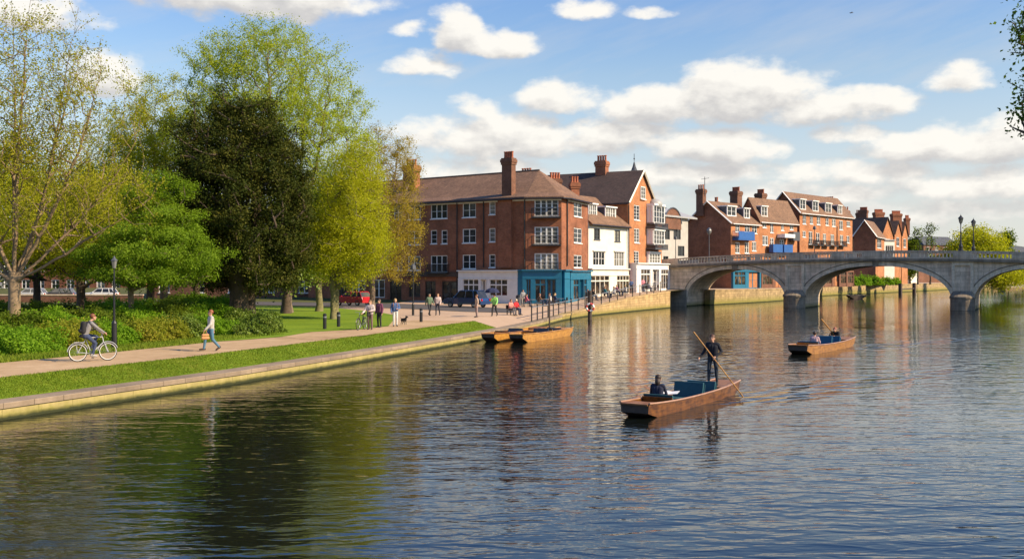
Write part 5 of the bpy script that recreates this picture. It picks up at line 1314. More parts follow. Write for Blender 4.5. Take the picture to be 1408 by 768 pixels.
# ------------------------------------------------------------------ street furniture
def lamp(name, label, loc, h, style='park', group=None, cat='lamp post'):
    x, y, z = loc; t_ = thing(name, label, cat, loc, group)
    if style == 'park':
        MB().lathe([(.14, -.1), (.14, .02), (.115, .05), (.115, 1.15), (.09, 1.2), (.055, 1.26)], (x, y, z), 12).build('base', M['black_metal'], t_)
        MB().tube([(x, y, z + 1.2), (x, y, z + h - .45)], [.05, .035], 8).build('post', M['black_metal'], t_)
        mb = MB(); mb.lathe([(.04, h - .42), (.07, h - .4), (.12, h - .1), (.12, h - .08)], (x, y, z), 6); l = mb.build('lantern', M['lampglass'], t_)
        MB().lathe([(.145, h - .08), (.14, h - .04), (.06, h + .04), (.03, h + .1), (.02, h + .14)], (x, y, z), 6).build('cap', M['dark_grey'], l)
    elif style == 'street':
        MB().lathe([(.1, -.1), (.1, .9), (.06, .98)], (x, y, z), 10).build('base', M['black_metal'], t_)
        MB().tube([(x, y, z + .9), (x, y, z + h)], [.055, .04], 8).build('post', M['black_metal'], t_)
        mb = MB(); mb.lathe([(.06, h - .05), (.24, h + .0), (.24, h + .05), (.2, h + .32), (.08, h + .42), (.03, h + .46)], (x, y, z), 8); mb.build('lantern', M['dark_grey'], t_)
    elif style == 'globe':
        MB().tube([(x, y, z), (x, y, z + h - .5)], [.08, .05], 8).build('post', M['dark_grey'], t_)
        MB().lathe([(.1, h - .5), (.3, h - .2), (.36, h + .1), (.3, h + .3)], (x, y, z), 8).build('lantern', M['lampglass'], t_)
        MB().lathe([(.32, h + .3), (.2, h + .45), (.05, h + .55)], (x, y, z), 8).build('cap', M['dark_grey'], t_)
    else:   # heritage lantern on a fluted post
        MB().lathe([(.3, 0), (.3, .12), (.22, .2), (.24, .55), (.16, .7), (.12, .95), (.1, 1.0)], (x, y, z), 10).build('base', M['black_metal'], t_)
        MB().lathe([(.1, .98), (.075, 1.3), (.07, h * .5), (.1, h * .52), (.06, h * .55), (.055, h - 1.15), (.1, h - 1.1), (.05, h - 1.0)], (x, y, z), 10).build('post', M['black_metal'], t_)
        l = MB().lathe([(.12, h - 1.0), (.16, h - .95), (.27, h - .45), (.27, h - .43)], (x, y, z), 6).build('lantern', M['lampglass'], t_)
        mb = MB(); mb.lathe([(.36, h - .43), (.34, h - .38), (.16, h - .18), (.1, h - .14), (.1, h - .08), (.03, h - .03), (.02, h + .12)], (x, y, z), 6)
        for k in range(6):
            a = 2 * PI * k / 6; mb.tube([(x + .165 * math.cos(a), y + .165 * math.sin(a), z + h - .95), (x + .275 * math.cos(a), y + .275 * math.sin(a), z + h - .43)], .018, 4)
        mb.build('cap', M['black_metal'], l)
    return t_
def mk_lampglass():
    m, t, bs = newmat('frosted lantern glass'); bs.inputs['Base Color'].default_value = (.16, .16, .15, 1); bs.inputs['Roughness'].default_value = .2; return m
M['lampglass'] = mk_lampglass()
x, y, _ = gp(157, 480, .95); lamp('lamp_post', 'slim black lamp post with a thick base beside the path behind the cyclist', (x, y, on_ground(x, y)), (480 - 356) * y / F)
x, y, _ = gp(568, 433, .97); lamp('lamp_post', 'slim black lamp post on the plaza in front of the dark shop windows', (x, y, on_ground(x, y)), (433 - 370) * y / F, 'street')
for px, n, lab in ((1321, -.08, 'nearer heritage lantern post on the bridge parapet in front of the willow'), (1338.5, -WB + .08, 'farther heritage lantern post on the back parapet of the bridge')):
    u = pxu(px)
    if n < -1:
        k = (px - CX) / F; b0_ = BP(0, n, 0); u = (k * b0_[1] - b0_[0]) / (U.x - k * U.y)
    p = BP(u, n, ptop(u)); lamp('bridge_lamp', lab, p, 4.25, 'heritage', 'lantern posts on the bridge')
for px, yt, n, lab, st in ((975, 316, -WB + .9, 'lone lamp with pale tilted lantern before the plain brick gable', 'globe'), (1120, 313, -WB + .9, 'plain dark lamp post in front of the broad orange terrace', 'street'), (929, 327, -WB + .9, 'thin dark lamp post before the pale modern block', 'street')):
    k = (px - CX) / F; b0_ = BP(0, n, 0); u = (k * b0_[1] - b0_[0]) / (U.x - k * U.y); p = BP(u, n, cz(u) + .25)
    lamp('street_lamp', lab, p, CAMZ - (yt - HY) / F * p[1] - p[2] - .2, st)
def bollard(label, px, py, h=.95):
    x, y, _ = gp(px, py, .97); z = on_ground(x, y); t_ = thing('bollard', label, 'bollard', (x, y, z), 'black bollards by the path')
    MB().lathe([(.11, -.1), (.11, h * .72), (.1, h * .73), (.1, h * .82), (.11, h * .83), (.11, h - .04), (.07, h)], (x, y, z), 12).build('post', M['black_metal'], t_)
    MB().lathe([(.108, h * .735), (.108, h * .815)], (x, y, z), 12).build('band', M['lead'], t_)
bollard('black bollard on the lawn corner, left of the forked trunk', 446.5, 452); bollard('black bollard right of the forked trunk on the lawn', 465.5, 449); bollard('slender black bollard on the plaza left of the couple', 579, 442, .95)
# quay railing, mooring piles, life ring
i0, i1 = idx_near(82), idx_near(133)
p0 = BK[i0]; ra = thing('quay_railing', 'black post and rail fence along the quay edge below the cafes', 'railing', (p0.x, p0.y, p0.z))
acc = 0; pts = []; last = None
for i in range(i0, i1 + 1):
    p = BK[i] + BN[i] * .45; pts.append(Vector((p.x, p.y, BK[i].z)))
L_ = [0]
for a, b in zip(pts, pts[1:]): L_.append(L_[-1] + (b - a).length)
def along(s):
    for k in range(len(pts) - 1):
        if s <= L_[k + 1]: return pts[k].lerp(pts[k + 1], (s - L_[k]) / (L_[k + 1] - L_[k]))
    return pts[-1]
nps = int(L_[-1] / 2.6); tops = []
for k in range(nps + 1):
    p = along(L_[-1] * k / nps); MB().tube([(p.x, p.y, p.z - .02), (p.x, p.y, p.z + 1.32)], .06, 6).build('post', M['black_metal'], ra); tops.append(p)
for h, r_, m_ in ((1.12, .035, M['lead']), (.6, .022, M['black_metal'])):
    MB().tube([(p.x, p.y, p.z + h) for p in tops], r_, 6).build('rail', m_, ra)
def pile(label, px, py, yt, r=.12):
    x, y, _ = gp(px, py, 0); h = (py - yt) * y / F; t_ = thing('mooring_post', label, 'post', (x, y, 0))
    MB().lathe([(r, -1.4), (r, h - .08), (r * .8, h)], (x, y, 0), 9).build('shaft', M['wood_dark'], t_); MB().lathe([(r + .015, h - .35), (r + .015, h - .25)], (x, y, 0), 9).build('collar', M['black_metal'], t_); return x, y, h
pile('tall thin dark mooring post standing in the water by the moored punts', 755.5, 447, 408, .065)
x, y, h = pile('thick dark timber post in the water carrying a red and white life ring', 811, 439, 399, .2)
lr = thing('life_ring', 'red and white life ring hung on the thick timber post', 'life ring', (x, y - .26, 1.15)); mb = MB(); mb.torus((x, y - .3, 1.15), .34, .1, (0.2, 1, 0), 24, 8); mb.m = [1 if (i // 8) % 6 < 3 else 0 for i in range(len(mb.f))]
mb.build('ring', [M['white_paint'], plain('life ring red', (.55, .06, .05), .5, .1)], lr, smooth=True)
mb = MB(); mb.tube([(x, y - .22, 1.5), (x, y - .3, 1.47)], .03, 5); mb.build('hook', M['black_metal'], lr)
# timber landing frame on the far quay
q0, q1 = gp(1238, 404.5, 0), gp(1257, 403, 0); t_ = thing('landing_frame', 'dark timber landing frame of two posts against the far embankment wall', 'frame', q0)
for q in (q0, q1): MB().tube([(q[0], q[1], -1.4), (q[0], q[1], 2.4)], .42, 6).build('post', M['wood_dark'], t_)
MB().tube([(q0[0], q0[1], 1.1), (q1[0], q1[1], 1.1)], .12, 5).build('crossbar', M['wood_dark'], t_)

# ------------------------------------------------------------------ low buildings, wall and cars behind the park
def simple_house(name, label, px0, d0, px1, d1, z0, ez, pz, deep, wmat, rmat, nw, cat='building', doors=()):
    p0 = Vector(((px0 - CX) / F * d0, d0, 0)); p1 = Vector(((px1 - CX) / F * d1, d1, 0)); f_ = Fac(p0, p1); t_ = thing(name, label, cat, (p0.x, p0.y, z0))
    hs = []
    nf = max(1, int((ez - z0) / 3.0))
    for j in range(nf):
        for i in range(nw): hs.append((f_.w * (i + .28) / nw, f_.w * (i + .28) / nw + 1.5, z0 + .9 + 3 * j, z0 + 2.4 + 3 * j))
    mb = MB(); f_.wall(mb, z0 - .5, ez, hs); P = lambda u, z, n: Vector(f_.P(u, z, n))
    Fac(P(f_.w, 0, 0), P(f_.w, 0, -deep)).wall(mb, z0 - .5, ez); Fac(P(0, 0, -deep), P(0, 0, 0)).wall(mb, z0 - .5, ez); Fac(P(f_.w, 0, -deep), P(0, 0, -deep)).wall(mb, z0 - .5, ez); mb.build('wall', wmat, t_)
    for h in hs: f_.window(t_, h, 2, 2, .08, .07, lights=2)
    roof_mesh(t_, [(P(-.3, ez, .4), P(f_.w + .3, ez, .4), P(f_.w + .3, pz, -deep / 2), P(-.3, pz, -deep / 2)), (P(-.3, pz, -deep / 2), P(f_.w + .3, pz, -deep / 2), P(f_.w + .3, ez, -deep - .4), P(-.3, ez, -deep - .4))], rmat)
    return t_, f_
hb, fb = simple_house('brick_hall', 'low dark brick hall glimpsed between the tree trunks across the road', 205, 134, 446, 131, 1, 6.6, 9.5, 10, M['brick_dark'], M['roof_dark'], 5)
mb = MB(); u0, u1 = fb.at(416, 395)[0], fb.at(437, 395)[0]; fb.box(mb, u0, u1, 4.3, 4.9, .003, .4); mb.build('entrance_canopy', M['white_paint'], hb)
simple_house('terrace_row', 'pale far terrace glimpsed under the trees at the left edge', -160, 178, 20, 176, 1, 7.2, 10.5, 9, M['concrete'], M['roof_dark'], 9)
simple_house('terrace_row', 'brick far terrace glimpsed between the dark trunks behind the cyclist', 24, 176, 190, 172, 1, 7.0, 10.2, 9, M['brick_shade'], M['roof_dark'], 8)
q0, q1 = Vector(((-60 - CX) / F * 122, 122, 0)), Vector(((196 - CX) / F * 122, 122, 0)); fw = Fac(q0, q1); t_ = thing('garden_wall', 'low tan brick wall along the road under the trees', 'wall', (q0.x, q0.y, 1))
mb = MB(); fw.box(mb, 0, fw.w, .5, 1.75, -.3, 0); mb.build('wall_face', M['brick_dark'], t_); mb = MB(); fw.box(mb, -.05, fw.w + .05, 1.753, 1.9, -.36, .06); mb.build('coping', S_PAR, t_)

def car(label, px, Y, paint, ang, L=4.2, van=False, z=None):
    x, y = gxy(px, Y); z = on_ground(x, y) + .01 if z is None else z
    t_ = thing('parked_car', label, 'car', (0, 0, 0), 'cars parked on the road'); s = L / 4.2; w_ = .86
    rf_ = 1.5 if not van else 1.72
    prof = [(-2.08, .32), (-2.1, .6), (-2.02, .86), (-1.75, .93), (-.95, 1.0), (-.0, 1.0), (1.2, .98), (1.95, .95), (2.08, .7), (2.08, .34)]
    prof = [(a * s, b) for a, b in prof]
    def rings(pr, ys): return [[(a * (1 if k in (1, 2) else .985), yy, b - (.03 if k in (0, 3) and b > .5 else 0)) for a, b in pr] for k, yy in enumerate(ys)]
    rg = rings(prof, (-w_, -w_ + .1, w_ - .1, w_)); n = len(prof); mb = MB(); v = [p for r_ in rg for p in r_]
    fcs = [list(range(n)), list(range(4 * n - 1, 3 * n - 1, -1))] + [(k * n + (i + 1) % n, k * n + i, (k + 1) * n + i, (k + 1) * n + (i + 1) % n) for k in range(3) for i in range(n)]
    mb.add(v, fcs); mb.build('body', paint, t_)
    lo = [(-1.0 * s, .97), (1.85 * s, .95)]; hi = [(-.35 * s, rf_ - .02), (1.5 * s, rf_ - .04)]
    def gl(inx, wb, wt, name, mat, z0_, z1_):
        mb = MB(); a0, a1 = lo[0][0] + inx, lo[1][0] - inx; b0, b1 = hi[0][0] + inx, hi[1][0] - inx
        mb.hexa([(a0, -wb, z0_), (a1, -wb, z0_), (a1, wb, z0_), (a0, wb, z0_), (b0, -wt, z1_), (b1, -wt, z1_), (b1, wt, z1_), (b0, wt, z1_)]); return mb.build(name, mat, t_)
    gl(0, w_ - .1, w_ - .2, 'windows', M['glass'], .95, rf_ - .03)
    mb = MB(); b0, b1 = hi[0][0] - .05, hi[1][0] + .05; mb.hexa([(b0, -w_ + .2, rf_ - .05), (b1, -w_ + .2, rf_ - .05), (b1, w_ - .2, rf_ - .05), (b0, w_ - .2, rf_ - .05), (b0 + .12, -w_ + .28, rf_ + .02), (b1 - .12, -w_ + .28, rf_ + .02), (b1 - .12, w_ - .28, rf_ + .02), (b0 + .12, w_ - .28, rf_ + .02)])
    for sy in (-1, 1):
        for (xa, xb) in (((-1.0 * s), -.35 * s), (.25 * s, .32 * s), (1.2 * s, 1.1 * s), (1.84 * s, 1.5 * s)):
            mb.tube([(xa, sy * (w_ - .095), .95), (xb, sy * (w_ - .195), rf_ - .03)], .035, 4)
    mb.build('roof', paint, t_)
    for wx in (-1.3 * s, 1.28 * s):
        for sy in (-1, 1):
            wh = MB().torus((wx, sy * (w_ - .08), .33), .24, .095, (0, 1, 0), 20, 6).build('wheel', M['tyre'], t_, smooth=True)
            mb = MB(); mb.tube([(wx, sy * (w_ - .16), .33), (wx, sy * (w_ - .005), .33)], .2, 12); mb.build('rim', M['steel'], wh)
    for sy in (-1, 1):
        mb = MB(); mb.box(-2.1 * s, -1.98 * s, sy * .62 - .16, sy * .62 + .16, .66, .8); mb.build('headlight', M['lampglass'], t_)
        mb = MB(); mb.box(1.98 * s, 2.1 * s, sy * .68 - .1, sy * .68 + .1, .68, .88); mb.build('tail_light', M['red_glass'], t_)
        mb = MB(); mb.ball((-.85 * s, sy * (w_ + .08), 1.02), .09, 6, .6, 1, .7); mb.build('wing_mirror', paint, t_)
    t_.location = (x, y, z); t_.rotation_euler = (0, 0, ang); return t_
M['tyre'] = plain('tyre rubber', (.02, .02, .02), .85, .2); M['steel'] = plain('brushed steel', (.5, .5, .5), .35, .1, metal=.9); M['red_glass'] = plain('red lamp lens', (.4, .01, .01), .2, .1)
cp = lambda n, c: plain(n, c, .25, .05, 2., coat=.8)
ra_ = math.atan2(-.555, .832)
car('red hatchback parked by the road behind the forked trunk', 486, 108, cp('red car paint', (.42, .012, .018)), ra_)
car('dark blue car parked in front of the off white shopfront', 642, 102, cp('dark blue car paint', (.012, .04, .12)), ra_, 4.7, True)
car('silver car far under the trees behind the pale trunk', 42, 133, cp('silver car paint', (.5, .5, .5)), .05); car('dark grey far car between the dark trunks', 82, 134, cp('grey car paint', (.05, .05, .055)), .05); car('white far car behind the low wall near the lamp post', 140, 134, cp('white car paint', (.7, .7, .7)), .05)

# ------------------------------------------------------------------ people
def caps_mesh(caps, seg=10):
    V = []; Fc = []
    for (a, b, ra, rb) in caps:
        a = np.array(a, float); b = np.array(b, float); d = b - a; L = np.linalg.norm(d)
        d = d / L if L > 1e-6 else np.array([0, 0, 1.]); ref = np.array([0, 0, 1.]) if abs(d[2]) < .9 else np.array([1., 0, 0])
        u = np.cross(d, ref); u /= np.linalg.norm(u); w_ = np.cross(d, u); base = len(V); rows = []
        for k in range(5): th = -PI / 2 + (PI / 2) * k / 4; rows.append((a + d * ra * math.sin(th), max(ra * math.cos(th), ra * .03)))
        for k in range(5): th = (PI / 2) * k / 4; rows.append((b + d * rb * math.sin(th), max(rb * math.cos(th), rb * .03)))
        for c, r in rows:
            for j in range(seg):
                t = 2 * PI * j / seg; V.append(c + (u * math.cos(t) + w_ * math.sin(t)) * r)
        for i in range(len(rows) - 1):
            for j in range(seg): Fc.append((base + i * seg + j, base + i * seg + (j + 1) % seg, base + (i + 1) * seg + (j + 1) % seg, base + (i + 1) * seg + j))
        Fc.append(tuple(base + j for j in range(seg))[::-1]); Fc.append(tuple(base + (len(rows) - 1) * seg + j for j in range(seg)))
    return V, Fc
def fuse(name, caps, midx, mats, voxel):
    """capsules -> one continuous skin, each face coloured by the limb it lies on"""
    V, Fc = caps_mesh(caps); me = bpy.data.meshes.new(name); me.from_pydata([tuple(v) for v in V], [], Fc)
    o = bpy.data.objects.new('tmp', me); COL.objects.link(o)
    md = o.modifiers.new('r', 'REMESH'); md.mode = 'VOXEL'; md.voxel_size = voxel
    sm = o.modifiers.new('s', 'SMOOTH'); sm.factor = .5; sm.iterations = 2
    dg = bpy.context.evaluated_depsgraph_get(); out = bpy.data.meshes.new_from_object(o.evaluated_get(dg)); bpy.data.objects.remove(o); bpy.data.meshes.remove(me)
    out.name = name; out.materials.clear()
    for m_ in mats: out.materials.append(m_)
    n = len(out.polygons); C = np.zeros(n * 3, dtype=np.float32); out.polygons.foreach_get('center', C); C = C.reshape(-1, 3)
    D = np.full((n, len(caps)), 9.)
    for i, (a, b, ra, rb) in enumerate(caps):
        a = np.array(a); b = np.array(b); d = b - a; L2 = max(1e-9, float(d @ d)); t = np.clip(((C - a) @ d) / L2, 0, 1)
        D[:, i] = np.linalg.norm(C - (a + t[:, None] * d), axis=1) - (ra + (rb - ra) * t)
    mi = np.array(midx)[np.argmin(D, axis=1)]
    out.polygons.foreach_set('material_index', mi.astype(np.int32)); out.polygons.foreach_set('use_smooth', np.ones(n, bool)); out.update(); return out
SKIN = plain('light skin', (.52, .29, .19), .55, .06, 8.)
def cloth(n, c): return plain('cloth ' + n, c, .9, .14, 9., bump=.2)
STAND = dict(head=(0, .02, 1.63), neck=(0, 0, 1.47), chest=(0, 0, 1.32), pel=(0, 0, .96), shL=(-.185, 0, 1.41), shR=(.185, 0, 1.41), elL=(-.24, -.03, 1.13), elR=(.24, -.03, 1.13), wrL=(-.25, .05, .89), wrR=(.25, .05, .89),
             hiL=(-.09, 0, .93), hiR=(.09, 0, .93), knL=(-.1, .02, .5), knR=(.1, .02, .5), anL=(-.1, -.02, .085), anR=(.1, -.02, .085), toL=(-.12, .15, .04), toR=(.12, .15, .04))
WALK = dict(STAND, knR=(.1, .2, .53), anR=(.1, .27, .1), toR=(.11, .44, .07), knL=(-.1, -.04, .5), anL=(-.1, -.33, .16), toL=(-.1, -.2, .045), elL=(-.25, .08, 1.14), wrL=(-.24, .27, .95), elR=(.25, -.13, 1.14), wrR=(.25, -.16, .88))
SIT = dict(STAND, head=(0, .05, 1.2), neck=(0, 0, 1.04), chest=(0, -.02, .9), pel=(0, -.05, .55), shL=(-.185, -.01, .98), shR=(.185, -.01, .98), elL=(-.25, .08, .73), elR=(.25, .08, .73), wrL=(-.14, .3, .68), wrR=(.14, .3, .68),
           hiL=(-.09, -.03, .54), hiR=(.09, -.03, .54), knL=(-.11, .4, .52), knR=(.11, .4, .52), anL=(-.11, .42, .1), anR=(.11, .42, .1), toL=(-.12, .58, .05), toR=(.12, .58, .05))
LOWSIT = dict(SIT, knL=(-.12, .42, .68), knR=(.12, .42, .68), anL=(-.11, .75, .46), anR=(.11, .75, .46), toL=(-.12, .86, .56), toR=(.12, .86, .56))
TALK = dict(STAND, elL=(-.27, .04, 1.16), wrL=(-.12, .25, 1.12), elR=(.26, -.02, 1.14))
CYC = dict(STAND, head=(0, .03, 1.66), neck=(0, -.07, 1.49), chest=(0, -.13, 1.34), pel=(0, -.27, 1.0), shL=(-.185, -.07, 1.43), shR=(.185, -.07, 1.43), elL=(-.25, .16, 1.22), elR=(.25, .16, 1.22), wrL=(-.25, .36, 1.08), wrR=(.25, .36, 1.08),
           hiL=(-.09, -.25, .98), hiR=(.09, -.25, .98), knL=(-.11, .17, .9), knR=(.11, .09, .66), anL=(-.12, .03, .52), anR=(.12, -.03, .24), toL=(-.12, .17, .47), toR=(.12, .12, .19))
def person(label, loc, face, J, top, bottom, hair=(.05, .03, .02), skin=None, shoe=(.03, .025, .02), longhair=False, fine=False, loose=.0, scale=1., group='people along the riverside', sleeve=True, bald=False, hatc=None):
    """face: direction the body faces (x, y). J: joints with +y forwards"""
    A = {k: np.array(v, float) for k, v in J.items()}; t_ = thing('person', label, 'person', (0, 0, 0), group)
    caps = []; mi = []
    def c(a, b, ra, rb, m_): caps.append((a, b, ra, rb)); mi.append(m_)
    R_ = A['shR'] - A['shL']; R_ /= np.linalg.norm(R_); H_ = A['hiR'] - A['hiL']; H_ /= np.linalg.norm(H_); lo = loose
    for s_ in (-1, 1):
        c(A['pel'] + H_ * s_ * .07 + [0, 0, .02], A['chest'] + R_ * s_ * .085, .095 + lo, .108 + lo, 1); c(A['pel'] + H_ * s_ * .07, A['pel'] + H_ * s_ * .075 - [0, 0, .05], .1 + lo * .5, .1, 2)
    c(A['pel'] * .45 + A['chest'] * .55, A['chest'], .1 + lo, .115 + lo, 1); c(A['shL'] + R_ * .03, A['shR'] - R_ * .03, .07 + lo, .07 + lo, 1); c(A['chest'] + [0, 0, .06], A['neck'], .09, .055, 1)
    hd = A['head']; fw_ = np.array([0, 1., 0]); c(A['neck'], hd - [0, 0, .06], .052, .05, 0)
    c(hd + [0, -.012, .03], hd + [0, .0, -.02], .093, .085, 0); c(hd + [0, .03, -.05], hd + [0, .045, -.085], .06, .045, 0); c(hd + [0, .085, .005], hd + [0, .108, -.03], .012, .016, 0)
    for s_ in (-1, 1): c(hd + [s_ * .088, -.005, -.005], hd + [s_ * .092, -.012, -.03], .016, .013, 0)
    for s_, k in ((-1, 'L'), (1, 'R')):
        sh, el, wr = A['sh' + k], A['el' + k], A['wr' + k]
        c(sh, el, .056 + lo, .045 + lo, 1); c(el, wr, .044 + lo, .034 + lo * .7, 1 if sleeve else 0)
        d = wr - el; d /= np.linalg.norm(d); side = np.cross(d, [0, 0, 1.]); side = side / (np.linalg.norm(side) + 1e-6) if np.linalg.norm(side) > .2 else np.array([0, 1., 0])
        pm = wr + d * .075
        c(wr, pm, .03, .034, 0)
        if fine:
            dn = np.cross(side, d); dn = dn if dn[2] < 0 else -dn
            if J.get('grip' + k) is None: dn = np.array([-s_ * .8, .5, -.2])
            for q in range(4):
                o_ = side * (q - 1.5) * .021; l_ = (.036, .042, .04, .03)[q]
                k1 = pm + o_ + d * .02; k2 = k1 + d * l_ * .8 + dn * l_ * .5; k3 = k2 + dn * l_ * .8 + d * l_ * .1
                c(k1, k2, .0105, .01, 0); c(k2, k3, .01, .009, 0)
            th = wr + d * .03 + side * s_ * .03; c(th, th + side * s_ * .025 + d * .03, .013, .012, 0); c(th + side * s_ * .025 + d * .03, th + side * s_ * .018 + d * .06 + dn * .015, .012, .01, 0)
        else: c(pm, pm + d * .06, .03, .022, 0)
        c(A['hi' + k], A['kn' + k], .088 + lo * .4, .06 + lo * .4, 2); c(A['kn' + k], A['an' + k], .06 + lo * .4, .042 + lo * .4, 2); c(A['an' + k] - [0, 0, .02], A['to' + k], .048, .038, 3); c(A['an' + k] + [0, 0, .03], A['an' + k] - (A['to' + k] - A['an' + k]) * .25 - [0, 0, .035], .045, .04, 3)
    me = fuse('body', caps, mi, [skin or SKIN, top, bottom, cloth(f'shoe{shoe}', shoe)], .0095 if fine else .018); b = link('body', me, t_)
    hm = plain(f'hair {hair}', hair, .6, .25, 20.)
    if not bald:
        mb = MB(); hc = hd + [0, -.026, .035]; mb.ball(hc, .104, 10, .98, 1.0, .98)
        if longhair: mb.tube([hd + [0, -.07, .0], hd + [0, -.1, -.12], hd + [0, -.09, -.26]], [.09, .085, .04], 8)
        mb.build('hair', hm, t_, smooth=True)
    if fine:
        for s_ in (-1, 1): MB().ball(hd + [s_ * .034, .078, .012], .014, 6).build('eye', M['black_metal'], t_, smooth=True)
        mb = MB(); mb.tube([hd + [-.022, .086, -.06], hd + [0, .092, -.062], hd + [.022, .086, -.06]], .007, 5); mb.build('mouth', plain('lips', (.4, .15, .12), .5, .1), t_)
    t_.location = loc; t_.rotation_euler = (0, 0, math.atan2(-face[0], face[1])); t_.scale = (scale,) * 3; return t_
def foot(px, py, z=.95):
    x, y, _ = gp(px, py, z); return (x, y, on_ground(x, y) + .012)
def at_foot(px, py):
    z = .95
    for _ in range(4): p = foot(px, py, z); z = p[2]
    return p
def backpack(label, loc, face, col, z=1.28, y=-.2):
    """rucksack with pocket and straps, in the wearer's frame"""
    t_ = thing('backpack', label, 'backpack', (0, 0, 0)); V, Fc = caps_mesh([((-.1, y, z - .17), (-.1, y + .02, z + .12), .1, .085), ((.1, y, z - .17), (.1, y + .02, z + .12), .1, .085), ((-.07, y - .07, z - .15), (.07, y - .07, z - .15), .08, .08)])
    mb = MB(); mb.add(V, Fc); mb.build('bag', col, t_, smooth=True)
    for s_ in (-1, 1): MB().tube([(s_ * .1, y + .06, z + .16), (s_ * .12, -.0, z + .21), (s_ * .12, .13, z + .08), (s_ * .13, .08, z - .1), (s_ * .12, y + .07, z - .17)], .02, 5).build('strap', col, t_)
    t_.location = loc; t_.rotation_euler = (0, 0, math.atan2(-face[0], face[1])); return t_
def bicycle(label, loc, face, frame_col, rimc=None):
    t_ = thing('bicycle', label, 'bicycle', (0, 0, 0)); fm = frame_col
    for y in (-.52, .56):
        wh = MB().torus((0, y, .345), .325, .02, (1, 0, 0), 40, 6).build('wheel', M['tyre'], t_, smooth=True)
        MB().torus((0, y, .345), .302, .014, (1, 0, 0), 40, 5).build('rim', rimc or M['steel'], wh, smooth=True)
        mb = MB()
        for k in range(14): a = 2 * PI * k / 14; mb.tube([(.025 * (-1) ** k, y, .345), (0, y + .3 * math.cos(a), .345 + .3 * math.sin(a))], .0025, 3)
        mb.tube([(-.05, y, .345), (.05, y, .345)], .022, 8); mb.build('spokes', M['steel'], wh)
        mb = MB(); pts_ = [(0, y + .37 * math.cos(a), .345 + .37 * math.sin(a)) for a in [R(20 + 14 * i) for i in range(12)]]
        mb.tube(pts_, .016, 4); mb.build('mudguard', fm, t_)
    bb, st, ht, hl = (0, -.04, .29), (0, -.25, .88), (0, .36, .9), (0, .4, .7)
    mb = MB()
    for a, b, r_ in ((bb, st, .017), (bb, hl, .019), (st, ht, .016), (ht, hl, .021), (bb, (.05, -.52, .345), .011), (bb, (-.05, -.52, .345), .011), ((0, -.24, .84), (.05, -.52, .345), .009), ((0, -.24, .84), (-.05, -.52, .345), .009)): mb.tube([a, b], r_, 7)
    mb.build('frame', fm, t_)
    mb = MB(); 
    for s_ in (-.05, .05): mb.tube([(0, .4, .7), (s_, .42, .68), (s_, .5, .5), (s_, .56, .345)], .012, 6)
    mb.build('fork', fm, t_)
    mb = MB(); mb.tube([(0, .35, .88), (0, .33, 1.02)], .014, 6); mb.tube([(-.3, .3, 1.05), (-.24, .36, 1.05), (0, .35, 1.03), (.24, .36, 1.05), (.3, .3, 1.05)], .013, 6); mb.build('handlebar', M['steel'], t_)
    mb = MB(); mb.tube([(0, -.25, .86), (0, -.26, .94)], .014, 6); mb.build('seat_post', M['steel'], t_)
    V, Fc = caps_mesh([((0, -.4, .955), (0, -.16, .955), .07, .03), ((-.05, -.38, .955), (.05, -.38, .955), .055, .055)]); mb = MB(); mb.add(V, Fc); mb.build('saddle', M['tyre'], t_, smooth=True)
    mb = MB(); mb.tube([(.06, -.04, .29), (.08, -.02, .13)], .012, 6); mb.tube([(-.06, -.04, .29), (-.08, -.06, .45)], .012, 6); mb.torus((.055, -.04, .29), .09, .01, (1, 0, 0), 20, 5); mb.build('crank', M['steel'], t_)
    mb = MB(); mb.box(.08, .18, -.06, .02, .12, .145); mb.build('pedal', M['tyre'], t_); mb = MB(); mb.box(-.18, -.08, -.1, -.02, .44, .465); mb.build('pedal', M['tyre'], t_)
    mb = MB(); mb.tube([(.09, -.65, .72), (.09, -.3, .72), (-.09, -.3, .72), (-.09, -.65, .72), (.09, -.65, .72)], .009, 5); mb.tube([(.09, -.6, .72), (.05, -.52, .36)], .007, 5); mb.tube([(-.09, -.6, .72), (-.05, -.52, .36)], .007, 5); mb.build('luggage_rack', M['steel'], t_)
    t_.location = loc; t_.rotation_euler = (0, 0, math.atan2(-face[0], face[1])); return t_
h52 = (math.sin(R(54)), math.cos(R(54)))
rw_ = at_foot(107, 497); bl = (rw_[0] + h52[0] * .52, rw_[1] + h52[1] * .52, rw_[2])
bicycle('pale silver bicycle ridden along the path by the person in the grey jumper', bl, h52, plain('silver bicycle paint', (.42, .43, .44), .35, .1), plain('pale rims', (.75, .75, .72), .35, .05))
person('cyclist in grey jumper and dark jeans riding along the path', bl, h52, dict(CYC, gripL=1, gripR=1), cloth('grey jumper', (.21, .20, .195)), cloth('dark jeans', (.035, .05, .10)), (.16, .055, .02), shoe=(.35, .33, .3), fine=True, loose=.008)
backpack('black backpack on the back of the cyclist', bl, h52, cloth('black bag', (.018, .018, .02)), 1.3, -.34)
wf = (-.86, -.5); wl = at_foot(290, 482)
person('walker with auburn hair in a pale grey jumper and blue jeans on the path', wl, wf, WALK, cloth('pale grey jumper', (.42, .40, .36)), cloth('blue jeans', (.07, .16, .24)), (.24, .08, .03), fine=True, loose=.02, shoe=(.05, .03, .02))
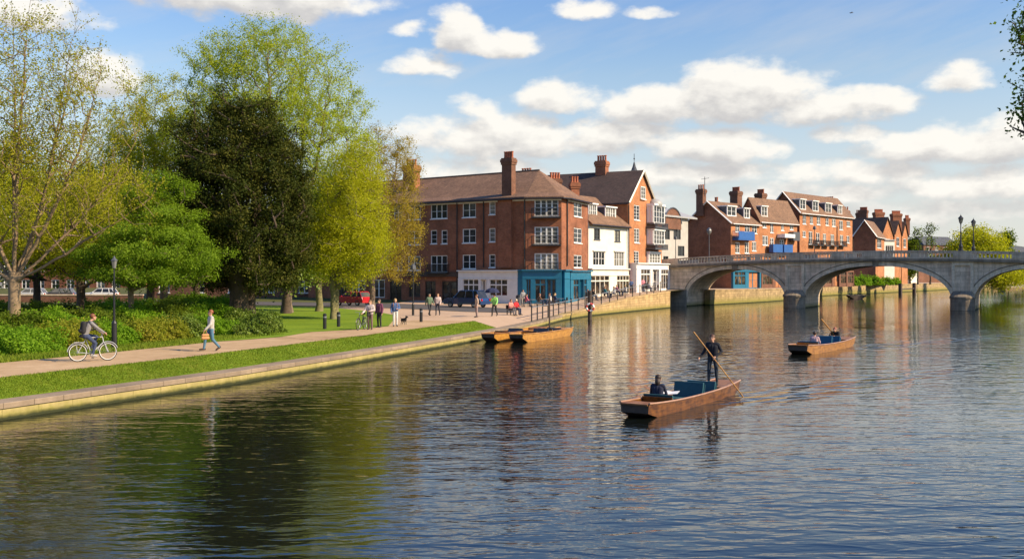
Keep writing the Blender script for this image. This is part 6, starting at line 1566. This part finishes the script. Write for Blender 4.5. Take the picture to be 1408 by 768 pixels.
def handbag(label, loc, face, p, col):
    t_ = thing('handbag', label, 'bag', (0, 0, 0)); x, y, z = p; V, Fc = caps_mesh([((x, y - .11, z - .3), (x, y + .11, z - .3), .07, .07), ((x, y - .1, z - .18), (x, y + .1, z - .18), .06, .06)]); mb = MB(); mb.add(V, Fc); mb.build('bag', col, t_, smooth=True)
    MB().tube([(x, y - .09, z - .14), (x, y - .03, z + .02), (x, y + .03, z + .02), (x, y + .09, z - .14)], .012, 5).build('handle', col, t_); t_.location = loc; t_.rotation_euler = (0, 0, math.atan2(-face[0], face[1])); return t_
handbag('tan handbag carried by the walker in the pale jumper', wl, wf, (-.27, .3, .87), cloth('tan leather', (.48, .25, .1)))
# the group on the path
p = at_foot(509, 453); f_ = (-.25, -.97)
person('woman in a pale patterned coat beside a bicycle on the path', p, f_, dict(TALK, wrR=(.36, .3, 1.0), elR=(.3, .08, 1.15)), cloth('pale patterned coat', (.46, .38, .36)), cloth('brown trousers', (.16, .10, .09)), (.20, .11, .05), longhair=True, loose=.03)
bicycle('dark bicycle held by the woman in the pale coat, seen from the front', (p[0] - .5, p[1] - .05, p[2]), (-.22, -.97), M['black_metal'])
handbag('black shoulder bag at the hip of the woman in the pale coat', p, f_, (.02, .24, 1.18), cloth('black bag', (.018, .018, .02)))
p = at_foot(521.5, 450); person('man in a plum jacket and black trousers standing in the middle of the group', p, (-.5, -.87), STAND, cloth('plum jacket', (.13, .035, .075)), cloth('black trousers', (.02, .02, .022)), (.08, .05, .03), loose=.02)
p = at_foot(543.5, 448.5); f_ = (.2, -.98)
person('blond person in a blue top and pale trousers with a dog on the path', p, f_, dict(TALK), cloth('blue top', (.06, .11, .24)), cloth('pale trousers', (.55, .55, .52)), (.38, .25, .1), loose=.015)
backpack('orange brown backpack on the blond person', p, f_, cloth('orange brown bag', (.33, .15, .07)), 1.3, -.24)
def dog(label, loc, face, col):
    t_ = thing('dog', label, 'dog', (0, 0, 0)); caps = [((0, -.16, .3), (0, .1, .31), .075, .095), ((0, .1, .33), (0, .2, .44), .07, .05), ((0, .2, .46), (0, .25, .46), .06, .05), ((0, .27, .445), (0, .34, .43), .032, .022), ((0, -.2, .34), (0, -.33, .44), .02, .012)]
    for s_ in (-1, 1):
        caps += [((s_ * .05, .11, .27), (s_ * .055, .1, .15), .035, .022), ((s_ * .055, .1, .15), (s_ * .055, .12, .03), .02, .018), ((s_ * .05, -.16, .27), (s_ * .06, -.1, .17), .045, .026), ((s_ * .06, -.1, .17), (s_ * .06, -.19, .1), .022, .017), ((s_ * .06, -.19, .1), (s_ * .06, -.17, .03), .017, .018), ((s_ * .045, .19, .5), (s_ * .06, .18, .56), .02, .008)]
    link('body', fuse('body', caps, [0] * len(caps), [col], .012), t_); t_.location = loc; t_.rotation_euler = (0, 0, math.atan2(-face[0], face[1])); t_.scale = (1.15,) * 3
dog('small black dog standing on the path next to the blond person', at_foot(555.5, 446.5), (.75, -.65), plain('black fur', (.02, .018, .017), .8, .3, 20.))
# farther people
p = at_foot(590.5, 434); person('man in a grey green jacket and dark shorts crossing the plaza', p, (.5, -.86), WALK, cloth('grey green jacket', (.10, .15, .09)), cloth('dark shorts', (.03, .03, .035)), (.1, .07, .04), loose=.02)
p = at_foot(602, 433.5); person('woman in a pinkish white top and dark leggings next to man in green', p, (-.1, -1), WALK, cloth('pinkish white top', (.58, .46, .42)), cloth('dark leggings', (.03, .03, .04)), (.25, .13, .06), longhair=True, loose=.015)
p = at_foot(655.5, 436); person('person in a beige patterned top standing by the blue car', p, (-.9, -.3), STAND, cloth('beige top', (.45, .33, .25)), cloth('pale brown trousers', (.3, .22, .2)), (.16, .08, .04), loose=.015)
p = at_foot(680, 439.5); f_ = (-.35, -.93); person('person in a light green jacket under a navy umbrella on the plaza', p, f_, dict(WALK, elR=(.27, .1, 1.18), wrR=(.16, .26, 1.36)), cloth('light green jacket', (.25, .55, .14)), cloth('black trousers', (.02, .02, .022)), (.05, .03, .02), loose=.03)
um_ = thing('umbrella', 'navy umbrella held over the person in light green', 'umbrella', (0, 0, 0)); cx_, cy_, cz_ = .12, .2, 2.18
MB().tube([(.16, .28, 1.2), (.12, .2, 2.3)], .012, 5).build('shaft', M['black_metal'], um_)
mb = MB(); pr = [(.62 * math.sin(R(a)), .62 * math.cos(R(a)) * .62 - .38) for a in (90, 78, 64, 48, 30, 12, 1)]; mb.lathe([(r_, z_ + .25) for r_, z_ in pr], (cx_, cy_, 1.98), 8); mb.build('canopy', cloth('navy', (.015, .02, .06)), um_)
um_.location = p; um_.rotation_euler = (0, 0, math.atan2(-f_[0], f_[1]))
def bench(label, loc, face, w_=1.3):
    t_ = thing('bench', label, 'bench', (0, 0, 0))
    mb = MB(); mb.box(-w_ / 2, w_ / 2, -.2, .22, .4, .45); mb.build('seat', M['wood_dark'], t_); mb = MB(); mb.box(-w_ / 2, w_ / 2, -.26, -.21, .5, .85); mb.build('backrest', M['wood_dark'], t_)
    for sx in (-1, 1):
        for yy in (-.2, .18):
            mb = MB(); mb.box(sx * (w_ / 2 - .1) - .03, sx * (w_ / 2 - .1) + .03, yy - .03, yy + .03, 0, .4); mb.build('leg', M['black_metal'], t_)
    t_.location = loc; t_.rotation_euler = (0, 0, math.atan2(-face[0], face[1]))
def off(p, f_, dx, dy=0.): # step sideways / forwards in a facing frame
    r = (f_[1], -f_[0]); return (p[0] + r[0] * dx + f_[0] * dy, p[1] + r[1] * dx + f_[1] * dy, p[2])
p = at_foot(706, 440); f_ = (.75, -.66); bench('small dark bench on the quay under the two people in red', p, f_)
person('person in a bright red jacket sitting on the quay bench, left one of the two', off(p, f_, -.32), f_, SIT, cloth('bright red', (.55, .02, .025)), cloth('dark jeans', (.035, .05, .10)), (.6, .5, .35), loose=.02)
person('person in a red and white top on the bench, right of the bright red jacket', off(p, f_, .33), f_, SIT, cloth('salmon red', (.55, .22, .18)), cloth('grey trousers', (.15, .14, .15)), (.12, .06, .03), loose=.02)
# cafe terrace: tables, chairs and their guests
def table(label, p):
    t_ = thing('cafe_table', label, 'table', p, 'cafe tables on the quay'); x, y, z = p
    MB().lathe([(.38, .71), (.4, .725), (.4, .74), (.38, .75)], p, 16).build('tabletop', M['lead'], t_); MB().tube([(x, y, z + .02), (x, y, z + .72)], .03, 6).build('leg', M['black_metal'], t_); MB().lathe([(.24, 0), (.24, .02), (.05, .05)], p, 12).build('foot', M['black_metal'], t_)
def chair(label, p, f_):
    t_ = thing('cafe_chair', label, 'chair', (0, 0, 0), 'cafe chairs on the quay')
    mb = MB(); mb.box(-.2, .2, -.2, .2, .42, .45); mb.build('seat', M['wood_dark'], t_); mb = MB(); mb.box(-.2, .2, -.24, -.205, .52, .85); mb.build('backrest', M['wood_dark'], t_)
    for sx in (-.17, .17):
        for sy in (-.19, .17):
            mb = MB(); mb.box(sx - .016, sx + .016, sy - .016 - (.02 if sy < 0 else 0), sy + .016 - (.02 if sy < 0 else 0), 0, .42 if sy > 0 else .86); mb.build('leg', M['black_metal'], t_)
    t_.location = p; t_.rotation_euler = (0, 0, math.atan2(-f_[0], f_[1]))
SET = [(731, 5.5, 'red and pink top', (.5, .12, .16), 'first cafe table by the blue shop'), (749, 5.0, 'brown coat', (.16, .09, .05), 'second cafe table by the blue shop'), (770, 4.2, 'navy jumper', (.03, .045, .1), 'third cafe table at the blue shop corner'),
       (822, 2.4, 'black jacket', (.02, .02, .022), 'left cafe table before the cream shopfront'), (838, 2.3, 'teal shirt', (.04, .2, .22), 'middle cafe table before the cream shopfront'), (854, 2.2, 'pink cardigan', (.5, .2, .28), 'right cafe table before the cream shopfront'), (897, 1.7, 'grey coat', (.2, .2, .21), 'cafe table outside the shop of the gabled house')]
for i, (px, py, cl, cc, wh) in enumerate(SET):
    z = .95
    p = at_quay(px, py); table(f'round {wh}', p); a = (.9, .35); 
    for s_ in (-1, 1):
        q = (p[0] + a[0] * .62 * s_, p[1] + a[1] * .62 * s_, p[2]); fc = (-a[0] * s_, -a[1] * s_)
        chair(f'dark chair {"left" if s_ < 0 else "right"} of the {wh}', q, fc)
        if s_ < 0 or i in (1, 4, 5): person(f'guest in {"a " + cl if s_ < 0 else "pale shirt"} at the {wh}' if len(wh) < 60 else wh, q, fc, SIT, cloth(cl if s_ < 0 else 'pale shirt', cc if s_ < 0 else (.5, .48, .45)), cloth('dark jeans', (.035, .05, .10)), ((.05, .03, .02), (.2, .1, .05), (.4, .28, .12))[i % 3], loose=.015, longhair=i % 2 == 0)
for px, py, lab, tc_, bc in ((719, 6.5, 'person in grey standing at the corner of the blue shop', (.25, .25, .25), (.3, .27, .24)), (808, 1.2, 'person in dark clothes standing on the quay behind the life ring', (.02, .02, .025), (.02, .02, .025)), (793, 5., 'person in a pale shirt at the door of the blue shop', (.5, .46, .42), (.05, .06, .1)), (868, 3., 'person in a blue coat between the cream shop and the gabled house', (.05, .08, .18), (.03, .03, .03)), (884, 2.6, 'person in a pink top at the door of the gabled house shop', (.5, .2, .24), (.04, .04, .05))):
    person(lab, at_quay(px, py), (.4, -.9), TALK if px != 808 else STAND, cloth(f'c{px}', tc_), cloth(f'd{px}', bc), (.06, .04, .03), loose=.015)
# waste bin by the shop
p = at_quay(713, 8.); t_ = thing('litter_bin', 'dark cylindrical litter bin beside the blue shop', 'bin', p); MB().lathe([(.26, 0), (.28, .9), (.27, .92)], p, 14).build('drum', M['dark_grey'], t_); MB().lathe([(.3, .92), (.3, 1.0), (.2, 1.12), (.05, 1.16)], p, 14).build('lid', M['black_metal'], t_)

# ------------------------------------------------------------------ punts
def wood(name, c1, c2, rough=.35):
    if name in MATS: return MATS[name]
    m, t, bs = newmat(name); tc = t.node('ShaderNodeTexCoord').outputs['Object']
    mp = t.node('ShaderNodeMapping'); mp.inputs['Scale'].default_value = (.7, 9., 9.); t.link(tc, mp.inputs['Vector'])
    n = t.noise(mp.outputs[0], 2., 6, .65); n2 = t.noise(tc, 4.5, 5, .65)
    t.link(t.ramp(t.math('ADD', t.math('MULTIPLY', n, .5), t.math('MULTIPLY', n2, .5)), [(.38, c1), (.5, [(p + q) / 2 for p, q in zip(c1, c2)]), (.64, c2)]), bs.inputs['Base Color'])
    bs.inputs['Roughness'].default_value = rough; bs.inputs['Coat Weight'].default_value = .12; bs.inputs['Coat Roughness'].default_value = .15; MATS[name] = m; return m
HULL = wood('varnished punt wood', (.045, .015, .005), (.22, .085, .016), .4); DECK = wood('reddish deck wood', (.15, .055, .015), (.28, .115, .03), .65); PALEW = wood('pale varnished wood', (.26, .11, .022), (.56, .29, .06)); GUN = wood('worn gunwale wood', (.26, .13, .07), (.42, .24, .14))
def punt(name, label, bow, stern, W=1.05, hull=HULL, deck=DECK, gun=GUN, cush=(.008, .065, .085), seats=(), group='punts on the river', sternlen=1.5, bowlen=.95, sheer=.06, cat='punt', topz=.42):
    b = Vector((bow[0], bow[1], 0)); s = Vector((stern[0], stern[1], 0)); L = (b - s).length; ang = math.atan2(b.y - s.y, b.x - s.x); t_ = thing(name, label, cat, (0, 0, 0), group)
    N_ = 26; xs = [-L / 2 + L * i / N_ for i in range(N_ + 1)]
    def hw(x): f = abs(x) / (L / 2); return W / 2 * (1 - .2 * f ** 3)
    def top(x): return topz + sheer * (abs(x) / (L / 2)) ** 2.2
    def bot(x): e = max(0, abs(x) - (L / 2 - 1.25)) / 1.25; return -.14 + (topz - .04) * e ** 1.25
    V = []; 
    for x in xs:
        w_, tz, bz = hw(x), top(x), bot(x); fz = min(max(.02, bz + .04), tz - .02) if abs(x) < L / 2 - .35 else tz - .03
        V += [(x, -w_ * .93, bz), (x, -w_, tz), (x, -w_ + .045, tz), (x, -w_ * .93 + .05, fz), (x, w_ * .93 - .05, fz), (x, w_ - .045, tz), (x, w_, tz), (x, w_ * .93, bz)]
    Fc = [(i * 8 + j, i * 8 + (j + 1) % 8, i * 8 + 8 + (j + 1) % 8, i * 8 + 8 + j) for i in range(N_) for j in range(8)] + [tuple(range(7, -1, -1)), tuple(N_ * 8 + j for j in range(8))]
    mb = MB(); mb.add(V, Fc); mb.m = [1 if (i < N_ * 8 and i % 8 == 7) or i >= N_ * 8 else 0 for i in range(len(Fc))]; mb.build('hull', [hull, M['wood_dark']], t_)  # bottom and end caps dark: tarred wood, with underside shade put into the colour
    for sg in (-1, 1):
        mb = MB(); mb.tube([(x, sg * (hw(x) + .005), top(x) + .012) for x in xs], .034, 6); mb.build('gunwale', gun, t_)
    for (x0, x1, nm) in ((L / 2 - bowlen, L / 2 + .06, 'bow_deck'), (-L / 2 - .06, -L / 2 + sternlen, 'stern_deck')):
        mb = MB(); k = 6
        for i in range(k):
            a, c_ = x0 + (x1 - x0) * i / k + .004, x0 + (x1 - x0) * (i + 1) / k - .004; wa, wc = hw(a) - .03, hw(c_) - .03
            mb.hexa([(a, -wa, top(a) - .05), (c_, -wc, top(c_) - .05), (c_, wc, top(c_) - .05), (a, wa, top(a) - .05), (a, -wa, top(a) - .008), (c_, -wc, top(c_) - .008), (c_, wc, top(c_) - .008), (a, wa, top(a) - .008)])
        mb.build(nm, deck, t_)
    mb = MB()
    for i in range(5): x = -L / 2 + sternlen + (L - sternlen - bowlen) * (i + .5) / 5; mb.box(x - .03, x + .03, -hw(x) * .93 + .05, hw(x) * .93 - .05, .022, .05)
    mb.build('floor_ribs', deck, t_)
    cm = plain(f'seat cushion {cush}', cush, .75, .12, 6., bump=.15); cl2 = plain(f'seat cushion edge {cush}', tuple(c * .55 for c in cush), .75, .1, 6.)
    for (tt, kind, h) in seats:     # tt: distance from the bow; kind +1 faces the stern, -1 faces the bow
        x = L / 2 - tt; w_ = hw(x) - .06; lean = .12 * kind
        mb = MB(); mb.hexa([(x - .02, -w_, .05), (x + .02, -w_, .05), (x + .02, w_, .05), (x - .02, w_, .05), (x - .02 + lean, -w_, h), (x + .02 + lean, -w_, h), (x + .02 + lean, w_, h), (x - .02 + lean, w_, h)]); sb = mb.build('seat_back', hull if kind > 0 else cm, t_)
        mb = MB(); o_ = -.075 * kind; w2 = w_ - .02
        mb.hexa([(x + o_ - .045, -w2, .2), (x + o_ + .045, -w2, .2), (x + o_ + .045, w2, .2), (x + o_ - .045, w2, .2), (x + o_ - .045 + lean, -w2, h + .07), (x + o_ + .045 + lean, -w2, h + .07), (x + o_ + .045 + lean, w2, h + .07), (x + o_ - .045 + lean, w2, h + .07)]); mb.build('back_cushion', cm, sb)
        mb = MB(); a, c_ = sorted((x - .13 * kind, x - .62 * kind)); mb.box(a, c_, -w2, w2, .052, .2); mb.build('seat_cushion', cm, t_)
    m_ = (b + s) / 2; t_.location = (m_.x, m_.y, 0); t_.rotation_euler = (0, 0, ang)
    return dict(t=t_, ang=ang, mid=m_, L=L, top=top, P=lambda x, y, z=0: (m_.x + math.cos(ang) * x - math.sin(ang) * y, m_.y + math.sin(ang) * x + math.cos(ang) * y, z))
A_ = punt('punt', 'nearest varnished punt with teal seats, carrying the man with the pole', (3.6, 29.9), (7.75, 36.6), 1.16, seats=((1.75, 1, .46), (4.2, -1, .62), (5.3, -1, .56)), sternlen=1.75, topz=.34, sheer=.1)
L = A_['L']; bowd = (math.cos(A_['ang']), math.sin(A_['ang']))
mp_ = A_['P'](-L / 2 + 1.55, .02, .40)
PUNTER = dict(STAND, head=(.01, .03, 1.62), anL=(-.15, -.02, .085), toL=(-.18, .14, .04), knL=(-.13, .03, .5), anR=(.13, .02, .085), toR=(.16, .17, .04), knR=(.12, .04, .5))
f_ = (-.35, -.94); rr_ = (f_[1], -f_[0])
pt0, pt1 = Vector(dp(954.5, 457, 34.85)), Vector(dp(1003, 520.5, 35.2)); pd = (pt1 - pt0).normalized()
def to_local(w_, loc, f_):
    d = Vector(w_) - Vector(loc); r = Vector((f_[1], -f_[0], 0)); return np.array((d.dot(r), d.x * f_[0] + d.y * f_[1], d.z))
ph = pt0 + pd * ((980.5 - 954.5) / (1003 - 954.5) * (pt1 - pt0).length)
hl_ = to_local(ph, mp_, f_)
# his left hand closes on the pole; the right arm hangs out to the side
PUNTER.update(wrL=tuple(hl_ + np.array([-.07, -.07, .03])), elL=(-.3, -.04, 1.16), gripL=1, elR=(.30, -.02, 1.15), wrR=(.42, .12, .96))
person('man in navy jumper and jeans standing on the punt stern with a long pole', mp_, f_, PUNTER, cloth('ink navy jumper', (.008, .010, .018)), cloth('dark slate jeans', (.022, .032, .045)), (.09, .04, .02), fine=True, loose=.006, bald=False, group='people in the punts')
pl = thing('punt_pole', 'long pale wooden pole held slanting by the man on the nearest punt', 'pole', tuple(pt0)); MB().tube([pt0 - pd * .05, pt1 + pd * 1.3], .022, 8).build('shaft', PALEW, pl); MB().tube([pt1 + pd * 1.25, pt1 + pd * 1.5], [.03, .02], 8).build('shoe', M['steel'], pl)
ps = A_['P'](L / 2 - 2.2, -.22, -.24); f_ = (.42, .9)
person('dark haired passenger in navy seated in the nearest punt with a newspaper', ps, f_, LOWSIT, cloth('navy top', (.014, .018, .04)), cloth('dark jeans', (.035, .05, .10)), (.03, .018, .012), fine=True, longhair=True, group='people in the punts')
nw_ = thing('newspaper', 'white open newspaper on the lap of the punt passenger', 'newspaper', (0, 0, 0)); mb = MB(); mb.hexa([(-.02, .18, .72), (.3, .2, .70), (.3, .5, .76), (-.02, .5, .78), (-.02, .18, .728), (.3, .2, .708), (.3, .5, .768), (-.02, .5, .788)]); mb.build('left_page', M['white_paint'], nw_)
mb = MB(); mb.hexa([(.303, .2, .70), (.56, .2, .73), (.56, .5, .79), (.303, .5, .76), (.303, .2, .708), (.56, .2, .738), (.56, .5, .798), (.303, .5, .768)]); mb.build('right_page', M['white_paint'], nw_); nw_.location = ps; nw_.rotation_euler = (0, 0, math.atan2(-f_[0], f_[1]))
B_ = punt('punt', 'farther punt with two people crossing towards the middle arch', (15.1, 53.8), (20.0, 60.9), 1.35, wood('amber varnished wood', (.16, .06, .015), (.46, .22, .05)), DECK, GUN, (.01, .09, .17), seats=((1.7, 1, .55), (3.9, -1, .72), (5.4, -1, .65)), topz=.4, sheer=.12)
L = B_['L']; f_ = (.5, .86)
person('passenger in a pale pink shirt seated in the farther punt', B_['P'](L / 2 - 2.3, .15, -.2), f_, LOWSIT, cloth('pale pink shirt', (.45, .3, .32)), cloth('plum skirt', (.12, .05, .1)), (.03, .018, .014), group='people in the punts', loose=.015)
pp = B_['P'](-L / 2 + 2.1, .05, -.12); f_ = (-.6, -.8)
LEAN = dict(SIT, head=(0, .3, 1.17), neck=(0, .2, 1.04), chest=(0, .1, .92), shL=(-.19, .17, .98), shR=(.19, .17, .98), elL=(-.26, .32, .78), elR=(.28, .3, .8), wrL=(-.1, .45, .8), wrR=(.2, .48, .86))
person('man in black leaning forward with a pole in the farther punt', pp, f_, LEAN, cloth('black jumper', (.012, .012, .014)), cloth('dark jeans', (.035, .05, .10)), (.28, .08, .05), group='people in the punts', loose=.03)
q0, q1 = Vector(dp(1129, 438, 58.6)), Vector(dp(1152, 466, 59.2)); d_ = (q1 - q0).normalized(); pl = thing('punt_pole', 'short looking pale pole slanting across the farther punt', 'pole', tuple(q0)); MB().tube([q0, q1 + d_ * 1.1], .04, 8).build('shaft', PALEW, pl); MB().tube([q1 + d_ * 1.05, q1 + d_ * 1.3], [.042, .025], 8).build('shoe', M['steel'], pl)
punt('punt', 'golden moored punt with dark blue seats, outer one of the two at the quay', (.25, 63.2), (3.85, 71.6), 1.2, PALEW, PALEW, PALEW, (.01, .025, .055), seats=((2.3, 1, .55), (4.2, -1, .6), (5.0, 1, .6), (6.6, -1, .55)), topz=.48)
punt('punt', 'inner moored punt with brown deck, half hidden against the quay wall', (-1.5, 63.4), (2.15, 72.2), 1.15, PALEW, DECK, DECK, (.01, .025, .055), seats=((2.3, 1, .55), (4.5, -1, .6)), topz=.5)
q = gp(1176, 410.5, 0); punt('rowing_boat', 'small dark boat lying under the middle arch', (q[0] - 1.3, q[1]), (q[0] + 1.9, q[1] + .8), 1.4, M['wood_dark'], M['wood_dark'], M['black_metal'], (.02, .02, .02), seats=((1.6, -1, .7),), group=None, sternlen=.5, bowlen=.5, cat='boat', topz=.6)
# the bird high over the bridge
q = dp(1171, 18, 150); t_ = thing('bird', 'tiny dark bird flying high in the blue sky', 'bird', q); link('body', fuse('body', [((-.18, 0, 0), (.16, 0, .02), .07, .05), ((.16, 0, .02), (.24, 0, .04), .045, .03), ((-.18, 0, 0), (-.32, 0, 0), .05, .03), ((0, .03, .03), (-.05, .32, .12), .045, .03), ((-.05, .32, .12), (-.12, .6, .06), .03, .012), ((0, -.03, .03), (-.05, -.32, .12), .045, .03), ((-.05, -.32, .12), (-.12, -.6, .06), .03, .012)], [0] * 7, [M['wood_dark']], .02), t_)
